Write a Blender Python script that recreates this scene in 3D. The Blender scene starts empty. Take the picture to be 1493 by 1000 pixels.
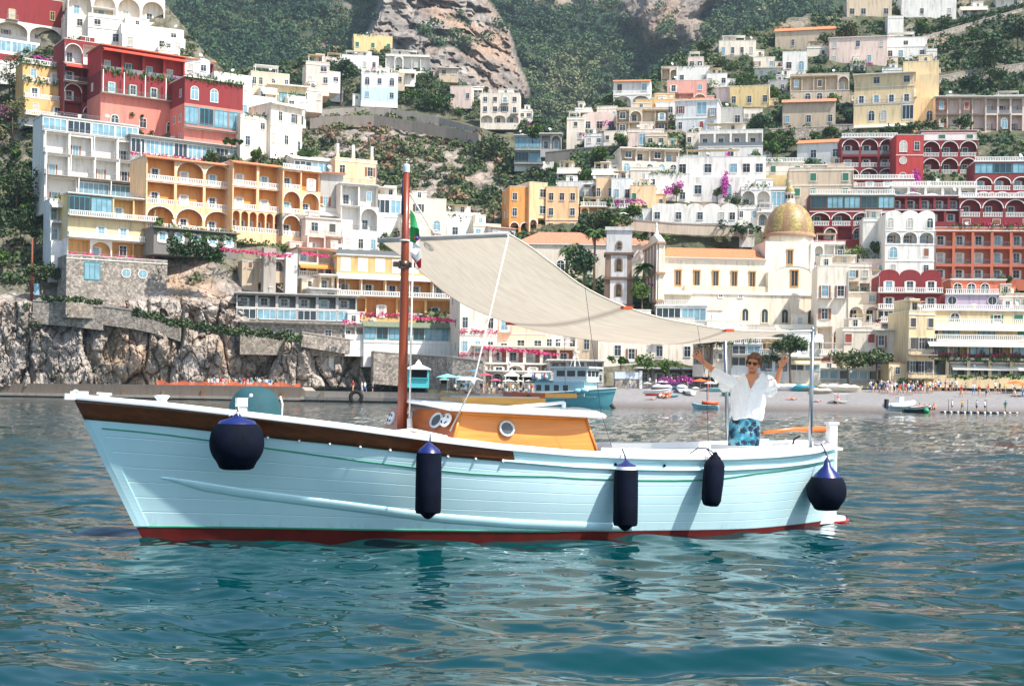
import bpy, bmesh, math, random
import numpy as np
from mathutils import Vector, Matrix, Euler
random.seed(7); rng=np.random.default_rng(11)
SC=bpy.context.scene; COL=SC.collection
rad=math.radians; PI=math.pi
# ------------------------------------------------------------------ camera, sky, sun, exposure
F=2000.0; CH=1.65; ROLL=rad(.9); HX,HY=746.5,577.0      # focal length in photo pixels, eye height, roll, foot of the horizon
cd=bpy.data.cameras.new('camera'); cam=bpy.data.objects.new('camera',cd); COL.objects.link(cam); SC.camera=cam
cd.sensor_width=36; cd.lens=36*F/1493; cd.shift_y=77/1493; cd.clip_start=.1; cd.clip_end=6000
cam.matrix_world=Matrix.Translation((0,0,CH))@Matrix.Rotation(PI/2,4,'X')@Matrix.Rotation(ROLL,4,'Z')
SUN_EL,SUN_AZ=55.0,123.0                                  # azimuth clockwise from +Y
w=bpy.data.worlds.new('World'); SC.world=w; w.use_nodes=True
nt=w.node_tree; bg=nt.nodes['Background']; sky=nt.nodes.new('ShaderNodeTexSky'); sky.sky_type='NISHITA'; sky.sun_disc=False
sky.sun_elevation=rad(SUN_EL); sky.sun_rotation=rad(SUN_AZ); sky.air_density=1.0; sky.dust_density=1.4
nt.links.new(sky.outputs[0],bg.inputs[0]); bg.inputs[1].default_value=.15
sl=bpy.data.lights.new('sun','SUN'); sl.energy=4.9; sl.angle=rad(.5); sl.color=(1,.955,.88)
so=bpy.data.objects.new('sun',sl); COL.objects.link(so)
sdir=Vector((math.sin(rad(SUN_AZ))*math.cos(rad(SUN_EL)),math.cos(rad(SUN_AZ))*math.cos(rad(SUN_EL)),math.sin(rad(SUN_EL))))
so.rotation_euler=sdir.to_track_quat('Z','Y').to_euler(); so.location=(40,-40,80)
vs=SC.view_settings; vs.view_transform='Standard'; vs.look='None'; vs.gamma=1; vs.use_curve_mapping=False; vs.exposure=.70
SC.cycles.volume_step_rate=4; SC.cycles.max_bounces=8; SC.cycles.volume_bounces=0; SC.cycles.caustics_reflective=False; SC.cycles.caustics_refractive=False
# ------------------------------------------------------------------ photo measurements -> metres
CR,SR=math.cos(ROLL),math.sin(ROLL)
def ray(px,py):
    dx=px-HX; dy=HY-py
    return (dx*CR-dy*SR)/F,(dx*SR+dy*CR)/F
def P(px,py,D):
    a,b=ray(px,py); return Vector((a*D,D,CH+b*D))
# ------------------------------------------------------------------ numpy noise
_pm=rng.permutation(256); _pm=np.concatenate([_pm,_pm]); _gr=rng.normal(size=(256,3)); _gr/=np.linalg.norm(_gr,axis=1)[:,None]
def noise3(p):
    p=np.asarray(p,float); i=np.floor(p).astype(int); f=p-i; i&=255; u=f*f*f*(f*(f*6-15)+10); r=0
    for dx in (0,1):
        for dy in (0,1):
            for dz in (0,1):
                h=_pm[_pm[_pm[i[...,0]+dx & 255]+(i[...,1]+dy & 255) & 255]+(i[...,2]+dz & 255) & 255]
                d=(_gr[h]*(f-np.array([dx,dy,dz]))).sum(-1)
                wx=u[...,0] if dx else 1-u[...,0]; wy=u[...,1] if dy else 1-u[...,1]; wz=u[...,2] if dz else 1-u[...,2]
                r=r+d*wx*wy*wz
    return r*1.5
def fbm(p,o=4,ridge=False):
    a=1.;s=0.;p=np.asarray(p,float)
    for k in range(o):
        n=noise3(p*2**k+17.3*k); s=s+a*((1-2*abs(n)) if ridge else n); a*=.5
    return s
def sstep(a,b,x):
    t=np.clip((x-a)/(b-a),0,1); return t*t*(3-2*t)
# ------------------------------------------------------------------ materials
MATS={}
def srgb(h):
    h=h.lstrip('#'); c=[int(h[i:i+2],16)/255 for i in (0,2,4)]
    return tuple(x/12.92 if x<=.04045 else ((x+.055)/1.055)**2.4 for x in c)
def newmat(name):
    m=bpy.data.materials.new(name); m.use_nodes=True; MATS[name]=m
    return m,m.node_tree,m.node_tree.nodes['Principled BSDF']
def N(nt,t,**k):
    n=nt.nodes.new('ShaderNode'+t)
    for a,b in k.items():
        if a in n.inputs.keys(): n.inputs[a].default_value=b
        else: setattr(n,a,b)
    return n
def ramp(nt,fac,stops):
    r=nt.nodes.new('ShaderNodeValToRGB'); e=r.color_ramp.elements
    while len(e)<len(stops): e.new(.5)
    for x,(p,c) in zip(e,stops): x.position=p; x.color=(*c,1) if len(c)==3 else c
    nt.links.new(fac,r.inputs[0]); return r.outputs[0]
def mixc(nt,f,a,b,mode='MIX'):
    m=nt.nodes.new('ShaderNodeMix'); m.data_type='RGBA'; m.blend_type=mode
    for s,v in ((0,f),(6,a),(7,b)):
        if hasattr(v,'links'): nt.links.new(v,m.inputs[s])
        else: m.inputs[s].default_value=v if s==0 else ((*v,1) if len(v)==3 else v)
    return m.outputs[2]
def plain(name,col,rough=.6,metal=0,spec=.5,var=.12,scale=6,bump=0,bscale=40,coat=0):
    """paint / plastic / metal with slight tonal variation"""
    if name in MATS: return MATS[name]
    c=srgb(col) if isinstance(col,str) else col
    m,nt,b=newmat(name); tc=N(nt,'TexCoord')
    n=N(nt,'TexNoise',Scale=scale,Detail=5.); nt.links.new(tc.outputs['Object'],n.inputs['Vector'])
    lo=tuple(x*(1-var) for x in c); hi=tuple(min(1,x*(1+var*.6)) for x in c)
    nt.links.new(ramp(nt,n.outputs[0],[(.3,lo),(.7,hi)]),b.inputs['Base Color'])
    b.inputs['Roughness'].default_value=rough; b.inputs['Metallic'].default_value=metal; b.inputs['Specular IOR Level'].default_value=spec
    if coat: b.inputs['Coat Weight'].default_value=coat; b.inputs['Coat Roughness'].default_value=.08
    if bump:
        n2=N(nt,'TexNoise',Scale=bscale,Detail=4.); nt.links.new(tc.outputs['Object'],n2.inputs['Vector'])
        bp=N(nt,'Bump',Strength=bump,Distance=.02); nt.links.new(n2.outputs[0],bp.inputs['Height']); nt.links.new(bp.outputs[0],b.inputs['Normal'])
    return m
def plaster(col):
    """weathered limewash: streaks running down, patches, fine bump"""
    k='plaster '+col
    if k in MATS: return MATS[k]
    c=srgb(col); m,nt,b=newmat(k); tc=N(nt,'TexCoord'); oi=N(nt,'ObjectInfo')
    mp=N(nt,'Mapping',Scale=(1.1,1.1,.16)); nt.links.new(tc.outputs['Object'],mp.inputs[0])
    va=N(nt,'VectorMath',operation='ADD'); nt.links.new(mp.outputs[0],va.inputs[0]); nt.links.new(oi.outputs['Location'],va.inputs[1])
    n=N(nt,'TexNoise',Scale=1.3,Detail=7.,Roughness=.65); nt.links.new(va.outputs[0],n.inputs['Vector'])
    n2=N(nt,'TexNoise',Scale=.28,Detail=3.); nt.links.new(va.outputs[0],n2.inputs['Vector'])
    d=tuple(x*.62+.015 for x in c); l=tuple(min(.92,x*1.06) for x in c)
    c1=ramp(nt,n.outputs[0],[(.30,d),(.50,c),(.75,l)])
    g=sum(c)/3; c2=mixc(nt,ramp(nt,n2.outputs[0],[(.45,(0,0,0)),(.75,(.35,.35,.35))]),c1,tuple(x*.6+g*.28 for x in c))
    nt.links.new(c2,b.inputs['Base Color']); b.inputs['Roughness'].default_value=.9; b.inputs['Specular IOR Level'].default_value=.2
    bp=N(nt,'Bump',Strength=.25,Distance=.05); nt.links.new(n.outputs[0],bp.inputs['Height']); nt.links.new(bp.outputs[0],b.inputs['Normal'])
    return m
# ------------------------------------------------------------------ mesh building
class MB:
    def __init__(s): s.v=[];s.f=[];s.m=[];s.mats=[];s.sm=[]
    def mi(s,m):
        if m not in s.mats: s.mats.append(m)
        return s.mats.index(m)
    def poly(s,pts,m,smooth=False):
        b=len(s.v); s.v+= [tuple(p) for p in pts]; s.f.append(tuple(range(b,b+len(pts)))); s.m.append(s.mi(m)); s.sm.append(smooth)
    def box(s,x0,x1,y0,y1,z0,z1,m,rot=None,org=None):
        b=len(s.v); P8=[(x,y,z) for z in (z0,z1) for y in (y0,y1) for x in (x0,x1)]
        if rot is not None: P8=[tuple(rot@Vector(p)+(org or Vector())) for p in P8]
        s.v+=P8; k=s.mi(m)
        for q in ((0,2,3,1),(4,5,7,6),(0,1,5,4),(2,6,7,3),(0,4,6,2),(1,3,7,5)):
            s.f.append(tuple(b+i for i in q)); s.m.append(k); s.sm.append(False)
    def tube(s,pts,rs,m,n=8,cap=True,smooth=True):
        pts=[Vector(p) for p in pts]; 
        if not hasattr(rs,'__len__'): rs=[rs]*len(pts)
        b=len(s.v); k=s.mi(m); up=None
        for i,p in enumerate(pts):
            t=(pts[min(i+1,len(pts)-1)]-pts[max(i-1,0)]).normalized()
            if up is None: up=t.orthogonal().normalized()
            u=(up-t*up.dot(t)); u=u.normalized() if u.length>1e-6 else t.orthogonal().normalized(); up=u; w=t.cross(u)
            for j in range(n):
                a=2*PI*j/n; s.v.append(tuple(p+(u*math.cos(a)+w*math.sin(a))*rs[i]))
        for i in range(len(pts)-1):
            for j in range(n):
                s.f.append((b+i*n+j,b+i*n+(j+1)%n,b+(i+1)*n+(j+1)%n,b+(i+1)*n+j)); s.m.append(k); s.sm.append(smooth)
        if cap:
            s.f.append(tuple(b+j for j in reversed(range(n)))); s.m.append(k); s.sm.append(False)
            s.f.append(tuple(b+(len(pts)-1)*n+j for j in range(n))); s.m.append(k); s.sm.append(False)
    def lathe(s,prof,m,n=16,c=(0,0,0),sx=1,sy=1,rot=None,smooth=True,a0=0,a1=2*PI):
        b=len(s.v); k=s.mi(m); full=abs(a1-a0-2*PI)<1e-6; nn=n if full else n+1
        for r,z in prof:
            for j in range(nn):
                a=a0+(a1-a0)*j/n; p=Vector((r*math.cos(a)*sx,r*math.sin(a)*sy,z))
                if rot is not None: p=rot@p
                s.v.append((p[0]+c[0],p[1]+c[1],p[2]+c[2]))
        for i in range(len(prof)-1):
            for j in range(n):
                j2=(j+1)%nn
                s.f.append((b+i*nn+j,b+i*nn+j2,b+(i+1)*nn+j2,b+(i+1)*nn+j)); s.m.append(k); s.sm.append(smooth)
    def grid(s,G,m,smooth=True,flip=False):
        b=len(s.v); k=s.mi(m); R=len(G); C=len(G[0])
        for row in G: s.v+=[tuple(p) for p in row]
        for i in range(R-1):
            for j in range(C-1):
                q=(b+i*C+j,b+i*C+j+1,b+(i+1)*C+j+1,b+(i+1)*C+j)
                s.f.append(q[::-1] if flip else q); s.m.append(k); s.sm.append(smooth)
    def mesh(s,name):
        me=bpy.data.meshes.new(name); me.from_pydata(s.v,[],s.f)
        for m in s.mats: me.materials.append(m)
        me.polygons.foreach_set('material_index',s.m); me.polygons.foreach_set('use_smooth',s.sm); me.update(); return me
    def build(s,name,parent=None,loc=None,rz=0):
        return link(name,s.mesh(name),parent,loc,rz)
def link(name,me,parent=None,loc=None,rz=0):
    o=bpy.data.objects.new(name,me); COL.objects.link(o)
    if parent is not None: o.parent=parent
    if loc is not None: o.location=loc
    if rz: o.rotation_euler=(0,0,rz)
    return o
def thing(name,label,cat,loc=(0,0,0),rz=0,group=None):
    o=bpy.data.objects.new(name,None); COL.objects.link(o); o.location=loc; o.rotation_euler=(0,0,rz); o.empty_display_size=.3
    return tag(o,label,cat,group)
def tag(o,label,cat,group=None):
    o['label']=label; o['category']=cat
    if group: o['group']=group
    return o
def kind(o,k,label=None): 
    o['kind']=k
    if label: o['label']=label
    return o
def npmesh(name,V,Q,mat,attr=None,smooth=True):
    """fast quad mesh from arrays"""
    me=bpy.data.meshes.new(name); V=np.asarray(V,np.float32); Q=np.asarray(Q,np.int32)
    me.vertices.add(len(V)); me.vertices.foreach_set('co',V.ravel()); k=Q.shape[1]
    me.loops.add(Q.size); me.loops.foreach_set('vertex_index',Q.ravel()); me.polygons.add(len(Q))
    me.polygons.foreach_set('loop_start',np.arange(0,Q.size,k,dtype=np.int32))
    me.polygons.foreach_set('use_smooth',np.full(len(Q),smooth)); me.materials.append(mat)
    for n,a in (attr or {}).items():
        at=me.attributes.new(n,'FLOAT','POINT'); at.data.foreach_set('value',np.asarray(a,np.float32).ravel())
    me.update(calc_edges=True); me.validate(); return me
def gridq(R,C):
    i=np.arange(R-1)[:,None]*C+np.arange(C-1)[None]; i=i.ravel(); return np.stack([i,i+1,i+C+1,i+C],1)
def copytree(o,parent=None):
    c=o.copy(); COL.objects.link(c); c.parent=parent
    if parent is not None: c.matrix_parent_inverse=o.matrix_parent_inverse
    for ch in list(o.children): copytree(ch,c)
    return c
# ================================================================== SETTING: terrain, sea
def worley(p,seed=0):
    """cell noise: distance to the nearest two feature points and a random value and tilt per cell"""
    p=np.asarray(p,float); sh=p.shape[:-1]; q=p.reshape(-1,3); i=np.floor(q).astype(int); b1=np.full(len(q),9.); b2=np.full(len(q),9.); cell=np.zeros(len(q),int); dl=np.zeros_like(q)
    for a in (-1,0,1):
        for b in (-1,0,1):
            for c in (-1,0,1):
                n=i+np.array([a,b,c]); h=_pm[(_pm[(_pm[(n[:,0]+seed)&255]+n[:,1])&255]+n[:,2])&255]; f=n+np.stack([_pm[h],_pm[(h+71)&255],_pm[(h+133)&255]],-1)/255.
                d=q-f; r=np.sqrt((d*d).sum(-1)); m=r<b1; b2=np.where(m,b1,np.minimum(b2,r)); b1=np.where(m,r,b1); cell=np.where(m,h,cell); dl=np.where(m[:,None],d,dl)
    g_=_gr[cell]; return b1.reshape(sh),b2.reshape(sh),((cell/255.)).reshape(sh),((dl*g_).sum(-1)).reshape(sh)
def blocks(V,sc,amp):
    """angular rock: tilted facets with cracks between them"""
    w=V*sc; w=w+.25*np.stack([noise3(w*1.7),noise3(w*1.7+9),noise3(w*1.7+19)],-1); b1,b2,c,t=worley(w); return amp*(c*.7+t*1.0-.5*sstep(.14,0,b2-b1))

def rayarr(px,py):
    dx=px-HX; dy=HY-py
    return (dx*CR-dy*SR)/F,(dx*SR+dy*CR)/F
def Parr(px,py,D):
    a,b=rayarr(px,py); return np.stack([a*D,D+0*a,CH+b*D],-1)
def foliage_mat(name,stops,rough=.75,transl=.0):
    m,nt,b=newmat(name); at=N(nt,'Attribute',attribute_name='tint')
    nt.links.new(ramp(nt,at.outputs['Fac'],stops),b.inputs['Base Color']); b.inputs['Roughness'].default_value=rough; b.inputs['Specular IOR Level'].default_value=.25
    return m
G_FOREST=foliage_mat('forest leaves',[(0,(.018,.050,.026)),(.3,(.040,.088,.036)),(.55,(.085,.13,.048)),(.75,(.16,.18,.085)),(.92,(.24,.22,.12)),(1,(.24,.14,.08))])
G_SCRUB=foliage_mat('scrub leaves',[(0,(.02,.045,.02)),(.4,(.05,.085,.03)),(.62,(.11,.135,.05)),(.78,(.19,.17,.10)),(.9,(.28,.17,.10)),(1,(.36,.15,.09))])
G_LUSH=foliage_mat('garden leaves',[(0,(.018,.045,.015)),(.4,(.045,.10,.022)),(.75,(.10,.17,.035)),(1,(.19,.26,.05))])
def terrain_mat(name,rock1,rock2,rock3,earth1,earth2,sc,bump=1.,strata=.35):
    m,nt,b=newmat(name); tc=N(nt,'TexCoord'); at=N(nt,'Attribute',attribute_name='rock')
    mp=N(nt,'Mapping',Scale=(sc,sc,sc*strata)); nt.links.new(tc.outputs['Object'],mp.inputs[0])
    n=N(nt,'TexNoise',Scale=1.,Detail=9.,Roughness=.68); nt.links.new(mp.outputs[0],n.inputs['Vector'])
    v=N(nt,'TexVoronoi',feature='DISTANCE_TO_EDGE',Scale=1.6); n0=N(nt,'TexNoise',Scale=2.2,Detail=4.); nt.links.new(mp.outputs[0],n0.inputs['Vector'])
    wv=mixc(nt,.35,mp.outputs[0],n0.outputs['Color']); nt.links.new(wv,v.inputs['Vector'])
    n2=N(nt,'TexNoise',Scale=.3,Detail=3.); nt.links.new(mp.outputs[0],n2.inputs['Vector'])
    c=ramp(nt,n.outputs[0],[(.32,rock1),(.5,rock2),(.66,rock3)])
    cr=ramp(nt,v.outputs[0],[(0,(.35,.32,.3)),(.08,(1,1,1))]); c=mixc(nt,.38,c,cr,'MULTIPLY')
    warm=mixc(nt,ramp(nt,n2.outputs[0],[(.5,(0,0,0)),(.72,(.75,.75,.75))]),c,(rock3[0]*1.05,rock3[1]*.76,rock3[2]*.56))
    e=ramp(nt,n.outputs[0],[(.35,earth1),(.65,earth2)])
    nt.links.new(mixc(nt,at.outputs['Fac'],e,warm),b.inputs['Base Color']); b.inputs['Roughness'].default_value=.95; b.inputs['Specular IOR Level'].default_value=.15
    ad=N(nt,'Math',operation='MULTIPLY_ADD'); nt.links.new(ramp(nt,v.outputs[0],[(0,(0,0,0)),(.15,(1,1,1))]),ad.inputs[0]); ad.inputs[1].default_value=.5; nt.links.new(n.outputs[0],ad.inputs[2])
    bp=N(nt,'Bump',Strength=.9,Distance=bump); nt.links.new(ad.outputs[0],bp.inputs['Height']); nt.links.new(bp.outputs[0],b.inputs['Normal'])
    return m
M_CLIFF=terrain_mat('sea cliff rock',(.18,.15,.13),(.35,.305,.265),(.51,.455,.40),(.05,.06,.03),(.13,.125,.07),.35,.6,.5)
M_HILL=terrain_mat('hillside earth and rock',(.14,.115,.10),(.28,.24,.20),(.42,.36,.30),(.03,.045,.02),(.085,.095,.045),.2,1.0,.5)
M_MTN=terrain_mat('mountain limestone',(.12,.10,.088),(.235,.205,.18),(.35,.31,.27),(.02,.035,.02),(.05,.07,.035),.07,2.,.3)
def interp(pts): 
    xs=[p[0] for p in pts]; ys=[p[1] for p in pts]; return lambda x: np.interp(x,xs,ys)
def sheet(name,x0,x1,sx,sky,ybot,rows,Df,disp,rockf,mat,back=((25,-4),(90,-45)),smooth=True):
    """a hillside: a surface with its own distances, running from its foot at ybot up to its crest, then falling away behind"""
    xs=np.arange(x0,x1+sx,sx,float); C=len(xs); t=np.linspace(0,1,rows)
    yt=sky(xs)+(fbm(np.stack([xs*.03,xs*0,xs*0+5],-1),4)*9); yb=ybot(xs) if callable(ybot) else np.full(C,float(ybot))
    PX=np.broadcast_to(xs,(rows,C)); PY=yb[None]+(yt-yb)[None]*t[:,None]
    D=Df(PX,PY); V=Parr(PX,PY,D); d=disp(V,PX,PY); V=Parr(PX,PY,D+d); rock=np.clip(rockf(V,PX,PY),0,1)
    ex=[V]; rk=[rock]
    for dd,dz in back: 
        e=V[-1].copy(); e[:,0]*=1+dd/e[:,1]; e[:,1]+=dd; e[:,2]+=dz; ex.append(e[None]); rk.append(rock[-1][None])
    V=np.concatenate(ex); rk=np.concatenate(rk); R=len(V)
    o=link(name,npmesh(name,V.reshape(-1,3),gridq(R,C),mat,{'rock':rk},smooth)); kind(o,'structure'); return o,V[:rows],rk[:rows]
def clumps(name,C,R,K,leaf,mat,tint,label,flat=.75,lvar=.12,seed=3):
    """one mesh of many leaf clusters: C centres, R radii, K leaves each"""
    g=np.random.default_rng(seed); n=len(C)
    d=g.normal(size=(n,K,3)); d[...,2]=np.abs(d[...,2])*1.1-.25; d/=np.linalg.norm(d,axis=-1,keepdims=True)
    lump=1+.35*noise3(d*2.1+np.arange(n)[:,None,None]*3.7)
    rr=(g.random((n,K,1))**.25)*lump[...,None]
    c=C[:,None]+d*rr*R[:,None,None]*np.array([1,1,flat])
    nn=d+g.normal(size=(n,K,3))*.55; nn/=np.linalg.norm(nn,axis=-1,keepdims=True)
    a=np.cross(nn,g.normal(size=(n,K,3))); a/=np.linalg.norm(a,axis=-1,keepdims=True); b=np.cross(nn,a)
    s=(leaf*(.6+.8*g.random((n,K,1))))*(R[:,None,None]/R.mean())**.5; a=a*s; b=b*s*.75
    V=np.stack([c-a-b*.4,c-b,c+a+b*.3,c+b],2).reshape(-1,3); Q=np.arange(len(V)).reshape(-1,4)
    T=np.clip(tint[:,None]+g.normal(size=(n,K))*lvar,0,1); T=np.repeat(T.reshape(-1),4)
    o=link(name,npmesh(name,V,Q,mat,{'tint':T},smooth=False)); kind(o,'stuff',label); return o
# --- the mountain behind, with its limestone crag -----------------------------------
def bumpmask(PX,PY,pts,soft):
    """1 inside the outline given as rows (y, left, right)"""
    ys=[p[0] for p in pts]; l=np.interp(PY,ys,[p[1] for p in pts]); r=np.interp(PY,ys,[p[2] for p in pts])
    w=fbm(np.stack([PX*.02,PY*.02,PX*0],-1),4)*10
    return sstep(0,soft,PX-l+w)*sstep(0,soft,r-PX-w)*sstep(ys[0]-1,ys[0]+8,PY)*(1-sstep(ys[-1]-14,ys[-1]+6,PY+w))
CRAG=[(-150,575,690),(0,545,712),(45,533,745),(90,520,765),(125,505,771),(150,560,770)]
CRAG2=[(-150,960,1100),(0,900,1075),(25,898,1030),(50,920,1030),(72,940,1020)]
CRAG3=[(-150,735,1200),(-20,735,1200),(10,770,890),(18,790,860)]
def mtnD(PX,PY):
    d=820+(345-PY)*1.15+np.abs(PX-820)*-.10
    valley=np.exp(-((PX-835-(345-PY)*.1)/150)**2)*80
    return d+valley-190*bumpmask(PX,PY,CRAG,10)-70*bumpmask(PX,PY,CRAG2,40)-70*sstep(950,1250,PX)
def mtnrock(V,PX,PY):
    r=bumpmask(PX,PY,CRAG,6)+bumpmask(PX,PY,CRAG2,18)*.9+bumpmask(PX,PY,CRAG3,20)*.8
    n=fbm(V*.02,4); r=r+.75*sstep(.34,.5,n)*sstep(470,520,PX)*(1-sstep(560,600,PX))
    r=r+.7*sstep(.15,.4,fbm(V*.03+9,3))*np.exp(-((PX-480)/40)**2-((PY-75)/25)**2)
    return r*(1-.8*sstep(.42,.6,fbm(V*.035+40,4)))
def mtndisp(V,PX,PY):
    c=bumpmask(PX,PY,CRAG,10)
    return fbm(V*np.array([.012,.012,.006]),5,True)*-22*(1-.4*c)-c*(fbm(V*np.array([.06,.06,.03]),6)*3+blocks(V,np.array([.030,.030,.011]),15)+blocks(V+30,np.array([.10,.10,.035]),3.5)+blocks(V+60,np.array([.3,.3,.16]),1.2))
_,MV,MR=sheet('mountain',-260,1760,3.2,interp([(-300,-170),(1800,-170)]),355,175,mtnD,mtndisp,mtnrock,M_MTN,back=((60,20),(300,60)),smooth=False)
def scatter(V,mask,n,g):
    p=mask.ravel()/mask.sum(); i=g.choice(len(p),n,p=p); return V.reshape(-1,3)[i],i
g=np.random.default_rng(5)
PYv=HY-(MV[...,2]-CH)/MV[...,1]*F; m=(1-MR)**1.5*(PYv>-45)*(1-.75*(HX+MV[...,0]/MV[...,1]*F<250))*(1-.75*(HX+MV[...,0]/MV[...,1]*F>1180)); C,i=scatter(MV,m+.0,9000,g); C=C+g.normal(size=C.shape)*1.4+np.array([0,0,1.6])
hue=.35+.42*fbm(C*.012,4)+g.normal(size=len(C))*.11
clumps('mountain_forest',C,3.3+4.6*g.random(len(C))**1.4,84,.95,G_FOREST,np.clip(hue,0.02,.97),'dark green woodland covering the mountain behind the town',lvar=.06,flat=.95)
# --- the hill in the middle with the road --------------------------------------------
skyM=interp([(330,112),(400,96),(450,86),(500,70),(560,72),(600,92),(640,118),(700,138),(760,158),(800,182),(850,212),(1000,235)])
def midD(PX,PY):
    d=400+(340-PY)*.55; road=sstep(-9,9,PY-roadY(PX)); return d+(1-road)*14
roadY=interp([(300,172),(440,163),(520,158),(560,160),(600,167),(640,176),(700,187),(760,215),(1000,300)])
def middisp(V,PX,PY): return -fbm(V*np.array([.05,.03,.03]),5,True)*5
def midrock(V,PX,PY): return sstep(-.15,.25,fbm(V*.06+3,4))*sstep(0,25,PY-roadY(PX))*(1-.5*sstep(700,760,PX))+.2
_,HV,HR=sheet('middle_hill',330,1000,2,skyM,352,130,midD,middisp,midrock,M_HILL)
PYm=HY-(HV[...,2]-CH)/HV[...,1]*F; PXm=HX+HV[...,0]/HV[...,1]*F
m=(1.05-HR*.65)*np.where((PYm-roadY(PXm)>-7)&(PYm-roadY(PXm)<13),0,1); C,i=scatter(HV,m,3300,g)
px=PXm.ravel()[i]; py=PYm.ravel()[i]
hue=np.where(py>roadY(px)+8,.50+.33*fbm(C*.035,3)+g.normal(size=len(C))*.16,.36+g.normal(size=len(C))*.14)+.22*np.exp(-((px-575)/70)**2-((py-205)/22)**2)-.25*sstep(720,800,px)
clumps('hillside_scrub',C,1.1+2.2*g.random(len(C))**1.8,46,.5,G_SCRUB,np.clip(hue,0.02,1),'green and rust coloured scrub over the rocky hill below the road',lvar=.08)
# --- left hill, from the sea cliff up --------------------------------------------------
skyL=interp([(-500,-140),(0,-60),(90,-30),(240,10),(300,75),(350,128),(400,150),(440,205),(500,245),(550,270),(600,285),(650,300),(700,325),(760,345),(1000,420)])
ftL=interp([(-500,579),(0,577),(600,589),(700,592),(1000,596)])
def leftD(PX,PY):
    c=interp([(-500,440),(60,440),(250,440),(330,455),(430,505),(520,520),(600,520),(700,535),(1000,540)])(PX)
    up=np.clip(c-PY,0,None); low=np.clip(PY-c,0,None)
    return 271+up*.15-low*.02-4*sstep(2,0,np.abs(PY-c)*0+1)+np.clip(PX-430,0,400)*.06
def leftdisp(V,PX,PY):
    c=sstep(425,445,PY)*(1-sstep(560,640,PX)); e=sstep(574,562,PY)
    blk=fbm(V*np.array([.16,.12,.09]),6,True)
    return -(fbm(V*np.array([.05,.05,.04]),4,True)*1.6+c*(blk*1.1+blocks(V,np.array([.11,.11,.05]),3.2)+blocks(V+50,np.array([.40,.40,.22]),1.2)+blocks(V+90,np.array([1.1,1.1,.8]),.4)))*e
def leftrock(V,PX,PY): 
    c=interp([(-500,425),(100,432),(240,360),(330,400),(430,430),(600,430),(1000,500)])(PX)
    return sstep(-8,8,PY-c+fbm(V*.15,3)*14)*(1-.6*sstep(.25,.4,fbm(V*.1+70,3)))+.25
_,LV,LR=sheet('left_hill',-420,820,1.5,skyL,ftL,330,leftD,leftdisp,leftrock,M_CLIFF,smooth=False)
# --- right hill --------------------------------------------------------------------------
skyR=interp([(600,470),(680,400),(740,330),(800,268),(850,215),(870,150),(960,100),(1020,70),(1090,50),(1150,28),(1210,20),(1290,-20),(1500,-90),(1950,-200)])
def rightD(PX,PY):
    u=570-PY; d=262+np.minimum(u,270)*.22+np.clip(u-270,0,None)*.62
    return d+np.clip(960-PX,0,250)*.12*sstep(330,240,PY)
def rightdisp(V,PX,PY): return -fbm(V*np.array([.03,.03,.03]),4,True)*4*sstep(560,500,PY)
def rightrock(V,PX,PY): return .12+.5*sstep(.2,.5,fbm(V*.05+13,4))
_,RV,RR=sheet('right_hill',620,1900,3,skyR,594,170,rightD,rightdisp,rightrock,M_HILL)
PYr=HY-(RV[...,2]-CH)/RV[...,1]*F; 
PYl=HY-(LV[...,2]-CH)/LV[...,1]*F; PXl=HX+LV[...,0]/LV[...,1]*F

# depth of the hillside under a pixel, for standing things on it
def DL(px,py):
    v=float(leftD(np.float64(px),np.float64(py))); return min(v,float(rightD(np.float64(px),np.float64(py)))) if px>640 else v
def DR(px,py): return float(rightD(np.float64(px),np.float64(py)))
def DM(px,py): return float(midD(np.float64(px),np.float64(py)))
# --- beach and sea -----------------------------------------------------------------------
bx=np.arange(775,1960,6.); 
M_BEACH=None
m_,nt_,b_=newmat('grey beach pebbles'); tc=N(nt_,'TexCoord'); n_=N(nt_,'TexNoise',Scale=1.4,Detail=10.,Roughness=.8); nt_.links.new(tc.outputs['Object'],n_.inputs['Vector'])
at_=N(nt_,'Attribute',attribute_name='wet'); dry=ramp(nt_,n_.outputs[0],[(.35,(.17,.16,.155)),(.65,(.28,.265,.255))])
nt_.links.new(mixc(nt_,at_.outputs['Fac'],dry,(.12,.095,.08)),b_.inputs['Base Color']); b_.inputs['Roughness'].default_value=.85; M_BEACH=m_
shore=interp([(600,228),(900,226),(1200,222),(1493,214),(2000,205)])
BZ=lambda m: 3.75*(min(1,max(0,m)/25.)**.85)
us=np.linspace(-.12,1,36); V=[];A=[]
for u in us:
    d0=shore(bx); d=d0+u*42; z=np.where(u<0,u*5,BZ(u*42))+fbm(np.stack([bx*.05,bx*0+u*6,bx*0],-1),3)*.05
    x=(bx-HX)/F*d; V.append(np.stack([x,d,z],-1)); A.append(np.full(len(bx),float(np.clip(1.0-u/.16,0,1))))
V=np.array(V); o=link('beach',npmesh('beach',V.reshape(-1,3),gridq(len(us),len(bx)),M_BEACH,{'wet':np.array(A)})); kind(o,'structure')
def beachZ(px,D):
    return BZ(D-float(shore(px)))
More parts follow.
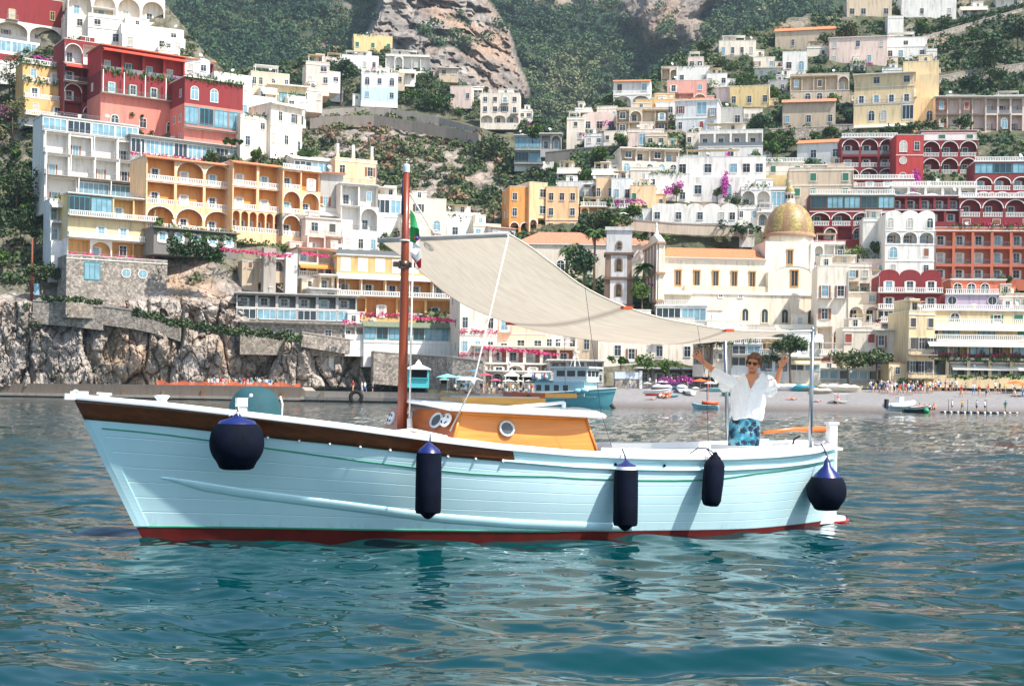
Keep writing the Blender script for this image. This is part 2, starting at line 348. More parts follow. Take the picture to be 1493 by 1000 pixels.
# sea: wave relief near the boat fading to small chop far out
m_,nt_,b_=newmat('teal sea water'); b_.inputs['Base Color'].default_value=(.0002,.033,.037,1); b_.inputs['Roughness'].default_value=.012; b_.inputs['IOR'].default_value=1.333; b_.inputs['Specular IOR Level'].default_value=.5
tc=N(nt_,'TexCoord'); mp=N(nt_,'Mapping',Scale=(1.,1.5,1.)); nt_.links.new(tc.outputs['Object'],mp.inputs[0])
n1=N(nt_,'TexNoise',Scale=2.3,Detail=9.,Roughness=.62); n2=N(nt_,'TexNoise',Scale=.55,Detail=3.)
for n_ in (n1,n2): nt_.links.new(mp.outputs[0],n_.inputs['Vector'])
n3=N(nt_,'TexNoise',Scale=.16,Detail=2.); nt_.links.new(tc.outputs['Object'],n3.inputs['Vector'])
br=ramp(nt_,n3.outputs[0],[(.38,(.3,.3,.3)),(.6,(1.,1.,1.))])
bp=N(nt_,'Bump',Distance=.11); sx_=N(nt_,'SeparateXYZ'); nt_.links.new(tc.outputs['Object'],sx_.inputs[0]); mr_=N(nt_,'MapRange'); nt_.links.new(sx_.outputs[1],mr_.inputs[0])
for i_,v_ in ((1,16.),(2,60.),(3,.02),(4,1.)): mr_.inputs[i_].default_value=v_
nt_.links.new(mixc(nt_,1.,mixc(nt_,1.,br,(.75,.75,.75),'MULTIPLY'),mr_.outputs[0],'MULTIPLY'),bp.inputs['Strength']); nt_.links.new(n1.outputs[0],bp.inputs['Height'])
nt_.links.new(bp.outputs[0],b_.inputs['Normal'])
M_SEA=m_
ds=np.concatenate([np.linspace(2.5,9,230),np.geomspace(9.02,45,560),np.geomspace(45.3,330,160)]); ts=np.linspace(-.62,.62,760)
DD,TT=np.meshgrid(ds,ts,indexing='ij'); X=DD*TT; Y=DD
z=np.zeros_like(X); wr=np.random.default_rng(21)
wx=X+.35*noise3(np.stack([X*.35,Y*.35,X*0],-1)); wy=Y+.35*noise3(np.stack([X*.35+40,Y*.35,X*0],-1))
for k in range(34):
    L=2.6*(.095)**(k/33); an=rad(wr.normal(84,34)); A_=.0074*L**1.0*(1.25 if L>.6 else 1.)
    kx,ky=math.cos(an)*2*PI/L,math.sin(an)*2*PI/L; s=np.sin(kx*wx+ky*wy+wr.random()*6.28)
    mod=.55+.75*noise3(np.stack([X*.18+k*7,Y*.18,X*0],-1))
    s=(s-.25*s*s) if k%3 else (.55-1.25*np.sqrt(s*s+.012)); z+=A_*s*np.clip(mod,0.05,1.4)*sstep(95*L+16,32*L+8,DD) 
z+=.03*noise3(np.stack([X*.12,Y*.5,X*0+3],-1))*sstep(300,40,DD)
z+=.035; V=np.stack([X,Y,z],-1).reshape(-1,3); o=link('sea',npmesh('sea',V,gridq(len(ds),len(ts)),M_SEA)); kind(o,'structure')
mb=MB(); 
for a in ((-600,-1.55,-30,400),(1.55,600,-30,400),(-1.55,1.55,-30,2.5)): mb.box(a[0],a[1],a[2],a[3],-3,-.4,M_SEA)
o=mb.build('open_sea'); kind(o,'structure')
# ================================================================== BUILDINGS
M_GLASS=plain('window glass','#2b3a44',.12,var=.35,scale=.7); M_GLASSB=plain('bluish glass','#7fa6b4',.12,var=.35,scale=.6)
M_TRIM=plain('white window surround','#e6e3db',.7,var=.06); M_DARK=plain('shaded interior','#3a3430',.9,var=.3,scale=1)
M_RAILW=plain('white railing','#e8e6e0',.6,var=.06); M_RAILI=plain('iron railing','#74777a',.5); M_WROOF=plain('lime washed roof','#dcd8d0',.9,var=.15,scale=.8)
M_SLAB=plain('concrete slab','#a59c92',.9,var=.15,scale=1); M_METAL=plain('dish grey','#cfd2d2',.5)
M_FLOW=foliage_mat('geranium flowers',[(0,(.05,.12,.03)),(.3,(.10,.16,.05)),(.36,(.62,.03,.16)),(1,(.85,.10,.30))])
M_BOUG=foliage_mat('bougainvillea bracts',[(0,(.05,.10,.03)),(.22,(.09,.13,.05)),(.3,(.30,.03,.20)),(1,(.55,.08,.42))])
def tilemat(name,c1,c2):
    m,nt,b=newmat(name); tc=N(nt,'TexCoord'); wv=N(nt,'TexWave',Scale=1.6,Distortion=.3); wv.bands_direction='X'; nt.links.new(tc.outputs['Object'],wv.inputs['Vector'])
    n=N(nt,'TexNoise',Scale=2.5,Detail=6.,Roughness=.8); nt.links.new(tc.outputs['Object'],n.inputs['Vector']); c=ramp(nt,n.outputs[0],[(.3,srgb(c1)),(.65,srgb(c2))])
    nt.links.new(mixc(nt,.35,c,wv.outputs[0],'MULTIPLY'),b.inputs['Base Color']); b.inputs['Roughness'].default_value=.9
    bp=N(nt,'Bump',Strength=.6,Distance=.08); nt.links.new(wv.outputs[0],bp.inputs['Height']); nt.links.new(bp.outputs[0],b.inputs['Normal']); return m
M_TILE=tilemat('terracotta tiles','#b0654a','#e2a07e'); M_TILEO=tilemat('orange tiles','#cf6a3c','#ec9a6c'); M_TILEG=tilemat('mossy green roof','#5e6b52','#8b927a')
def stonemat():
    m,nt,b=newmat('rubble stone wall'); tc=N(nt,'TexCoord'); v=N(nt,'TexVoronoi',Scale=2.3); nt.links.new(tc.outputs['Object'],v.inputs['Vector']); v2=N(nt,'TexVoronoi',feature='DISTANCE_TO_EDGE',Scale=2.3); nt.links.new(tc.outputs['Object'],v2.inputs['Vector'])
    n=N(nt,'TexNoise',Scale=.5,Detail=6.); nt.links.new(tc.outputs['Object'],n.inputs['Vector'])
    c=ramp(nt,v.outputs['Color'],[(.1,(.19,.165,.145)),(.5,(.35,.31,.275)),(.9,(.50,.45,.40))]); c=mixc(nt,.8,c,ramp(nt,v2.outputs[0],[(0,(.45,.42,.38)),(.08,(1,1,1))]),'MULTIPLY'); c=mixc(nt,.6,c,ramp(nt,n.outputs[0],[(.3,(.6,.58,.5)),(.7,(1.15,1.1,1.05))]),'MULTIPLY')
    nt.links.new(c,b.inputs['Base Color']); b.inputs['Roughness'].default_value=.95
    bp=N(nt,'Bump',Strength=.7,Distance=.08); nt.links.new(v2.outputs[0],bp.inputs['Height']); nt.links.new(bp.outputs[0],b.inputs['Normal']); return m
M_STONE=stonemat()
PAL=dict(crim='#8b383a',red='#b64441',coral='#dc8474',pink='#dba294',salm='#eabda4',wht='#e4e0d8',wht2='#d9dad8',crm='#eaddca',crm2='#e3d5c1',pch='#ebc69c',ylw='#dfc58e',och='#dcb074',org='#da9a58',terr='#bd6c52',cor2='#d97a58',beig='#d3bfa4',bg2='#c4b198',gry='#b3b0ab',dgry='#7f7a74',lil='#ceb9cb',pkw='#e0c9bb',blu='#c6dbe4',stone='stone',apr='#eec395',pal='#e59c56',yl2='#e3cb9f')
SHC=dict(g='#2f6b50',b='#8a5636',t='#3f8d96',w='#e6e6e2',k='#4a4640',r='#9d4630')
def wallm(c): 
    c=PAL.get(c,c); return M_STONE if c=='stone' else plaster(c)
_mc={}
def cached(key,fn):
    if key not in _mc: mb=MB(); fn(mb); _mc[key]=mb.mesh(key[0])
    return _mc[key]
def arcpts(x0,x1,z0,r,n=10): 
    c=(x0+x1)/2; hw=(x1-x0)/2; return [(c-hw*math.cos(PI*i/n),z0+r*math.sin(PI*i/n)) for i in range(n+1)]
def winmesh(k,w,h,tr,sh):
    w=round(w*5)/5; h=round(h*5)/5
    def fn(mb):
        T=plain('trim '+tr,PAL.get(tr,tr),.75,var=.06) if tr!='wht' else M_TRIM; S=plain('shutter '+sh,SHC.get(sh,sh),.6,var=.15); b=.08 if k in 'wsv' else .13; hw=w/2
        if k in 'Ao':
            r=hw*.95; z1=h-r if k=='A' else hw
            out=arcpts(-hw-b,hw+b,z1,r+b,10); inn=arcpts(-hw,hw,z1,r,10)
            if k=='o': c=hw; out=[((hw+b)*math.cos(2*PI*i/18),c+(hw+b)*math.sin(2*PI*i/18)) for i in range(19)]; inn=[(hw*math.cos(2*PI*i/18),c+hw*math.sin(2*PI*i/18)) for i in range(19)]
            for i in range(len(out)-1):
                a,d=out[i],out[i+1]; e,f=inn[i],inn[i+1]
                mb.poly([(a[0],-.09,a[1]),(e[0],-.09,e[1]),(f[0],-.09,f[1]),(d[0],-.09,d[1])],T); mb.poly([(a[0],-.09,a[1]),(d[0],-.09,d[1]),(d[0],0,d[1]),(a[0],0,a[1])],T)
            G=M_GLASSB if sh=='t' else M_GLASS
            mb.poly([(x,-.03,z) for x,z in inn]+([] if k=='o' else [(hw,-.03,0),(-hw,-.03,0)]),G)
            if k=='A': mb.box(-hw-b,-hw,-.09,0,0,z1,T); mb.box(hw,hw+b,-.09,0,0,z1,T); mb.box(-hw-b,hw+b,-.13,0,-.12,0,T); mb.box(-.04,.04,-.06,-.02,0,h-.1,T); mb.box(-hw,hw,-.06,-.021,z1-.04,z1+.04,T)
            else: mb.box(-.03,.03,-.06,-.02,0,2*hw,T)
            return
        mb.box(-hw-b,hw+b,-.09,0,h,h+b,T); mb.box(-hw-b,-hw,-.09,0,0,h,T); mb.box(hw,hw+b,-.09,0,0,h,T); mb.box(-hw-b-.05,hw+b+.05,-.15,0,-.12,0,T)
        if k=='s':
            for sx in (-1,1): mb.box(min(0,sx*hw)+.01,max(0,sx*hw)-.01,-.07,-.01,.02,h,S)
        else:
            mb.poly([(-hw,-.02,0),(hw,-.02,0),(hw,-.02,h),(-hw,-.02,h)],M_GLASS if k!='d' or sh!='t' else M_GLASSB)
            mb.box(-.022,.022,-.06,-.021,0,h,T); mb.box(-hw,hw,-.05,-.022,h*.66,h*.66+.035,T)
            if k=='d': mb.box(-hw,hw,-.055,-.022,0,.45,T); mb.box(-hw-.45,-hw-b,-.1,-.04,.05,h,S if sh in 'gbr' else T); mb.box(hw+b,hw+.45,-.1,-.04,.05,h,S if sh in 'gbr' else T)
            if k=='v': mb.box(-hw-.6,-hw-b,-.1,-.04,0,h,S); mb.box(hw+b,hw+.6,-.1,-.04,0,h,S)
    return cached(('window',k,w,h,tr,sh),fn)
M_CURT=plain('drawn curtain behind glass','#b9b6ab',.35,var=.3,scale=1.5); M_GLD=plain('dark open window','#1b1d1f',.5,var=.2); wr=random.Random(8)
def wl(n,me,parent,loc,rz=0):
    """a window or door; some panes show curtains, some stand open and dark"""
    o=link(n,me,parent,loc,rz); q=wr.random()
    for i,sl in enumerate(o.material_slots):
        if sl.material==M_GLASS and q<.55: sl.link='OBJECT'; sl.material=M_CURT if q<.2 else M_GLD if q<.42 else M_GLASSB
    return o
def railmesh(k,w):
    w=max(.5,round(w*2)/2)
    def fn(mb):
        M=M_RAILW if k=='b' else M_RAILI
        if k=='b':
            mb.box(0,w,-.1,.1,.86,1.0,M); mb.box(0,w,-.08,.08,0,.10,M); n=max(2,int(w/.36))
            for i in range(n): x=w*(i+.5)/n; mb.box(x-.075,x+.075,-.07,.07,.10,.86,M)
        elif k=='p': mb.box(0,w,-.08,.08,0,.95,M)
        else:
            mb.box(0,w,-.03,.03,.92,.98,M); mb.box(0,w,-.025,.025,.06,.10,M); n=max(2,int(w/.30))
            for i in range(n+1): x=min(w-.03,max(.03,w*i/n)); mb.box(x-.022,x+.022,-.02,.02,.10,.92,M)
    return cached(('railing',k,w),fn),w
def addrail(k,x,y,z,w,parent,rz=0):
    me,w0=railmesh(k,w); o=link('railing',me,parent,(x,y,z),rz); o.scale=(w/w0,1,1); return o
def leafmesh(key,fn):
    if key not in _mc: _mc[key]=fn()
    return _mc[key]
def leafcloud(pts,leaf,tint,mat,name='foliage',seed=1,flat=1.):
    g=np.random.default_rng(seed); P_=np.array(pts,float); n=len(P_); nn=g.normal(size=(n,3)); nn[:,2]=np.abs(nn[:,2])+.2; nn/=np.linalg.norm(nn,axis=1)[:,None]
    a=np.cross(nn,g.normal(size=(n,3))); a/=np.linalg.norm(a,axis=1)[:,None]; b=np.cross(nn,a); s=leaf*(.6+.8*g.random((n,1))); a*=s; b*=s*.7
    V=np.stack([P_-a,P_-b,P_+a,P_+b],1).reshape(-1,3); T=np.repeat(np.clip(np.array(tint)+g.normal(size=n)*.12,0,1),4)
    return npmesh(name,V,np.arange(len(V)).reshape(-1,4),mat,{'tint':T},smooth=False)
def flowerrow(w,parent,x,y,z,mat=None,h=.5,nm='flowers'):
    w0=max(1,round(w)); key=('fl',w0,(mat or M_FLOW).name)
    def fn():
        g=np.random.default_rng(w0); n=int(w0*26); p=np.stack([g.random(n)*w0,g.normal(size=n)*.18,g.normal(size=n)*.22+.1],1); c=(np.sin(p[:,0]*2.1)+np.sin(p[:,0]*5+1))*.5
        return leafcloud(p[c>-.55],.20,.55,mat or M_FLOW)
    o=link(nm,leafmesh(key,fn),parent,(x,y,z)); o.scale=(w/w0,1,h/.5); return o
def awn(parent,x0,x1,y,z,col='wht',d=1.7,drop=.7):
    M=plain('awning '+col,{'wht':'#e9e4d6','org':'#d98a3e','red':'#d9523c','crm':'#e6d3ac','yel':'#d8aa40'}.get(col,col),.85,var=.08)
    mb=MB(); mb.poly([(x0,y,z),(x1,y,z),(x1,y-d,z-drop),(x0,y-d,z-drop)],M); mb.poly([(x0,y,z-.05),(x0,y-d,z-drop-.05),(x1,y-d,z-drop-.05),(x1,y,z-.05)],M)
    mb.box(x0,x1,y-d-.03,y-d+.03,z-drop-.32,z-drop,M); mb.tube([(x0+.1,y,z-.9),(x0+.1,y-d,z-drop-.1)],.03,M_RAILW,4); mb.tube([(x1-.1,y,z-.9),(x1-.1,y-d,z-drop-.1)],.03,M_RAILW,4); return mb.build('awning',parent)
def panel(mb,x0,x1,z0,z1,ox0,ox1,oz0,oz1,arch,y,th,m):
    """one bay of a front wall with an opening, with reveals"""
    r=min((ox1-ox0)/2,(oz1-oz0)*.5) if arch else 0; zs=oz1-r; top=arcpts(ox0,ox1,zs,r,10) if arch else [(ox0,oz1),(ox1,oz1)]
    q=lambda a,b,c,d: mb.poly([(a,y,c),(b,y,c),(b,y,d),(a,y,d)],m)
    if ox0>x0: q(x0,ox0,z0,z1)
    if x1>ox1: q(ox1,x1,z0,z1)
    if oz0>z0: q(ox0,ox1,z0,oz0)
    for a,b in zip(top,top[1:]):
        mb.poly([(a[0],y,a[1]),(b[0],y,b[1]),(b[0],y,z1),(a[0],y,z1)],m); mb.poly([(a[0],y,a[1]),(a[0],y+th,a[1]),(b[0],y+th,b[1]),(b[0],y,b[1])],m)
    mb.poly([(ox0,y,oz0),(ox0,y+th,oz0),(ox0,y+th,zs),(ox0,y,zs)],m); mb.poly([(ox1,y,oz0),(ox1,y,zs),(ox1,y+th,zs),(ox1,y+th,oz0)],m); mb.poly([(ox0,y,oz0),(ox1,y,oz0),(ox1,y+th,oz0),(ox0,y+th,oz0)],m)
DF={'L':DL,'R':DR,'M':DM}
ALLB={}
def bld(name,cat,label,x0,x1,yb,D,yaw,dep,roof,col,floors,**o):
    r0=random.Random(hash((x0,yb))%9999); xc=(x0+x1)/2
    if D[0] in DF: D=DF[D[0]](xc,yb)-3+min(0,float(D[1:] or 0))
    else: D=float(D)
    a=rad(yaw); C=P(xc,yb,D); t0=ray(x0,yb)[0]; t1=ray(x1,yb)[0]
    w0=(C.x-t0*C.y)/(math.cos(a)-t0*math.sin(a)); w1=(t1*C.y-C.x)/(math.cos(a)-t1*math.sin(a)); W=w0+w1; px=D/F
    T=thing(name,label,cat,(C.x-w0*math.cos(a),C.y-w0*math.sin(a),C.z),a,o.get('grp'))
    wf=r0.choice([.8,.9,1.,1.1,1.25]); wm=wallm(col); tr=o.get('tr','wht'); sh=o.get('sh','k'); wall=MB(); z=0.; vis='L' if yaw>=0 else 'R'; ps=0.
    wall.box(0,W,.0,dep,-2.2,0,wallm(o['fc']) if 'fc' in o else wm); TR=M_TRIM
    hid=[]
    for fl in floors.split('/'):
        tk=fl.split(); h=float(tk[0])*px; pat=tk[1] if len(tk)>1 else '.'; fs=tk[2:]; s=ps; fm=wm; inn=o.get('inn'); rk=None; fsh=sh; ftr=tr
        for q in fs:
            if q[0]=='S': s=float(q[1:])
            if q.startswith('c='): fm=wallm(q[2:])
            if q.startswith('n='): inn=q[2:]
            if q.startswith('h='): fsh=q[2:]
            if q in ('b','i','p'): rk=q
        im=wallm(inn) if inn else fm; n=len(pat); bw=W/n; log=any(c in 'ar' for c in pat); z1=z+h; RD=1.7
        if s-ps>.8 and z>0 and rk: addrail(rk,0,ps+.12,z+.001,W,T); rk2=None
        if not log: wall.box(0,W,s,dep,z,z1,fm)
        else:
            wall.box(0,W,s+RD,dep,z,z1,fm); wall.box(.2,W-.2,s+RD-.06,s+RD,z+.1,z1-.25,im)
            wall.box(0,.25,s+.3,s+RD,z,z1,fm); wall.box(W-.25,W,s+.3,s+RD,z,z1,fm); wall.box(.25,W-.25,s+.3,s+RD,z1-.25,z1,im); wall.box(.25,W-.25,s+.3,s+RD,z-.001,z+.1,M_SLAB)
            wall.box(0,W,s,s+.3,z1-.001,z1+.001,fm)
            mb_s=.3
            wall.poly([(0,s,z),(0,s+.3,z),(0,s+.3,z1),(0,s,z1)],fm); wall.poly([(W,s,z),(W,s,z1),(W,s+.3,z1),(W,s+.3,z)],fm)
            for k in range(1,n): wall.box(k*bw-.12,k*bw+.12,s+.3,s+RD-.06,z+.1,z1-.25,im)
            for k in range(n): wall.box(k*bw+.001,(k+1)*bw-.001,s+.29,s+.3,z,z+.01,fm)
        for k,c in enumerate(pat):
            bx0,bx1=k*bw,(k+1)*bw; cx=(bx0+bx1)/2; wh=min(2.0,h*.48); dh=min(2.5,h*.66)
            if c=='w' and o.get('grp') and len(pat)<8 and cat=='house' and z>0: c=r0.choice('wwwwvsD')
            if c in 'ar':
                e=.28 if bw>2.2 else .16
                panel(wall,bx0,bx1,z,z1,bx0+e,bx1-e,z+.12,z1-(.42 if h>3 else .3),c=='a',s,.3,fm)
                if ftr!='no' and c=='a' and bw>2:   # pale moulding round the arch
                    rr=min((bw-2*e)/2,(h-.54)*.5); zz=z1-.42-rr; ou=arcpts(bx0+e-.2,bx1-e+.2,zz,rr+.2,10); ii=arcpts(bx0+e,bx1-e,zz,rr,10)
                    for u in range(10): wall.poly([(ou[u][0],s-.05,ou[u][1]),(ii[u][0],s-.05,ii[u][1]),(ii[u+1][0],s-.05,ii[u+1][1]),(ou[u+1][0],s-.05,ou[u+1][1])],TR)
                if rk: addrail(rk,bx0+e,s+.1,z+.13,bw-2*e,T)
                dw=min(1.3,bw*.36); wl('door',winmesh('d',dw,dh,'wht',fsh),T,(cx-(bw*.12 if bw>3 else 0),s+RD-.065,z+.13))
            elif c in 'wsvAo':
                ww=min(1.25*wf,bw*.6); hh=wh*(.85+.15*wf); zb=z+h*.27
                if c=='A': ww=min(1.7,bw*.6); hh=min(2.7,h*.62); zb=z+h*.18
                if c=='o': ww=min(1.5,bw*.6); zb=z+h*.35
                wl('window',winmesh(c,ww,hh,ftr,fsh),T,(cx,s-.001,zb))
            elif c in 'dD':
                wl('door',winmesh('d',min(1.3,bw*.5),dh,ftr,fsh),T,(cx,s-.001,z+.15))
                if c=='D':
                    bwid=min(bw*.86,2.8); mb=MB(); mb.box(cx-bwid/2,cx+bwid/2,s-.95,s-.002,z,z+.13,M_SLAB); q=mb.build('balcony',T); addrail(rk or 'i',cx-bwid/2,s-.88,z+.13,bwid,q)
            elif c=='g':
                mb=MB(); G=M_GLASSB if (k*7+int(z*3))%3 else M_GLASS; m=max(1,round(bw/1.2)); F_=plain('window frame '+fsh,SHC.get(fsh,fsh),.6) if fsh in ('t','g') else M_RAILW
                mb.poly([(bx0+.15,s-.02,z+h*.2),(bx1-.15,s-.02,z+h*.2),(bx1-.15,s-.02,z+h*.86),(bx0+.15,s-.02,z+h*.86)],G)
                for u in range(m+1): xx=bx0+.15+(bw-.3)*u/m; mb.box(xx-.05,xx+.05,s-.08,s-.021,z+h*.2,z+h*.86,F_)
                mb.box(bx0+.1,bx1-.1,s-.09,s-.0,z+h*.86,z+h*.9,F_); mb.box(bx0+.1,bx1-.1,s-.09,s-.0,z+h*.16,z+h*.2,F_); mb.build('window',T)
            elif c=='B':
                w_=min(2.,bw*.7); wall.box(cx-w_/2,cx+w_/2,s-.06,s,z+.4,z1-.5,TR)
        if 'B' in fs or 'I' in fs:
            mb=MB(); mb.box(-.1,W+.1,s-1.3,s-.002,z-.03,z+.12,M_SLAB); q=mb.build('balcony',T); kk='b' if 'B' in fs else 'i'
            addrail(kk,-.1,s-1.22,z+.12,W+.2,q); addrail(kk,-.02,s-1.2,z+.12,1.15,q,PI/2)
            if 'P' in fs: 
                for u in range(n+1): mb=MB(); xx=min(W-.1,max(.1,u*bw)); mb.box(xx-.09,xx+.09,s-1.25,s-1.07,z+.12,z1-.1,M_RAILW); mb.build('post',T)
        if 'F' in fs: flowerrow(W,T,0,s-(1.25 if ('B' in fs or 'I' in fs) else .1),z+.55)
        if 'V' in fs: flowerrow(W,T,0,s-.2,z1-.1,G_LUSH,1.,'vine')
        for q in fs:
            if q[0]=='W': awn(T,.1,W-.1,s,z1-.25,q[1:] or 'wht')
        if 't' in fs or (z1>0 and r0.random()<.35): wall.box(-.08,W+.08,s-.10,s,z1-.16,z1-.004,TR)
        # side windows
        if not log and h>2.2 and s<1 and 'ns' not in o:
            nb=int((dep-1)/3.6)
            for k in range(nb):
                if r0.random()<.5:
                    me=winmesh('s' if 's' in pat else 'w',1.0,min(1.5,h*.42),ftr,fsh); yy=1.5+k*3.6+1
                    if vis=='L': wl('window',me,T,(-.001,yy,z+h*.3),-PI/2)
                    else: wl('window',me,T,(W+.001,yy,z+h*.3),PI/2)
        z=z1; ps=s
    RM=dict(t=M_TILE,o=M_TILEO,g=M_TILEG,w=M_WROOF,c=wm).get(o.get('rc','t')); rh=float(o.get('rh',8))*px; rb=MB(); ov=.35; s=ps
    if roof=='f':
        ph=.55; wall.box(0,W,s,s+.25,z,z+ph,wm); wall.box(0,W,dep-.25,dep,z,z+ph,wm); wall.box(0,.25,s+.25,dep-.25,z,z+ph,wm); wall.box(W-.25,W,s+.25,dep-.25,z,z+ph,wm)
        wall.box(-.05,W+.05,s-.05,s+.3,z+ph,z+ph+.1,TR); wall.box(-.05,.3,s+.3,dep,z+ph,z+ph+.1,TR); wall.box(W-.3,W+.05,s+.3,dep,z+ph,z+ph+.1,TR); rb.box(.25,W-.25,s+.25,dep-.25,z+.02,z+.12,M_WROOF)
    elif roof=='R':
        rb.box(-.2,W+.2,s-.3,dep,z,z+.18,M_WROOF); addrail(o.get('rk','b'),0,s+.1,z+.18,W,T)
    elif roof=='s':  rb.box(-.4,W+.4,s-.9,dep,z,z+.25,RM)
    elif roof=='g':
        zm=z+rh; ym=(s+dep)/2
        rb.poly([(-ov,s-ov,z-.1),(W+ov,s-ov,z-.1),(W+ov,ym,zm),(-ov,ym,zm)],RM); rb.poly([(W+ov,dep+ov,z-.1),(-ov,dep+ov,z-.1),(-ov,ym,zm),(W+ov,ym,zm)],RM); rb.box(-ov,W+ov,s-ov-.02,s-ov+.1,z-.22,z-.08,RM)
        for x in (0,W): wall.poly([(x,s,z),(x,dep,z),(x,ym,zm-.12)],wm)
    elif roof=='G':
        zm=z+rh; xm=W/2; wall.poly([(0,s,z),(W,s,z),(xm,s,zm-.1)],wm); wall.poly([(0,dep,z),(xm,dep,zm-.1),(W,dep,z)],wm)
        rb.poly([(-ov,s-ov,z-.12),(xm,s-ov,zm),(xm,dep,zm),(-ov,dep,z-.12)],RM); rb.poly([(W+ov,s-ov,z-.12),(W+ov,dep,z-.12),(xm,dep,zm),(xm,s-ov,zm)],RM)
    elif roof=='h':
        zm=z+rh; i=min(W,dep-s)/2.1; A_=[(-ov,s-ov,z),(W+ov,s-ov,z),(W+ov,dep,z),(-ov,dep,z)]; r1=(i,(s+dep)/2,zm); r2=(W-i,(s+dep)/2,zm)
        rb.poly([A_[0],A_[1],r2,r1],RM); rb.poly([A_[1],A_[2],r2],RM); rb.poly([A_[2],A_[3],r1,r2],RM); rb.poly([A_[3],A_[0],r1],RM); rb.box(-ov,W+ov,s-ov,dep,z-.15,z-.005,TR)
    elif roof=='e':  # tiled eave running out over the front, terrace behind
        rb.poly([(-.2,s-.7,z-.25),(W+.2,s-.7,z-.25),(W+.2,s+1.6,z+rh),(-.2,s+1.6,z+rh)],RM); rb.box(-.2,W+.2,s-.72,s-.6,z-.4,z-.25,RM); rb.box(0,W,s+1.5,dep,z+rh-.3,z+rh-.05,M_WROOF)
    elif roof=='v':
        n=max(1,int(o.get('nv',2))); bw=W/n; 
        for k in range(n):
            tp=arcpts(k*bw,(k+1)*bw,z,min(1.3,bw*.3),10); wall.poly([(x,s,zz) for x,zz in tp]+[],wm)
            for p_,q_ in zip(tp,tp[1:]): rb.poly([(p_[0],s,p_[1]),(q_[0],s,q_[1]),(q_[0],dep,q_[1]),(p_[0],dep,p_[1])],M_WROOF,True)
    if rb.v: rb.build('roof',T)
    wall.build('wall',T)
    if cat=='house' and z>2:
        q=r0.random(); q2=r0.random()
        if q2<.55 and roof=='f' and W>4.5 and dep-ps>5 and col!='stone':
            mb=MB(); x0_=W*r0.uniform(.05,.5); x1_=x0_+W*.38; h2=r0.uniform(2.1,2.9); mb.box(x0_,x1_,ps+2.2,dep-.3,z+.1,z+h2,wm); mb.box(x0_-.08,x1_+.08,ps+2.1,dep-.2,z+h2,z+h2+.14,TR); q3=mb.build('roof_room',T); wl('window',winmesh('w',.9,1.1,ftr,fsh),q3,((x0_+x1_)/2,ps+2.199,z+.9))
        if r0.random()<.5 and W>4.5 and dep>6 and x0>130 and col!='stone':
            mb=MB(); w2=r0.uniform(2.,3.6); h2=r0.uniform(2.2,min(3.4,z*.8)); y0_=r0.uniform(.8,2.4); r_=yaw<0; xa_,xb_=(W+.0,W+w2) if r_ else (-w2,-.0); mb.box(xa_,xb_,y0_,y0_+4,-5,h2,wm); mb.box(xa_-.08,xb_+.08,y0_-.1,y0_+4,h2,h2+.12,TR if r0.random()<.6 else M_TILE); q3=mb.build('annex',T); wl('window',winmesh(r0.choice('wsd'),.9,1.3,ftr,fsh),q3,((xa_+xb_)/2,y0_-.001,h2*.3))
        if q<.5: mb=MB(); x=r0.choice([.12,W-.12]); mb.tube([(x,-.12 if ps<.1 else ps-.12,0.),(x,-.12 if ps<.1 else ps-.12,z*.98)],.07,M_RAILI,5); mb.build('drain_pipe',T) if ps<.1 else None
        if .3<q<.62: flowerrow(W*r0.uniform(.3,.8),T,W*.1,ps+.15,z+(.6 if roof=='f' else .3),G_LUSH,.7,'potted_plants') if roof in 'fR' else None
        if q>.72 and roof in 'fR' and dep-ps>5: 
            mb=MB(); h2=2.3; x0_,x1_=W*.12,W*.7
            for xx in (x0_,x1_):
                for yy in (ps+.6,ps+3.2): mb.box(xx-.06,xx+.06,yy-.06,yy+.06,z,z+h2,M_RAILW)
            mb.box(x0_-.2,x1_+.2,ps+.4,ps+3.4,z+h2,z+h2+.08,plain('reed canopy','#c2ad88',.9,var=.2) if r0.random()<.5 else M_RAILW); mb.build('roof_pergola',T)
    if 'noc' not in o and roof in 'fRs':
        q=r0.random()
        if q<.55: mb=MB(); x=r0.uniform(.15,.85)*W; y=r0.uniform(s+1.2,dep-1.2) if dep>s+3 else dep-1; mb.box(x-.3,x+.3,y-.3,y+.3,z+.1,z+1.5,wm); mb.box(x-.38,x+.38,y-.38,y+.38,z+1.5,z+1.62,TR); mb.build('chimney',T)
        if q>.35: mb=MB(); x=r0.uniform(.1,.9)*W; y=s+.6; mb.tube([(x,y,z+.1),(x,y,z+1.7)],.04,M_METAL,5); q2=Euler((rad(60),0,rad(r0.uniform(-50,50)))).to_matrix(); mb.lathe([(0,-.12),(.25,-.09),(.45,0)],M_METAL,12,(x,y-.1,z+1.6),rot=q2); mb.build('satellite_dish',T)
    for c in o.get('ch','').split():
        x=float(c)*W; mb=MB(); mb.box(x-.35,x+.35,s+.5,s+1.2,z,z+1.6,wm); mb.box(x-.25,x+.25,s+.6,s+1.1,z+1.6,z+3.8,TR); mb.build('chimney',T)
    ALLB[label]=(T,W,z,px); return T,W,z
def opts(s):
    d={}
    for t in s.split(','):
        if '=' in t: k,v=t.split('=',1); d[k.strip()]=v.strip()
        elif t.strip(): d[t.strip()]=True
    return d
def town(txt):
    for ln in txt.strip().splitlines():
        ln=ln.strip()
        if not ln or ln[0]=='#': continue
        f=[x.strip() for x in ln.split(';')]; x0,x1,yb=map(float,f[2].split())
        nm,ct=f[0].split(','); k=opts(f[9]) if len(f)>9 else {}; k.setdefault('grp','houses of the hillside town')
        bld(nm,ct,f[1],x0,x1,yb,f[3],float(f[4]),float(f[5]),f[6],f[7],f[8],**k)
